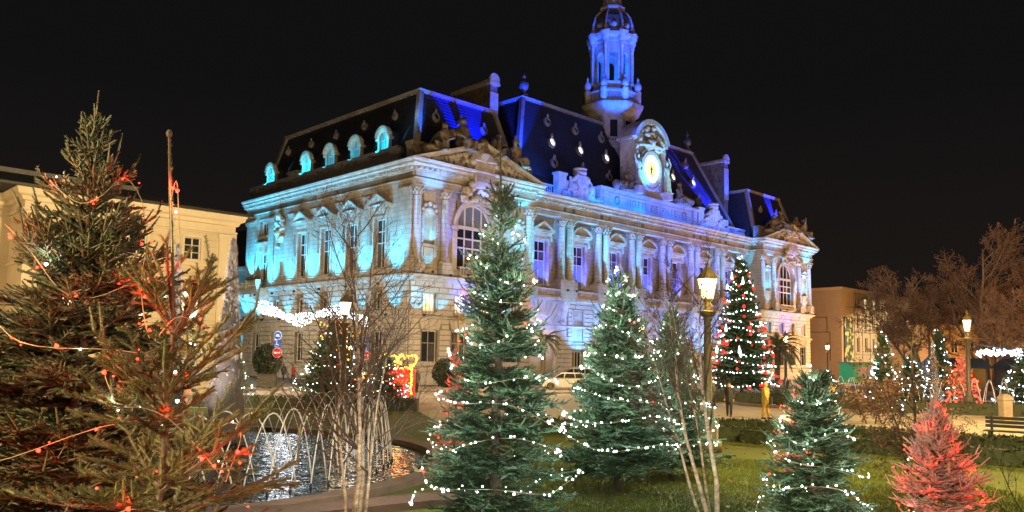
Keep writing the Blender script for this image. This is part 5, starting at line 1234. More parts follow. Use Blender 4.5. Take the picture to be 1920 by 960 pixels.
def fir(loc, H, prof, mat, label, group=None, whorl=.24, nb=6, z0=.12, gap=.075, side=.30, per_m=170, ln=.024, wd=.006, core=.008, asc=1.0, seed=1, leader=.35, sparse=1.0, bark='bark', extra=None, tip_scale=1.0, lean=(0, 0), parent_name='fir_tree', inter=True, tr_=1.0, thin=2.0):
    rs = np.random.RandomState(seed); segs = []; wood = MB()
    tr = empty(parent_name, (loc[0], loc[1], 0), 0, label, 'Christmas tree', group)
    def trunk_at(z): t = z/H; return np.array([lean[0]*t+.02*math.sin(z*3+seed), lean[1]*t+.02*math.cos(z*2.3+seed), z])
    tp = [trunk_at(H*k/12) for k in range(13)]; r0_ = .012*H+.012
    tb = MB().tube(tp, [r0_*tr_*max(0, 1-k/12/(1-leader/H))**.9+.0065*(1.6 if H > 6 else 1) for k in range(13)], 8); tb.obj('trunk', M[bark], tr, True)
    z = z0*H; zs = []
    while z < H-leader: zs.append(z); z += whorl*(.7+.6*(1-z/H))*(.85+.3*rs.rand())
    segs.append((*trunk_at(H-leader), *trunk_at(H-.01), tip_scale*.9))
    for wi, z in enumerate(zs):
        t = z/H; Lm = np.interp(t, [p[0] for p in prof], [p[1] for p in prof])
        k_ = nb if t < thin else max(4, int(nb*.5))
        lst = [(z, Lm, 1.0, rs.rand()*6.28+2*PI*i/k_+rs.randn()*.18) for i in range(k_)]
        if inter and t < min(.9, thin): lst += [(z+whorl*(.3+.4*rs.rand()), Lm*(.6+.3*rs.rand()), .9, rs.rand()*6.28) for i in range(max(2, int(nb*.8)))]
        for zb, Lb, q, az in lst:
            Lb *= (.82+.3*rs.rand())
            zb += rs.randn()*whorl*.22
            if rs.rand() > sparse: continue
            elev = asc*(R(58)*max(0, (t-.45)/.55)**1.2+R(14)-R(20)*(1-t))+rs.randn()*.09
            hd = np.array([math.cos(az), math.sin(az), 0]); n = max(3, int(Lb/gap)); p = trunk_at(zb); e = elev-.12; pts = [p.copy()]
            for j in range(n):
                e += .20/n*(1+1.2*(j > n*.6)); dr = hd*math.cos(e)+np.array([0, 0, math.sin(e)]); q2 = p+dr*(Lb/n)
                frac = (j+1)/n
                if frac > .22: segs.append((*p, *q2, tip_scale*(1 if frac > .5 else .8)))
                # side shoots
                if frac > .16 and j < n-0:
                    perp = np.array([-hd[1], hd[0], 0])
                    sl = side*min(1, (1.08-frac)*1.7)*Lb**.45*(.7+.5*rs.rand())*q
                    sl = max(sl, .06)
                    for sgn in (-1, 1):
                        if rs.rand() < .1: continue
                        ang = R(48+10*rs.randn()); sd = dr*math.cos(ang)+perp*sgn*math.sin(ang)+np.array([0, 0, .22*rs.randn()+.12-.10*(1-t)]); sd /= np.linalg.norm(sd)
                        a = p+dr*(Lb/n)*rs.rand(); 
                        if sl > .16:
                            mid = a+sd*sl*.5; sd2 = sd+np.array([0, 0, .12]); sd2 /= np.linalg.norm(sd2); end = mid+sd2*sl*.5
                            segs.append((*a, *mid, .92*tip_scale)); segs.append((*mid, *end, tip_scale))
                            for s2 in (-1, 1):
                                pp = np.cross(sd, [0, 0, 1.0]); dd = sd*.72+pp*s2*.6+np.array([0, 0, .22*rs.randn()+.08]); dd /= np.linalg.norm(dd)
                                for f in ((.45,) if sl < .22 else (.28, .55, .8)):
                                    b_ = a+sd*sl*f; segs.append((*b_, *(b_+dd*sl*(.42+.15*rs.rand())*(1.1-f)), .9*tip_scale))
                        else: segs.append((*a, *(a+sd*sl), .92*tip_scale))
                p = q2; pts.append(p.copy())
                if frac > .4 and rs.rand() < .35:
                    ud = dr*.8+np.array([.25*rs.randn(), .25*rs.randn(), .55]); ud /= np.linalg.norm(ud); segs.append((*p, *(p+ud*side*.45*(.6+.6*rs.rand())), .9*tip_scale))
            pts = pts[::max(1, len(pts)//5)]+[pts[-1]]
            if np.linalg.norm(pts[-1]-pts[-2]) < 1e-4: pts = pts[:-1]
            wood.tube(pts, [.010*Lb**.5*(1-k/len(pts))+.0035 for k in range(len(pts))], 4)
    wood.obj('branches', M[bark], tr)
    segs = np.array(segs); print(label[:30], len(segs), 'm', np.linalg.norm(segs[:, :3]-segs[:, 3:6], axis=1).sum()); V = brush(segs, per_m, ln, wd); F = np.arange(len(V)).reshape(-1, 3)
    cv, cf = cores(segs, core); V2 = np.concatenate([V, cv]); F2 = np.concatenate([F, cf+len(V)])
    npmesh('foliage', V2, F2, M[mat], tr)
    return tr, segs
bulb_me = {}
def bulbmesh(mat, s, low=False):
    k = (mat, s)
    if k not in bulb_me:
        me = (MB().lathe([(.25*s, -.2*s), (1.0*s, .2*s), (.95*s, .7*s), (.3*s, 1.6*s)], 6).mesh('bulb', True) if not low else MB().lathe([(.5*s, -.8*s), (1.0*s, 0), (.4*s, s)], 5).mesh('bulb'))
        me.materials.append(M[mat]); bulb_me[k] = me
    return bulb_me[k]
NL = [0]
def lights_on(tree, H, prof, label, turns, spacing, mats, size=.02, cable=True, power=.5, zr=(.12, .93), rmul=.97, jit=.10, seed=3, lit=True, group='strings of lights on the fir trees', indiv=True, az0=0, rad=None, sag=.0, lean=0.0, cr=.0030):
    rs = np.random.RandomState(seed); loc = tree.location
    st = empty('string_lights', loc, 0, label, 'string lights', group)
    pts = []; a = az0; whr = (zr[1]-zr[0])*H/turns; zA, zB = zr[1]*H, zr[0]*H; n = int(turns*40)
    for k in range(n+1):
        f = k/n; z = zA+(zB-zA)*f; r = np.interp(z/H, [p[0] for p in prof], [p[1] for p in prof])*rmul*(.92+jit*math.sin(a*2.3+seed)*.9+jit*math.sin(a*5.3+seed)*.5)
        sw = .22*whr*math.sin(a*1.7+seed)+.16*whr*math.sin(a*3.1+2*seed); pts.append(np.array([r*math.cos(a)+lean*z/H, r*math.sin(a), z+sw]))
        a += 2*PI*turns/n
    pts = np.array(pts); d = np.linalg.norm(np.diff(pts, axis=0), axis=1); cum = np.concatenate([[0], np.cumsum(d)])
    m_ = max(2, int(cum[-1]/spacing)); ss = np.linspace(0, cum[-1], m_)+rs.randn(m_)*spacing*.5
    B = np.stack([np.interp(ss, cum, pts[:, i]) for i in range(3)], 1)+rs.randn(m_, 3)*spacing*.12
    if cable: MB().tube([tuple(p) for p in pts], cr, 4).obj('cable', M['cable'], st)
    kinds = [k for k, w in mats for _ in range(w)]
    if not indiv:
        for mt in set(kinds): pass
    groups = {}; r_max = prof[0][1]
    for i, b in enumerate(B):
        mt = kinds[rs.randint(len(kinds))]
        if indiv:
            o = mkobj('bulb', bulbmesh(mt, size), None, st); o.location = tuple(b); o.rotation_euler = (rs.randn()*.6, rs.randn()*.6, 0); sb_ = .4+.75*rs.rand()**1.5; o.scale = (sb_,)*3
        else: groups.setdefault(mt, []).append(b)
        if lit:
            rr_ = np.linalg.norm(b[:2])+1e-6; out = np.array([b[0]/rr_, b[1]/rr_, 0])*.02
            col = {'bulbw': (.80, 1, .90), 'bulbr': (1, .03, .015), 'bulby': (1, .5, .08), 'bulbb': (.7, .85, 1)}[mt]
            if power and b[1]*loc[1]+b[0]*loc[0] < .25*abs(loc[1])*r_max and (i % (1 if lit is True else lit) == 0): light('bulb_light', 'POINT', (loc[0]+b[0]+out[0], loc[1]+b[1]+out[1], b[2]+.03), power, col, size=.02); NL[0] += 1
    for mt, L_ in groups.items():
        mb = MB()
        for b in L_: mb.lathe([(.5*size, -.7*size), (size, 0), (.4*size, size)], 5, tuple(b))
        o = mb.obj('bulbs', M[mt], st); tag(o, kind='stuff')
    return st
GF = 'firs decorated with light strings on the lawns'
# --- left spruce, large, brown-green
pA = [(0, 1.75), (.2, 1.65), (.42, 1.25), (.6, .85), (.76, .58), (.88, .34), (1, .05)]
A, sA = fir((-3.5, 6.6), 4.95, [(0, 1.7), (.2, 1.7), (.45, 1.2), (.62, .82), (.76, .50), (.88, .28), (1, .05)], 'leaf2', 'tall bushy brown-green spruce at the left edge with red bulbs', GF, whorl=.20, nb=11, gap=.075, side=.40, per_m=170, ln=.025, wd=.0062, core=.0115, seed=5, leader=.42, lean=(.02, 0), thin=.74, asc=1.25)
# --- front left young fir with long bare leader
Bt, sB = fir((-1.60, 3.9), 3.86, [(0, 1.0), (.35, .95), (.5, .80), (.62, .60), (.75, .42), (.86, .36), (1, .04)], 'leaf3', 'young golden-lit fir with a long bare leader in front of the spruce', GF, whorl=.33, nb=7, gap=.11, side=.38, per_m=820, ln=.0235, wd=.0034, core=.0085, seed=12, leader=.74, asc=1.7, sparse=.95, tr_=.45, lean=(-.07, 0), inter=False)
MB().sphere((-.07+.02*math.sin(3.86*3+12), .02*math.cos(3.86*2.3+12), 3.86), .016, 8, 6, (1, 1, 1.3)).obj('leader_bud', M['bark'], Bt, True)
# --- centre fir
C_, sC = fir((-.2, 12.3), 6.15, [(0, 1.30), (.15, 1.30), (.3, 1.04), (.42, .80), (.55, .64), (.66, .56), (.76, .42), (.86, .36), (1, .05)], 'leaf', 'tall dark green fir in the centre wound with white bulbs', GF, whorl=.26, nb=11, gap=.09, side=.38, per_m=85, ln=.029, wd=.0115, core=.014, seed=31, leader=.95, asc=1.1, thin=.66)
# --- second fir and the one behind it
D_, sD = fir((2.3, 17.3), 4.95, [(0, 1.4), (.15, 1.45), (.35, 1.25), (.5, .98), (.65, .72), (.8, .42), (.9, .24), (1, .04)], 'leaf', 'wide fir right of centre with garlands of small white bulbs and a trunk showing', GF, whorl=.23, nb=12, gap=.10, side=.40, per_m=55, ln=.033, wd=.015, core=.015, seed=41, leader=.55, z0=.13, thin=.8)
D2, sD2 = fir((3.75, 19.0), 4.0, [(0, 1.3), (.2, 1.3), (.5, .9), (.75, .5), (.9, .25), (1, .04)], 'leaf', 'shorter fir tucked behind the wide fir, next to the birch stems', GF, whorl=.24, nb=11, gap=.11, side=.40, per_m=45, ln=.036, wd=.017, core=.016, seed=43, leader=.25)
# --- right fir
E_, sE = fir((4.52, 12.2), 2.72, [(0, 1.0), (.2, .98), (.4, .80), (.62, .62), (.8, .40), (.92, .2), (1, .05)], 'leaf', 'dark green fir on the right lawn between birch and pink tree', GF, whorl=.17, nb=11, gap=.085, side=.34, per_m=85, ln=.028, wd=.011, core=.013, seed=51, leader=.22, asc=.7)
# --- pink flocked
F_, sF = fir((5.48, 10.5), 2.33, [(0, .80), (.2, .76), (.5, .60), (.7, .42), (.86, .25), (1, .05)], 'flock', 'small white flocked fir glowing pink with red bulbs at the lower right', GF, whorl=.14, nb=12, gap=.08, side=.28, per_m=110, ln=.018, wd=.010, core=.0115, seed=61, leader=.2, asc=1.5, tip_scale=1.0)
# --- red flocked tree behind right fir
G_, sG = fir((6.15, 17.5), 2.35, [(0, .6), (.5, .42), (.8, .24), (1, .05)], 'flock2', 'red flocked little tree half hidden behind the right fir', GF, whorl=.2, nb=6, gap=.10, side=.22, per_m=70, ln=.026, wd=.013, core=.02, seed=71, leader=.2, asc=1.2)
G2, sG2 = fir((-1.5, 22.5), 3.1, [(0, .6), (.5, .42), (.8, .22), (1, .05)], 'flock2', 'red flocked tree peeking out left of the central fir', GF, whorl=.25, nb=6, gap=.12, side=.25, per_m=60, ln=.03, wd=.015, core=.02, seed=72, leader=.25, asc=1.2)  # red light on this fir is put into its needle colour
# --- big decorated tree
H1, sH = fir((16.3, 57.5), 10.4, [(0, 2.6), (.12, 2.6), (.35, 2.0), (.6, 1.35), (.8, .78), (.93, .33), (1, .08)], 'leaf', 'huge Christmas tree with red baubles and bright white garlands near the city hall', GF, whorl=.45, nb=13, gap=.26, side=.62, per_m=18, ln=.10, wd=.06, core=.05, seed=81, leader=.5, asc=.4, tip_scale=1.0)
# --- distant firs
far = [((-10.2, 46.5), 4.6, 2.2, 'dark fir with white bulbs behind the water arches, under the garland'), ((-7.4, 48.0), 2.8, 1.5, 'small fir with white bulbs beside the lit gift box'), ((-14.6, 43.2), 2.7, 1.1, 'round dark fir with white bulbs at the left end of the pool'),
       ((19.6, 50.5), 2.3, 1.2, 'low fir covered in cold white lights right of the kiosk'), ((25.6, 52), 3.4, 1.4, 'fir with blue-white lights behind the leafy shrub'), ((29.5, 56), 5.2, 1.1, 'slim pointed fir of white lights behind the second fountain'), ((31.2, 48.8), 4.0, 1.9, 'broad fir thick with white lights at the right edge'), ((21.3, 46.5), 4.6, 1.0, 'narrow fir with white lights in front of the far right corner of the hall')]
farp = []
for k, ((x, y), H, r, lab) in enumerate(far):
    pr_ = [(0, r), (.2, r), (.6, r*.62), (.85, r*.28), (1, .06)]
    t_, s_ = fir((x, y), H, pr_, 'leaf', lab, GF, whorl=.30, nb=10, gap=.22, side=.45, per_m=22, ln=.07, wd=.045, core=.035, seed=90+k, leader=.25, asc=.5); farp.append((t_, H, pr_))
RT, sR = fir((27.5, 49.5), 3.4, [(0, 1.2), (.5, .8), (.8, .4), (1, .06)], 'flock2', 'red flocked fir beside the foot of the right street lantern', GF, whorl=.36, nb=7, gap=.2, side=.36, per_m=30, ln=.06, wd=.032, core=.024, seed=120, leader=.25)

# --- light strings
pC = [(0, 1.34), (.15, 1.34), (.3, 1.08), (.42, .84), (.55, .68), (.66, .56), (.76, .36), (.88, .2), (1, .05)]
lights_on(C_, 6.15, pC, 'cable of white bulbs looped round the tall central fir', 8.5, .155, [('bulbw', 30), ('bulbr', 1)], .017, lit=2, power=6, zr=(.10, .80), seed=4, az0=.4)
lights_on(D_, 4.95, [(0, 1.4), (.15, 1.45), (.35, 1.23), (.5, .96), (.65, .70), (.8, .40), (.9, .2), (1, .04)], 'garlands of small white bulbs round the wide fir right of centre', 9, .135, [('bulbw', 40), ('bulbr', 1)], .020, lit=2, power=6.5, zr=(.17, .97), seed=6, az0=2)
lights_on(D2, 4.0, [(0, 1.3), (.2, 1.3), (.5, .9), (.75, .5), (.9, .25), (1, .04)], 'white bulbs on the shorter fir behind the birch stems', 6, .18, [('bulbw', 1)], .020, lit=2, power=9, zr=(.2, .95), seed=7)
lights_on(E_, 2.72, [(0, 1.0), (.2, .98), (.4, .80), (.62, .62), (.8, .40), (.92, .2), (1, .05)], 'cream cable with white bulbs on the dark right-hand fir', 6, .14, [('bulbw', 1)], .0155, lit=2, power=4, zr=(.08, .98), seed=8, az0=3.0)
lights_on(F_, 2.33, [(0, .80), (.2, .76), (.5, .60), (.7, .42), (.86, .25), (1, .05)], 'red bulbs buried in the pink flocked fir', 5.5, .14, [('bulbr', 14), ('bulbw', 1)], .012, power=.8, zr=(.12, .98), rmul=.86, seed=9, az0=4.2, cable=False)
lights_on(A, 4.95, [(0, 1.7), (.2, 1.7), (.45, 1.2), (.62, .82), (.76, .50), (.88, .28), (1, .05)], 'pink-white cable with red bulbs round the tall left spruce', 5, .24, [('bulbr', 5), ('bulbw', 1)], .015, power=2.4, zr=(.2, .86), rmul=.93, seed=10, az0=3.3)
lights_on(Bt, 3.86, [(0, 1.0), (.35, .92), (.5, .72), (.62, .46), (.75, .22), (.86, .06), (1, .03)], 'cream cable with red bulbs on the young golden-lit fir', 4.6, .15, [('bulbr', 5), ('bulbw', 1)], .0105, power=.9, lean=-.07, cr=.0022, zr=(.3, .90), rmul=.8, seed=11, az0=5.0)
lights_on(G_, 2.35, [(0, .7), (.5, .5), (.8, .28), (1, .05)], 'red bulbs on the little tree behind the right fir', 5, .2, [('bulbr', 1)], .022, power=.8, zr=(.1, .98), seed=12, cable=False)
lights_on(G2, 3.1, [(0, .6), (.5, .4), (.8, .2), (1, .05)], 'red bulbs on the tree left of the central fir', 4, .32, [('bulbr', 6)], .022, power=.7, zr=(.1, .98), seed=13, cable=False)
pH = [(0, 2.6), (.12, 2.6), (.35, 2.0), (.6, 1.35), (.8, .78), (.93, .33), (1, .08)]
lights_on(H1, 10.4, pH, 'dense white garlands wound round the huge Christmas tree', 13, .26, [('bulbw', 5), ('bulbb', 2)], .036, power=22, zr=(.1, .99), seed=14, cable=False, indiv=False, lit=9, rmul=1.0)
rb_ = empty('tree_baubles', H1.location, 0, 'red baubles hung over the huge Christmas tree', 'baubles')
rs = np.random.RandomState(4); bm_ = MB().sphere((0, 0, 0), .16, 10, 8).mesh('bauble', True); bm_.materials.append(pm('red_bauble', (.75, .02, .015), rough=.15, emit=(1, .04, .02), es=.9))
bm2 = MB().lathe([(.04, 0), (.16, .12), (.13, .5), (.04, 1.1)], 8).mesh('light_cone', True); bm2.materials.append(emi('cone_light', (.75, 1, .92), 3.0, False))
for k in range(110):
    z = 10.4*(.08+.88*(1-rs.rand()**.7)); a = rs.rand()*6.28; r = np.interp(z/10.4, [p[0] for p in pH], [p[1] for p in pH])*1.02
    o = mkobj('bauble', bm_, None, rb_); o.location = (r*math.cos(a), r*math.sin(a), z); s_ = .4+.45*rs.rand(); o.scale = (s_,)*3
for k in range(14):
    z = 10.4*(.1+.75*rs.rand()); a = rs.rand()*6.28; r = np.interp(z/10.4, [p[0] for p in pH], [p[1] for p in pH])*1.0
    o = mkobj('light_cone', bm2, None, rb_); o.location = (r*math.cos(a), r*math.sin(a), z); o.scale = (.6, .6, .5)
for k, (t_, H, pr_) in enumerate(farp):
    cold = k >= 3
    lights_on(t_, H, pr_, 'string of %s bulbs on the %s' % ('cold white' if cold else 'white', ['dark fir behind the water arches', 'small fir beside the gift box', 'round fir at the left end of the pool', 'low fir right of the kiosk', 'fir behind the leafy shrub', 'slim pointed fir by the second fountain', 'broad fir at the right edge', 'narrow fir before the far corner of the hall'][k]), 6, .34 if cold else .42, [('bulbb' if cold else 'bulbw', 1)], .036 if cold else .032, power=3.5, seed=30+k, cable=False, indiv=False, lit=6, rmul=1.02, zr=(.08, .98))
lights_on(RT, 3.4, [(0, 1.2), (.5, .8), (.8, .4), (1, .06)], 'red bulbs on the red flocked fir by the right lantern', 6, .3, [('bulbr', 1)], .05, power=3, seed=40, cable=False, indiv=False, lit=5, rmul=1.02)

# ------------------------------------------------------------ bare trees
def bare(loc, label, cat, stems, levels=4, mat='birch', twig='twig', seed=1, leaves=0, leafmat='deadleaf', leafsize=.06, name='birch_tree', group=None, kids=(7, 6, 5), spread=.55, zstart=.3, lens=.5, minr=.002, bend=.12, up=.15):
    rs = np.random.RandomState(seed); tr = empty(name, (loc[0], loc[1], 0), 0, label, cat, group)
    tw = MB(); ends = []
    def rot(d, ang):
        p = np.cross(d, rs.randn(3)); p /= np.linalg.norm(p); v = d*math.cos(ang)+p*math.sin(ang); return v/np.linalg.norm(v)
    def grow(p, d, L_, r, lev, mb):
        n = 5 if lev == 0 else (4 if lev == 1 else 3); pts = [p.copy()]; q = p.copy(); dirs = []
        for i in range(n):
            d = d+rs.randn(3)*bend*(.6 if lev == 0 else 1)+np.array([0, 0, up*(.3 if lev == 0 else 1)])/n; d /= np.linalg.norm(d); q = q+d*L_/n; pts.append(q.copy()); dirs.append(d)
        rr_ = [max(minr, r*(1-.75*i/n)) for i in range(n+1)]
        mb.tube([tuple(x) for x in pts], rr_, 7 if lev == 0 else (4 if lev == 1 else 3))
        if lev+1 < levels:
            k = kids[min(lev, len(kids)-1)]
            for j in range(k):
                f = (zstart if lev == 0 else .2)+(1-(zstart if lev == 0 else .2))*(j+rs.rand())/k; f = min(f, .99); i = int(f*n); fr = f*n-i
                b = pts[i]*(1-fr)+pts[i+1]*fr
                grow(b, rot(dirs[i], spread*(.8+.5*rs.rand())), L_*lens*(1.15-.6*f)*(.7+.5*rs.rand()), max(minr, rr_[i]*.5), lev+1, tw if lev >= 0 else mb)
        if lev >= levels-2: ends.extend(pts[1:])
    for sx, sy, dx, dy, L_, r in stems:
        mb = MB(); d = np.array([dx, dy, 1.0]); d /= np.linalg.norm(d); grow(np.array([sx, sy, 0.0]), d, L_, r, 0, mb); mb.obj('trunk', M[mat], tr, True)
    tw.obj('branches', M[twig], tr)
    if leaves:
        E_ = np.array(ends); P = E_[rs.randint(len(E_), size=leaves)]+rs.randn(leaves, 3)*leafsize*1.5; a = rs.randn(leaves, 3); b = rs.randn(leaves, 3); a *= leafsize/np.linalg.norm(a, axis=1)[:, None]; b *= leafsize*.6/np.linalg.norm(b, axis=1)[:, None]
        V = np.stack([P-a, P-b, P+a, P+b], 1).reshape(-1, 3); npmesh('foliage', V, np.arange(4*leaves).reshape(-1, 4), M[leafmat], tr)
    return tr
bare((-2.35, 12.4), 'bare pale birch with several stems standing before the fountain', 'birch', [(0, 0, -.03, .02, 4.7, .05), (.09, .03, .03, 0, 4.4, .045), (-.08, .05, -.12, 0, 3.3, .03), (.16, -.03, .10, 0, 3.5, .03)], 4, seed=3, kids=(20, 8, 5), zstart=.28, spread=.66, lens=.42, minr=.0026)
bare((3.35, 13.6), 'bare birch clump with white leaning stems right of the second fir', 'birch', [(0, 0, -.22, .05, 3.8, .042), (.10, .0, -.07, 0, 4.1, .045), (-.1, .1, -.34, .1, 3.5, .028), (.05, .15, -.12, .1, 4.0, .024)], 4, seed=8, kids=(14, 8, 5), zstart=.34, spread=.6, lens=.38, minr=.0028, leaves=4200, leafsize=.013)
bare((-.9, 17.0), 'thin bare sapling between the birch and the central fir', 'sapling', [(0, 0, -.1, 0, 3.2, .018), (-.6, .6, .1, 0, 2.7, .015)], 4, mat='plane', seed=14, kids=(8, 4, 3), zstart=.2, spread=.8, lens=.42, minr=.003, name='sapling')
bare((8.6, 17.2), 'leafy brown shrub with a dark stem behind the pink tree', 'shrub', [(0, 0, -.08, 0, 3.1, .05), (.12, .1, .14, 0, 2.7, .04), (-.15, 0, -.3, 0, 2.6, .035)], 4, mat='twig', seed=19, kids=(13, 6, 5), zstart=.12, spread=.85, lens=.42, minr=.004, leaves=2600, leafsize=.032, leafmat='deadleaf', name='shrub')
bare((8.4, 13.2), 'low bare shrub with long thin twigs at the right edge', 'shrub', [(0, 0, -.9, .1, 1.8, .014), (.1, 0, -.5, .2, 1.9, .014), (0, .1, .5, 0, 1.6, .012), (0, 0, -1.6, .4, 1.9, .012)], 3, mat='twig', seed=23, kids=(6, 4), zstart=.3, spread=.7, lens=.4, minr=.003, name='shrub', leaves=120, leafsize=.02)
GP = 'brown plane trees behind the square on the right'
for k, (x, y, h, lab) in enumerate([(44.5, 88, 16.5, 'brown-leaved plane tree nearest the concrete building'), (50.5, 86, 21, 'tall plane tree in the middle of the row of brown trees'), (57.0, 84, 20, 'plane tree with dead leaves at the right edge of the square'), (47, 76, 12, 'lower brown tree in front of the plane trees'), (54, 74, 12.5, 'lower dark tree behind the right street lantern'), (62, 80, 20, 'right-hand plane tree cut by the picture edge')]):
    bare((x, y), lab, 'plane tree', [(0, 0, .02, 0, h*.72, .3), (.4, 0, .28, .1, h*.6, .2), (-.3, .2, -.3, .1, h*.6, .2)], 4, mat='plane', twig='plane', seed=50+k, kids=(14, 9, 7), zstart=.25, spread=.8, lens=.5, minr=.022, leaves=9000, leafsize=.10, name='plane_tree', group=GP, up=.3)
# ============================================================ FOUNTAINS
wm, t_, b_ = nt('pool_water'); N_ = t_.nodes; b_.inputs['Base Color'].default_value = (.012, .016, .018, 1); b_.inputs['Roughness'].default_value = .04; b_.inputs['Specular IOR Level'].default_value = .5
tc_ = N_.new('ShaderNodeTexCoord'); mp_ = N_.new('ShaderNodeMapping'); mp_.inputs['Scale'].default_value = (1, 2.0, 1); n1 = N_.new('ShaderNodeTexNoise'); n1.inputs['Scale'].default_value = 2.4; n1.inputs['Detail'].default_value = 2.0; n1.inputs['Roughness'].default_value = .55
bp_ = N_.new('ShaderNodeBump'); bp_.inputs['Strength'].default_value = .9; bp_.inputs['Distance'].default_value = .075
t_.links.new(tc_.outputs['Object'], mp_.inputs[0]); t_.links.new(mp_.outputs[0], n1.inputs['Vector']); t_.links.new(n1.outputs[0], bp_.inputs['Height']); t_.links.new(bp_.outputs[0], b_.inputs['Normal'])
def mixmat(name, col, fac, rough=.4, em=0):
    mt, t, b = nt(name); N = t.nodes; L = t.links; b.inputs['Base Color'].default_value = (*col, 1); b.inputs['Roughness'].default_value = rough
    if em: b.inputs['Emission Color'].default_value = (*col, 1); b.inputs['Emission Strength'].default_value = em
    tr = N.new('ShaderNodeBsdfTransparent'); mx = N.new('ShaderNodeMixShader'); mx.inputs[0].default_value = fac
    L.new(tr.outputs[0], mx.inputs[1]); L.new(b.outputs[0], mx.inputs[2]); L.new(mx.outputs[0], N['Material Output'].inputs[0]); return mt
M['jet'] = mixmat('water_jet', (.86, .84, .78), .78, .3)
M['spray'] = mixmat('water_spray', (.9, .84, .80), .035, .9)
M['drop'] = mixmat('water_drops', (.92, .86, .82), .22, .6)
M['rim_stone'] = pm('basin_rim_stone', (.17, .115, .08), (.10, .07, .05), .85, 2, 6, .4)
def stadium(cx, cy, r, L_, ang=PI, n=28):
    pts = []
    for k in range(n+1): t = -PI/2+PI*k/n; pts.append((cx+r*math.cos(t), cy+r*math.sin(t)))
    for k in range(n+1): t = PI/2+PI*k/n; pts.append((cx-L_+r*math.cos(t), cy+r*math.sin(t)))
    return pts
def fountain(cx, cy, r, L_, label, nj, hz=1.5, reach=1.75, plumes=((-.4, 0, 6.4, .55),), detail=True, mirror=1, sc_=1):
    f = empty('fountain', (cx, cy, 0), R(-4) if mirror > 0 else R(6), label, 'fountain', None)
    rim = [(x, y) for x, y in stadium(0, 0, r+1.15, L_)]
    m_ = MB(); m_.sweep(rim[::-1], [(-.42, 0), (-.42, .17), (.05, .17), (.05, .13), (.0, .12), (0, 0)], closed=True); m_.obj('basin_rim', M['rim_stone'], f)
    w = MB().poly([(x, y, .05) for x, y in stadium(0, 0, r+.8, L_)]).obj('water', wm, f); 
    # rings of arching jets
    jets = []
    path = stadium(0, 0, r, L_); P = np.array(path+[path[0]]); d = np.linalg.norm(np.diff(P, axis=0), axis=1); cum = np.concatenate([[0], np.cumsum(d)])
    rr_ = random.Random(4)
    for k in range(nj):
        s = cum[-1]*k/nj; x, y = np.interp(s, cum, P[:, 0]), np.interp(s, cum, P[:, 1])
        if x < -L_-1: continue
        inx, iny = (0 if x > 0 else x)-x, -y; q = math.hypot(inx, iny); inx /= q; iny /= q
        # jets lean sideways along the ring so that neighbours cross
        tx, ty = -iny, inx; dx, dy = inx*.42+tx*.92*(-1 if mirror > 0 else 1), iny*.42+ty*.92*(-1 if mirror > 0 else 1)
        h = hz*(1+.06*rr_.uniform(-1, 1)); n = 14; pts = []
        for i in range(n+1):
            u_ = i/n; pts.append((x+dx*reach*u_, y+dy*reach*u_, .12+4*h*u_*(1-u_)))
        m_ = MB().tube(pts, [(.0115+.004*i/n)*sc_*(1+.35*rr_.uniform(-1, 1)*(.3+i/n)) for i in range(n+1)], 5); m_.obj('water_jet', M['jet'], f, True)
        m_ = MB().lathe([(.035, .0), (.035, .05), (.018, .07), (.015, .13)], 6, (x, y, .02)); m_.obj('nozzle', M['iron'], f)
        if detail:
            e = pts[-1]; m_ = MB()
            for i in range(9, n):
                for q_ in range(3): p_ = pts[i]; m_.sphere((p_[0]+rr_.gauss(0, .02), p_[1]+rr_.gauss(0, .02), p_[2]+rr_.gauss(0, .04)), .007, 4, 3)
            for q_ in range(8): a = rr_.random()*6.28; m_.sphere((e[0]+.12*math.cos(a)*rr_.random(), e[1]+.12*math.sin(a), .08+.12*rr_.random()), .012, 4, 3)
            m_.obj('splash', M['drop'], f)
    for px, py_, h, w_ in plumes:
        rs_ = np.random.RandomState(int(h*10)); n = 5200 if detail else 1500
        t = rs_.rand(n)**.8; rad = w_*(.15+1.0*(1-t)**.9)*.62; a = rs_.rand(n)*6.28; q = np.sqrt(rs_.rand(n))*rad
        C3 = np.stack([px+q*np.cos(a)+.25*(1-t)*rs_.randn(n)*.3, py_+q*np.sin(a), .1+t*h], 1); s_ = .010+.022*rs_.rand(n)
        a_ = rs_.randn(n, 3)*s_[:, None]; b_2 = rs_.randn(n, 3)*s_[:, None]; a_[:, 2] *= 2.4
        V = np.stack([C3-a_, C3+b_2, C3+a_, C3-b_2], 1).reshape(-1, 3)
        o = npmesh('water_plume', V, np.arange(4*n).reshape(-1, 4), M['drop'], f); tag(o, kind='stuff')
        for sh in range(7):
            m_ = MB(); f_ = .35+.13*sh; prof = []
            for i in range(15): tt = i/14; prof.append((max(.01, w_*f_*(.12+.95*(1-tt)**.85)*(1+.14*math.sin(i*2.1+sh))), tt*h*(1-.06*sh)))
            m_.lathe(prof, 12, (px, py_, .1))
            for i in range(len(m_.v)): x_, y_, z_ = m_.v[i]; m_.v[i] = (x_+.06*math.sin(z_*3+i), y_+.05*math.cos(z_*2.7+i*1.3), z_)
            m_.obj('plume_mist', M['spray'], f, True)
    return f
fountain(-10.4, 20.6, 7.4, 4.0, 'oval fountain pool with rows of arching white water jets, left of the central fir', 100, plumes=((1.45, 4.4, 6.2, .85), (-.2, 4.2, 6.0, .65)))
fountain(29.5, 53.5, 4.8, 9.0, 'second fountain with white jets far right near the plane trees', 50, hz=1.7, reach=.8, plumes=((4.2, -1.5, 6.6, 1.0), (6.3, 0, 5.2, .7), (-1.8, 0, 4.2, .6)), detail=False, mirror=-1, sc_=1.3)
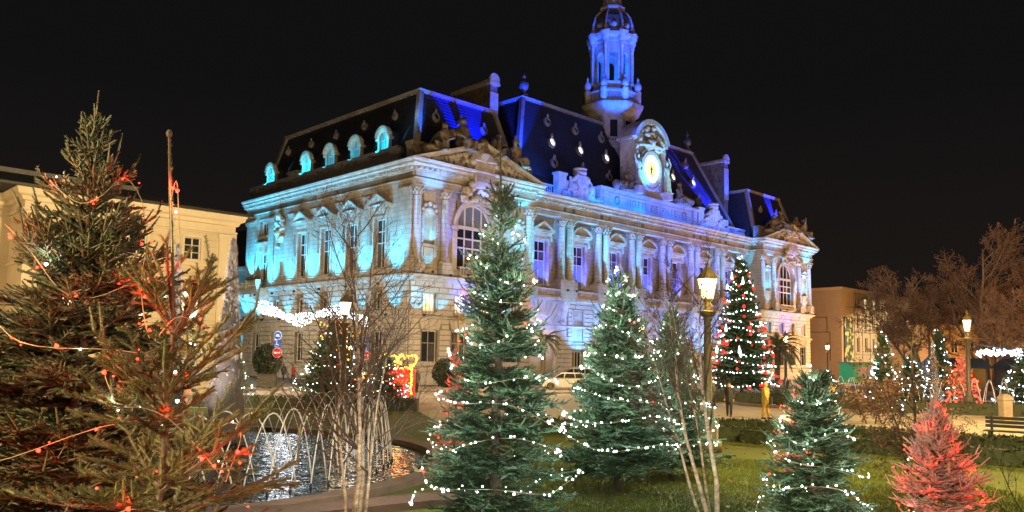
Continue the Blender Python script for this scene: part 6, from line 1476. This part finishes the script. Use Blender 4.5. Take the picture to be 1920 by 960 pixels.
for p, e, c in (((-2.4, 14.6, 2.6), 350, (1, .86, .7)), ((29, 51, .6), 380, (.95, .95, 1)), ((33, 52.5, .8), 500, (1, .88, .8))): light('fountain_fill', 'POINT', p, e, c, size=.25)  # added fills, hung in mid-air, to brighten the jets and far plumes
for q_ in (-8.9, -10.5): light('plume_fill_spot', 'SPOT', (q_, 23.0, .12), 1600, (1, .84, .76), to=(q_+.1, 24.6, 4.5), angle=60, blend=.8, size=.15)  # added spots under the plumes to brighten the spray
# low stone edging of the near flower bed, reddish
m_ = MB().sweep([(.6, 15.6), (-1.4, 15.1), (-3.2, 13.8), (-6, 12.9), (-12, 12.5)], [(0, 0), (0, .16), (.7, .18), (.7, 0)]); tag(m_.obj('path_edging', M['poolwall']), kind='structure')

# ============================================================ CARS
def car(label, body, x, y, rz, sc_=1.0, van=False):
    o = empty('parked_car', (x, y, 0), rz, label, 'car', 'light cars parked before the city hall'); o.scale = (sc_,)*3
    bt = .93 if not van else 1.0; rt_ = 1.48 if not van else 1.68
    prof = [(-2.05, .38), (-2.1, .62), (-2.02, bt), (-1.9, bt+.06), (1.05, bt+.02), (1.9, .82), (2.08, .66), (2.1, .42), (1.95, .25), (1.68, .25)]
    for cx in (1.32,):
        prof += [(cx+.36*math.cos(PI*k/8), .3+.36*math.sin(PI*k/8)) for k in range(9)]
    prof += [(.8, .22), (-.85, .22)]; prof += [(-1.28+.36*math.cos(PI*k/8), .3+.36*math.sin(PI*k/8)) for k in range(9)]; prof += [(-1.75, .28)]
    m_ = MB(); W = .86
    # body: three slabs so that the flanks bulge
    for a, b, da, db in ((-W, -W+.1, .06, 0), (-W+.1, W-.1, 0, 0), (W-.1, W, 0, .06)):
        m_.hexa([(px*(1-da*.3), a, lerp(pz, .6, da)) for px, pz in prof], [(px*(1-db*.3), b, lerp(pz, .6, db)) for px, pz in prof])
    bo = m_.obj('body', body, o)
    fx = 1.15 if not van else 1.35; rx = -1.9 if not van else -2.0
    gb = [(rx, bt+.04), (rx+.3, rt_-.08), (rx+.6, rt_), (.1, rt_), (.35, rt_-.04), (fx, bt+.02)]
    m_ = MB(); m_.hexa([(px, -.76 if pz < bt+.1 else -.6, pz) for px, pz in gb], [(px, .76 if pz < bt+.1 else .6, pz) for px, pz in gb]); m_.obj('cabin', body, o)
    gl = MB()
    def side(s):
        y0, y1 = s*(.765), s*(.635)
        for a, b, c, d in ((rx+.32, rx+.48, -.85, -.8), (-.78, -.72, .12, .0), (.2, .1, fx-.18, .34)) if not van else ((rx+.15, rx+.3, -.95, -.92), (-.86, -.84, .1, .05), (.18, .14, fx-.22, .36)):
            gl.hexa([(a, y0, bt+.1), (c, y0, bt+.1), (d, y1, rt_-.09), (b, y1, rt_-.09)], [(a, y0+s*.012, bt+.1), (c, y0+s*.012, bt+.1), (d, y1+s*.012, rt_-.09), (b, y1+s*.012, rt_-.09)])
    side(1); side(-1)
    gl.hexa([(fx-.06, -.68, bt+.06), (fx-.06, .68, bt+.06), (.42, .55, rt_-.08), (.42, -.55, rt_-.08)], [(fx-.03, -.68, bt+.07), (fx-.03, .68, bt+.07), (.45, .55, rt_-.07), (.45, -.55, rt_-.07)])
    gl.hexa([(rx-.0, -.66, bt+.12), (rx-.0, .66, bt+.12), (rx+.26, .55, rt_-.12), (rx+.26, -.55, rt_-.12)], [(rx-.03, -.66, bt+.12), (rx-.03, .66, bt+.12), (rx+.23, .55, rt_-.11), (rx+.23, -.55, rt_-.11)])
    gl.obj('windows', M['glass'], o)
    for wx in (1.32, -1.28):
        for s in (-1, 1):
            m_ = MB(); n = 16
            m_.hexa([(wx+.31*math.cos(2*PI*k/n), s*.66, .31+.31*math.sin(2*PI*k/n)) for k in range(n)], [(wx+.31*math.cos(2*PI*k/n), s*.87, .31+.31*math.sin(2*PI*k/n)) for k in range(n)]); w = m_.obj('wheel', M['iron'], o)
            m_ = MB()
            for q in range(5): t = 2*PI*q/5; m_.tube([(wx, s*.885, .31), (wx+.19*math.cos(t), s*.88, .31+.19*math.sin(t))], .03, 4)
            m_.tube([(wx+.2*math.cos(2*PI*k/12), s*.88, .31+.2*math.sin(2*PI*k/12)) for k in range(13)], .018, 4); m_.obj('rim', M['kerb'], w)
    for s in (-1, 1):
        MB().sphere((2.0, s*.62, .7), .13, 8, 6, (.6, 1.3, .8)).obj('headlight', emi('car_lamp', (1, .95, .85), .6), o); MB().box(-2.1, -1.98, s*.62-.14, s*.62+.14, .7, .86).obj('tail_light', pm('tail_lamp', (.5, .01, .01), rough=.3), o)
        MB().box(.78, .95, s*.92-.1, s*.92+.1, .92, 1.04).obj('mirror', body, o)
    MB().box(-.25, -.08, .865, .885, .8, .83).obj('door_handle', M['iron'], o); MB().box(-.25, -.08, -.885, -.865, .8, .83).obj('door_handle', M['iron'], o)
    MB().box(-.8, -.79, -.868, .868, .3, .92).obj('door_gap', M['iron'], o); MB().box(.14, .15, -.868, .868, .3, .92).obj('door_gap', M['iron'], o)
    return o
white = pm('white_car_paint', (.78, .72, .60), rough=.25); silver = pm('silver_car_paint', (.60, .58, .52), rough=.3)
car('cream white hatchback parked behind the central fir, nearest the camera', white, 4.75, 71.5, R(184), 1.02)
car('taller silver estate car parked behind the cream hatchback', silver, 6.2, 79.5, R(182), 1.08, True)
car('silver car parked further right, seen through the birch stems', silver, 14.5, 86.0, R(20), 1.0)
light('parking_fill', 'POINT', (3, 64, 5), 900, (1, .7, .3), size=.3)  # added fill for the hall base and cars; no lamp is built

# ============================================================ PEOPLE
skin = pm('skin', (.55, .33, .22), (.45, .26, .17), .6, 8)
_pm = {}
def person(label, x, y, rz, coat, trousers, h=1.72, stride=.18, bend_=0, hat=None):
    o = empty('person', (x, y, 0), rz, label, 'person'); s = h/1.72; key = (round(stride, 2), bend_)
    if key not in _pm:
        st = stride
        b = [('s', (0, 0, 1.60), (.085, .10, .12)), ('s', (0, -.10, 1.585), (.018, .025, .03)), ('c', (0, 0, 1.42), (0, 0, 1.52), .055, .05), ('s', (.085, 0, 1.59), (.015, .02, .03)), ('s', (-.085, 0, 1.59), (.015, .02, .03)),
             ('c', (0, 0, .95), (0, 0, 1.36), .13, .15)]
        for q in (-1, 1):
            b += [('c', (q*.09, 0, .9), (q*.1, -q*st*.5, .5), .075, .055), ('c', (q*.1, -q*st*.5, .5), (q*.1, -q*st, .08), .05, .035), ('c', (q*.19, 0, 1.38), (q*.24, q*st*.4, 1.1), .05, .04), ('c', (q*.24, q*st*.4, 1.1), (q*.22, q*st*.4-.1, .86), .038, .028)]
            for k in range(4): b.append(('c', (q*.22+(k-1.5)*.016, q*st*.4-.11, .83), (q*.22+(k-1.5)*.018, q*st*.4-.13, .765+.008*abs(k-1.5)), .009, .007))
            b.append(('c', (q*.2, q*st*.4-.12, .83), (q*.18, q*st*.4-.15, .79), .01, .008))
        body = blobmesh('body', b, .014, 1)
        c = [('c', (0, 0, .92), (0, 0, 1.32), .19, .19), ('c', (-.17, 0, 1.38), (.17, 0, 1.38), .08, .08), ('c', (0, 0, .8), (0, 0, .95), .2, .19)]
        for q in (-1, 1): c += [('c', (q*.2, 0, 1.38), (q*.25, q*st*.4, 1.1), .075, .062), ('c', (q*.25, q*st*.4, 1.1), (q*.23, q*st*.4-.08, .9), .06, .05)]
        coatm = blobmesh('coat', c, .02, 2)
        t = []
        for q in (-1, 1): t += [('c', (q*.09, 0, .88), (q*.1, -q*st*.5, .5), .1, .08), ('c', (q*.1, -q*st*.5, .5), (q*.1, -q*st, .12), .078, .062)]
        trm = blobmesh('trousers', t, .02, 2)
        shm = blobmesh('shoes', [('c', (q*.1, -q*st+.04, .045), (q*.11, -q*st-.12, .04), .045, .04) for q in (-1, 1)], .012, 1)
        hr = blobmesh('hair', [('s', (0, .015, 1.635), (.095, .105, .10)), ('s', (0, .05, 1.57), (.085, .07, .09))], .015, 1)
        _pm[key] = (body, coatm, trm, shm, hr)
    b, c, t, sh, hr = _pm[key]
    def put(me, name, mat): me = me.copy(); me.materials.clear(); me.materials.append(mat); q = mkobj(name, me, None, o); return q
    put(b, 'body', skin); put(c, 'coat', coat); put(t, 'trousers', trousers); put(sh, 'shoes', M['iron']); put(hr, 'hair', hat or M['twig']); o.scale = (s,)*3
    return o
dk = pm('dark_coat', (.02, .02, .025), rough=.8); nv = pm('navy_cloth', (.02, .03, .07), rough=.8); red_ = pm('red_coat', (.35, .02, .02), rough=.8); ylw = pm('yellow_coat', (.60, .42, .08), (.36, .24, .05), .8, 9); gr = pm('grey_coat', (.14, .13, .12), rough=.8)
yp = person('person in a yellow raincoat and yellow trousers walking on the plaza', 12.4, 39.6, R(60), ylw, pm('ochre_trousers', (.5, .30, .04), (.3, .18, .03), .8, 5), 1.78, .12, hat=ylw)
mkobj('shoulder_bag', blobmesh('bag', [('b', (-.16, .16, -.30, -.17, .70, 1.02)), ('c', (-.15, -.22, 1.0), (.12, -.12, 1.38), .02, .02)], .02, 2), dk, yp)
person('person in a dark coat crossing by the no-entry sign', -22.3, 80, R(150), dk, nv, 1.75)
person('person in a red top walking right of the planter', -20.4, 76.5, R(100), red_, nv, 1.75, .22)
person('person in a navy coat passing behind the dark fir', -18.9, 77.5, R(-60), nv, dk, 1.72)
person('person in dark clothes just left of the two beside the gift box', -8.9, 62.0, R(10), dk, dk, 1.78, .08)
person('person in a grey coat standing by the lit gift box', -7.0, 61.0, R(-30), gr, dk, 1.72, .06)
person('person in a dark coat behind the golden ornament', -12.6, 66.0, R(180), dk, nv, 1.7)
person('person strolling before the huge Christmas tree', 12.0, 48.5, R(80), gr, dk, 1.72)
person('person in black beside the birch foot on the pavement', 11.0, 41.0, R(-20), dk, dk, 1.7)
person('person in orange standing near the low fir by the kiosk', 18.3, 46.5, R(20), pm('orange_coat', (.7, .32, .05), rough=.7), nv, 1.65, .06)

# ============================================================ PALMS
def palm(label, x, y, h=6.0, r=2.3, n=34, seed=1, name='palm_tree'):
    rs = random.Random(seed); o = empty(name, (x, y, 0), 0, label, 'palm', 'palm trees before the city hall')
    m_ = MB(); pr_ = []
    for k in range(22): z = h*.72*k/21; pr_ += [(.22+.03*(k % 2)+.1*max(0, (k-18)/3), z)]
    m_.lathe(pr_, 9); m_.obj('trunk', M['bark'], o, False)
    L_ = MB()
    for i in range(n):
        a = rs.random()*6.28; e = R(rs.uniform(-25, 75)); p = Vector((.1*math.cos(a), .1*math.sin(a), h*.72)); d = Vector((math.cos(a)*math.cos(e), math.sin(a)*math.cos(e), math.sin(e))); S = 12; ln = r*rs.uniform(.85, 1.15); side = Vector((-math.sin(a), math.cos(a), 0)); pts = [p]
        for j in range(S):
            d = (d+Vector((0, 0, -.16))).normalized(); q = p+d*ln/S
            for s in (-1, 1):
                w = .42*math.sin(PI*(j+1.2)/(S+1.5)); tip = p+side*s*w+d*w*.6+Vector((0, 0, -.25*w)); L_.poly([tuple(p), tuple(p.lerp(q, .55)), tuple(tip)]); tip2 = tip+d*ln/S*.5; L_.poly([tuple(p.lerp(q, .5)), tuple(q), tuple(tip2)])
            p = q; pts.append(p)
        L_.tube([tuple(v) for v in pts], [.03]*len(pts), 3)
    L_.obj('crown', pm('palm_leaf', (.10, .10, .04), (.06, .06, .025), .6, 3), o); return o
palm('palm tree standing before the arched gateway of the city hall', 3.0, 75.5, 6.0, 1.9, seed=2)
palm('palm tree behind the huge Christmas tree near the right pavilion', 23.6, 72.0, 5.6, 2.4, seed=5)

# planter with clipped shrub
pl = empty('planter', (-19.3, 64.5, 0), R(8), 'square brown planter box at the left corner of the city hall', 'planter')
MB().box(-.65, .65, -.65, .65, .08, 1.05).box(-.72, .72, -.72, .72, 1.05, 1.13).box(-.6, -.45, -.68, -.655, .1, 1.0).box(.45, .6, -.68, -.655, .1, 1.0).obj('box', M['post'], pl)
sh = empty('potted_shrub', (-19.3, 64.5, 0), 0, 'leafy evergreen shrub growing in the brown planter box', 'shrub')
N = 5200; P = np.random.randn(N, 3); P /= np.linalg.norm(P, axis=1)[:, None]; P *= (np.random.rand(N)**.4)[:, None]; P *= [1.15, 1.15, 1.35]; P += [0, 0, 2.2]; a = np.random.randn(N, 3)*.05; b = np.random.randn(N, 3)*.05
npmesh('foliage', np.stack([P-a, P+b, P+a, P-b], 1).reshape(-1, 3), np.arange(4*N).reshape(-1, 4), M['hedge'], sh); MB().tube([(0, 0, .9), (.05, 0, 2.2)], .06, 6).obj('trunk', M['bark'], sh)
N = 4200
for (x, y, r_, h_, lab) in ((-5.6, 71.5, 1.3, 2.6, 'round bush at the foot of the near corner of the hall'), (11.5, 62, 1.2, 1.8, 'dark bush right of the parked cars'), (5.2, 56.5, .9, 1.3, 'low bush on the far hedge line')):
    sb = empty('bush', (x, y, 0), 0, lab, 'bush', 'bushes before the hall'); P = np.random.randn(N, 3); P /= np.linalg.norm(P, axis=1)[:, None]; P *= (np.random.rand(N)**.4)[:, None]*[r_, r_, h_/2]; P += [0, 0, h_/2]; a = np.random.randn(N, 3)*.06; b = np.random.randn(N, 3)*.06
    npmesh('foliage', np.stack([P-a, P+b, P+a, P-b], 1).reshape(-1, 3), np.arange(4*N).reshape(-1, 4), M['hedge'], sb); MB().tube([(0, 0, 0), (.05, 0, h_*.5)], .05, 6).obj('trunk', M['bark'], sb)

# ============================================================ ROAD SIGNS
sred = pm('sign_red', (.62, .02, .02), rough=.4); swht = pm('sign_white', (.8, .8, .8), rough=.4); sblu = pm('sign_blue', (.02, .08, .35), rough=.4)
def face(F_, m_, ac, zc, r, o0, o1, n=24): m_.fprism(F_, [(ac+r*math.cos(2*PI*k/n), zc+r*math.sin(2*PI*k/n)) for k in range(n)], o0, o1); return m_
def sign_post(label, x, y, rz, top=3.6):
    o = empty('traffic_sign', (x, y, 0), rz, label, 'traffic sign', 'no-entry sign posts'); F = lambda a, q, z: (a, -q, z)
    MB().tube([(0, 0, 0), (0, 0, top+.3)], .035, 8).obj('pole', M['iron'], o)
    d = face(F, MB(), 0, top-1.2, .36, .04, .06).obj('no_entry_disc', sred, o); face(F, MB(), 0, top-1.2, .385, .03, .045).obj('sign_border', swht, d); MB().fbox(F, -.25, .25, .06, .066, top-1.26, top-1.14).obj('white_bar', swht, d)
    p = MB().fbox(F, -.30, .30, .04, .06, top-.80, top-.25).obj('information_panel', sblu, o)
    m_ = MB(); face(F, m_, -.06, top-.36, .05, .06, .066, 10); m_.fbox(F, -.09, -.03, .06, .066, top-.6, top-.42); m_.fbox(F, -.03, .1, .06, .066, top-.6, top-.55); m_.tube([F(-.05+.14*math.cos(t), .063, top-.62+.12*math.sin(t)) for t in [PI*.8+PI*1.3*k/8 for k in range(9)]], .012, 4); m_.obj('wheelchair_symbol', swht, p)
    b = face(F, MB(), 0, top+.12, .30, .04, .06).obj('round_panel', sblu, o); face(F, MB(), 0, top+.12, .33, .03, .045).obj('sign_border', swht, b); MB().fbox(F, -.18, .18, .06, .066, top+.05, top+.1).fbox(F, -.1, .1, .06, .067, top+.1, top+.2).obj('symbol', swht, b)
    return o
sign_post('road sign post with no-entry disc and blue panels beside the planter', -17.9, 62.3, R(-10), 4.0)
sign_post('road sign post with no-entry disc seen through the birch branches', -12.4, 69.5, R(-6), 3.9)
tl = empty('traffic_light', (33.0, 73, 0), 0, 'traffic light showing green behind the leafy shrub', 'traffic light'); MB().tube([(0, 0, 0), (0, 0, 2.8)], .06, 8).obj('pole', M['iron'], tl); MB().box(-.14, .14, -.12, .12, 2.6, 3.5).obj('head', M['iron'], tl); MB().sphere((0, -.14, 2.78), .13, 10, 8).obj('green_lamp', emi('green_lamp', (.02, 1, .45), 7), tl)
tl2 = copy_tree(tl); tl2.location = (-26.0, 74, 0); tl2['label'] = 'traffic light showing green left of the planter'
light('green_signal_light', 'POINT', (-26, 73.6, 2.8), 20, (.02, 1, .5), size=.1)
ks = empty('kiosk', (41.5, 98, 0), R(20), 'green and white kiosk trailer at the foot of the concrete building', 'kiosk')
MB().box(-1.3, 1.3, -1.2, 1.2, .3, 2.7).obj('cabin', pm('green_kiosk', (.02, .35, .16), (.015, .28, .12), .5, 1, emit=(.02, .5, .25), es=.12), ks); MB().box(-.7, .6, -1.25, -1.21, 1.3, 2.3).box(.8, 1.15, -1.25, -1.21, .7, 2.4).obj('printed_panel', pm('kiosk_print', (.6, .3, .4), (.2, .35, .6), .5, 2), ks); MB().box(-1.45, 1.45, -1.5, 1.3, 2.7, 2.85).obj('roof', M['zinc'], ks)
for s in (-.9, .9): MB().lathe([(.3, 0), (.3, .2)], 10, (s, -1.0, .25)).obj('wheel', M['iron'], ks)

# ============================================================ LIGHT SCULPTURES
def dots(pts, mat, s, parent, name='bulbs'):
    m_ = MB()
    for p in pts: m_.lathe([(.5*s, -.8*s), (s, 0), (.4*s, s)], 5, tuple(p))
    return tag(m_.obj(name, M[mat], parent), kind='stuff')
rr = random.Random(9)
gb = empty('gift_box_light', (-6.75, 49.5, 0), R(-8), 'glowing gift box light sculpture of red bulbs with a golden ribbon bow', 'light sculpture')
m_ = MB()
for x in (-.85, .85):
    for y in (-.85, .85): m_.tube([(x, y, 0), (x, y, 2.0)], .02, 4)
for z in (.25, 2.0):
    m_.tube([(-.85, -.85, z), (.85, -.85, z), (.85, .85, z), (-.85, .85, z), (-.85, -.85, z)], .02, 4)
m_.obj('frame', M['iron'], gb)
pts = [(rr.uniform(-.85, .85), -.86 if rr.random() < .6 else rr.uniform(-.85, .85), rr.uniform(.25, 2.0)) for k in range(260)]; dots(pts, 'bulbr', .04, gb, 'red_bulbs')
MB().box(-.8, .8, -.8, .8, .3, 1.95).obj('red_mesh_panel', pm('red_tinsel', (.5, .015, .01), emit=(1, .02, .01), es=.35, rough=.5), gb)
pts = []
for k in range(70):
    t = 2*PI*k/70
    for s in (-1, 1): pts.append((s*(.62+.55*math.cos(t)), -.5+.1*rr.random(), 2.3+.38*math.sin(t)+.25*abs(math.cos(t))))
for k in range(60): z = 2.1-1.8*k/60; pts += [(.95+.06*rr.random(), -.9, z+.15), (-.95, -.9, z+.1)]
for k in range(40): pts.append((-.95+1.9*k/40, -.9, 2.05))
dots([(a_+rr.gauss(0, .04), b_, c_+rr.gauss(0, .05)) for a_, b_, c_ in pts], 'bulby', .036, gb, 'golden_bow'); light('gift_box_glow', 'POINT', (-6.7, 48.0, 1.3), 120, (1, .25, .05), size=.5); light('gift_bow_glow', 'POINT', (-6.7, 49, 2.7), 130, (1, .55, .08), size=.4)
go = empty('bow_light', (-12.6, 58.0, 0), 0, 'golden bow ornament with red lights mounted on the lamp post behind the birch', 'light sculpture')
pts = [(1.3*rr.gauss(0, .5), rr.gauss(0, .15), 4.5+rr.gauss(0, .55)) for k in range(60)]
for k in range(150):
    t = rr.random(); pts.append((rr.gauss(0, .33)+.6*(1-t)*rr.choice((-1, 0, 1)), rr.gauss(0, .15), 1.7+2.6*t))
dots(pts, 'bulby', .06, go, 'golden_bulbs'); dots([(rr.gauss(0, .35), rr.gauss(0, .1)-.1, 4.3+rr.gauss(0, .3)) for k in range(45)]+[(rr.gauss(.1, .3), -.1, 1.9+rr.gauss(0, .3)) for k in range(35)], 'bulbr', .06, go, 'red_bulbs')
MB().tube([(0, .2, 0), (0, .2, 5.2)], .06, 6).tube([(-1.2, .1, 4.4), (0, .1, 4.0), (1.2, .1, 4.8)], .04, 5).obj('frame', M['iron'], go); light('bow_glow', 'POINT', (-12.6, 57, 3.2), 240, (1, .5, .1), size=.5)
rd = empty('reindeer_light', (-8.8, 51.5, 0), R(15), 'reindeer light sculpture of red and orange bulbs between the small firs', 'light sculpture')
pts = []
for k in range(70): t = rr.random(); pts.append((-.9+1.3*t+rr.gauss(0, .08), rr.gauss(0, .1), 1.35+.1*t+rr.gauss(0, .14)))
for k in range(40): t = rr.random(); pts.append((.45+.35*t, rr.gauss(0, .05), 1.5+.7*t))
for lx in (-.8, -.6, .2, .4):
    for k in range(12): pts.append((lx+rr.gauss(0, .02), 0, 1.2*k/12+.1))
dots(pts, 'bulby', .038, rd, 'amber_bulbs'); dots([(-.95+rr.gauss(0, .22), -.1, .9+rr.gauss(0, .3)) for k in range(60)]+[(.8+rr.gauss(0, .1), 0, 2.3+rr.gauss(0, .12)) for k in range(18)], 'bulbr', .042, rd, 'red_bulbs')
m_ = MB()
for lx in (-.8, -.6, .2, .4): m_.tube([(lx, 0, 0), (lx, 0, 1.3)], .03, 5)
m_.tube([(-.9, 0, 1.35), (.45, 0, 1.45), (.8, 0, 2.25), (1.05, 0, 2.2)], .06, 6).tube([(.8, 0, 2.25), (.6, 0, 2.7), (.9, 0, 2.9)], .02, 4).obj('frame', M['iron'], rd)
# cloud garland across the street
cg = empty('street_garland', (0, 0, 0), 0, 'wavy white cloud garland of lights hanging across the street on the left', 'light garland')
pts = []; ptsc = []
for k in range(900):
    t = rr.random(); x = lerp(-18.8, -10.6, t); z = 5.75+.42*math.sin(t*9.2+1.4)*(1-.2*t)-.25*t; p = (x, 60+rr.gauss(0, .2), z+.52*(rr.random()-.5)*2*(.75+.25*math.sin(t*20)))
    (pts if rr.random() < .8 else ptsc).append(p)
dots(pts, 'bulbb', .023, cg, 'white_bulbs'); dots(ptsc, 'bulbw', .025, cg, 'tinted_bulbs')
MB().tube([(-30, 61, 8), (-18.8, 60, 6.4), (-14.7, 60, 6.15), (-10.6, 60, 6.3), (-6, 60, 8)], .02, 4).obj('suspension_cable', M['iron'], cg)
light('garland_glow', 'POINT', (-16.5, 60, 5.6), 700, (.85, .9, 1), size=.8); light('garland_glow', 'POINT', (-12, 60, 5.2), 500, (1, .85, .7), size=.6)
sg = empty('star_burst_light', (29.6, 66.0, 0), 0, 'dazzling blue-white spotlight on a short mast behind the shrub', 'spotlight'); MB().tube([(0, 0, 0), (0, 0, 1.9)], .05, 6).obj('pole', M['iron'], sg); MB().sphere((0, -.1, 2.1), .42, 10, 8).obj('lamp', emi('blue_white_lamp', (.55, .72, 1), 40), sg)
light('blue_white_beam', 'POINT', (29.6, 65.0, 2.3), 1500, (.45, .6, 1), size=.3)
# right-hand garland of white lights over the stalls
wg = empty('stall_garland', (0, 0, 0), 0, 'thick garland of white lights strung over the stalls at the right edge', 'light garland')
pts = [(lerp(35.6, 40.6, k/160)+rr.gauss(0, .05), 62+rr.gauss(0, .1), 3.75-.05*k/160+.22*rr.gauss(0, .6)) for k in range(160)]+[(lerp(33.5, 37.8, k/120), 52, lerp(3.6, 2.4, k/120)+.3*rr.gauss(0, .6)) for k in range(120)]
dots(pts, 'bulbb', .07, wg, 'white_bulbs'); MB().tube([(34, 62, 4.6), (38, 62, 4.0), (42, 62, 4.4)], .03, 4).obj('suspension_cable', M['iron'], wg)
for k, x in enumerate((35.5, 41.5)):
    stl = empty('market_stall', (x, 64, 0), 0, ['small market stall with a lit amber front under the white garland', 'second market stall with red light at the right edge'][k], 'market stall')
    MB().box(-2, 2, 0, 2.4, 0, 1.0).box(-2, -1.85, 0, 2.4, 1, 2.6).box(1.85, 2, 0, 2.4, 1, 2.6).box(-2, 2, 2.3, 2.4, 1, 2.6).obj('counter', M['bark'], stl); MB().hexa([(-2.3, -.6, 2.5), (2.3, -.6, 2.5), (2.3, 2.7, 2.5), (-2.3, 2.7, 2.5)], [(-2.1, .9, 3.3), (2.1, .9, 3.3), (2.1, 1.2, 3.3), (-2.1, 1.2, 3.3)]).obj('roof', M['tarroof'], stl)
    light('stall_lamp', 'POINT', (x, 64.6, 2.3), 260, (1, .5, .1) if k == 0 else (1, .12, .04), size=.2)
# bench and stone post at the right edge
bn = empty('bench', (17.9, 28.9, 0), R(-38), 'dark slatted bench cut off at the right edge of the plaza', 'bench')
for k in range(4): MB().box(-1.0, 1.0, -.3+.15*k, -.18+.15*k, .43, .47).obj('slat', M['iron'], bn)
for k in range(3): MB().box(-1.0, 1.0, .33+.02*k, .36+.02*k, .55+.14*k, .66+.14*k).obj('slat', M['iron'], bn)
for s in (-1, 1): MB().box(s*.8-.04, s*.8+.04, -.3, -.22, 0, .43).box(s*.8-.04, s*.8+.04, .3, .38, 0, .95).obj('leg', M['iron'], bn)
sp = MB().lathe([(.32, 0), (.32, 1.0), (.38, 1.05), (.38, 1.2), (.1, 1.35)], 4, (0, 0, 0), PI/4).obj('stone_bollard', M['kerb']); sp.location = (25.0, 41.2, 0); tag(sp, 'square pale stone post at the right end of the hedge', 'bollard')
cn = MB().lathe([(.2, 0), (.22, .3), (.15, .42)], 10).obj('paving_lamp', emi('white_globe', (1, .85, .5), 1.0)); cn.location = (12.3, 36.4, 0); tag(cn, 'small glowing globe standing on the plaza below the yellow figure', 'ground lamp')
# brown shrubbery bed between the hedge and right fountain
for k, (x, y, lab) in enumerate(((14.5, 39.0, 'dark leafy bush beneath the blue-white spotlight'), (16.8, 37.6, 'reddish brown bush right of the dark one on the plaza edge'))):
    bare((x, y), lab, 'bush', [(0, 0, .2, 0, 1.9, .03), (.3, 0, -.3, .1, 1.8, .03), (.5, .2, .5, 0, 1.7, .03), (-.4, 0, -.6, 0, 1.6, .03)], 3, mat='twig', seed=70+k, kids=(9, 6), zstart=.1, spread=.9, lens=.5, minr=.006, leaves=3500, leafsize=.06, name='bush', leafmat='deadleaf' if k else 'hedge')
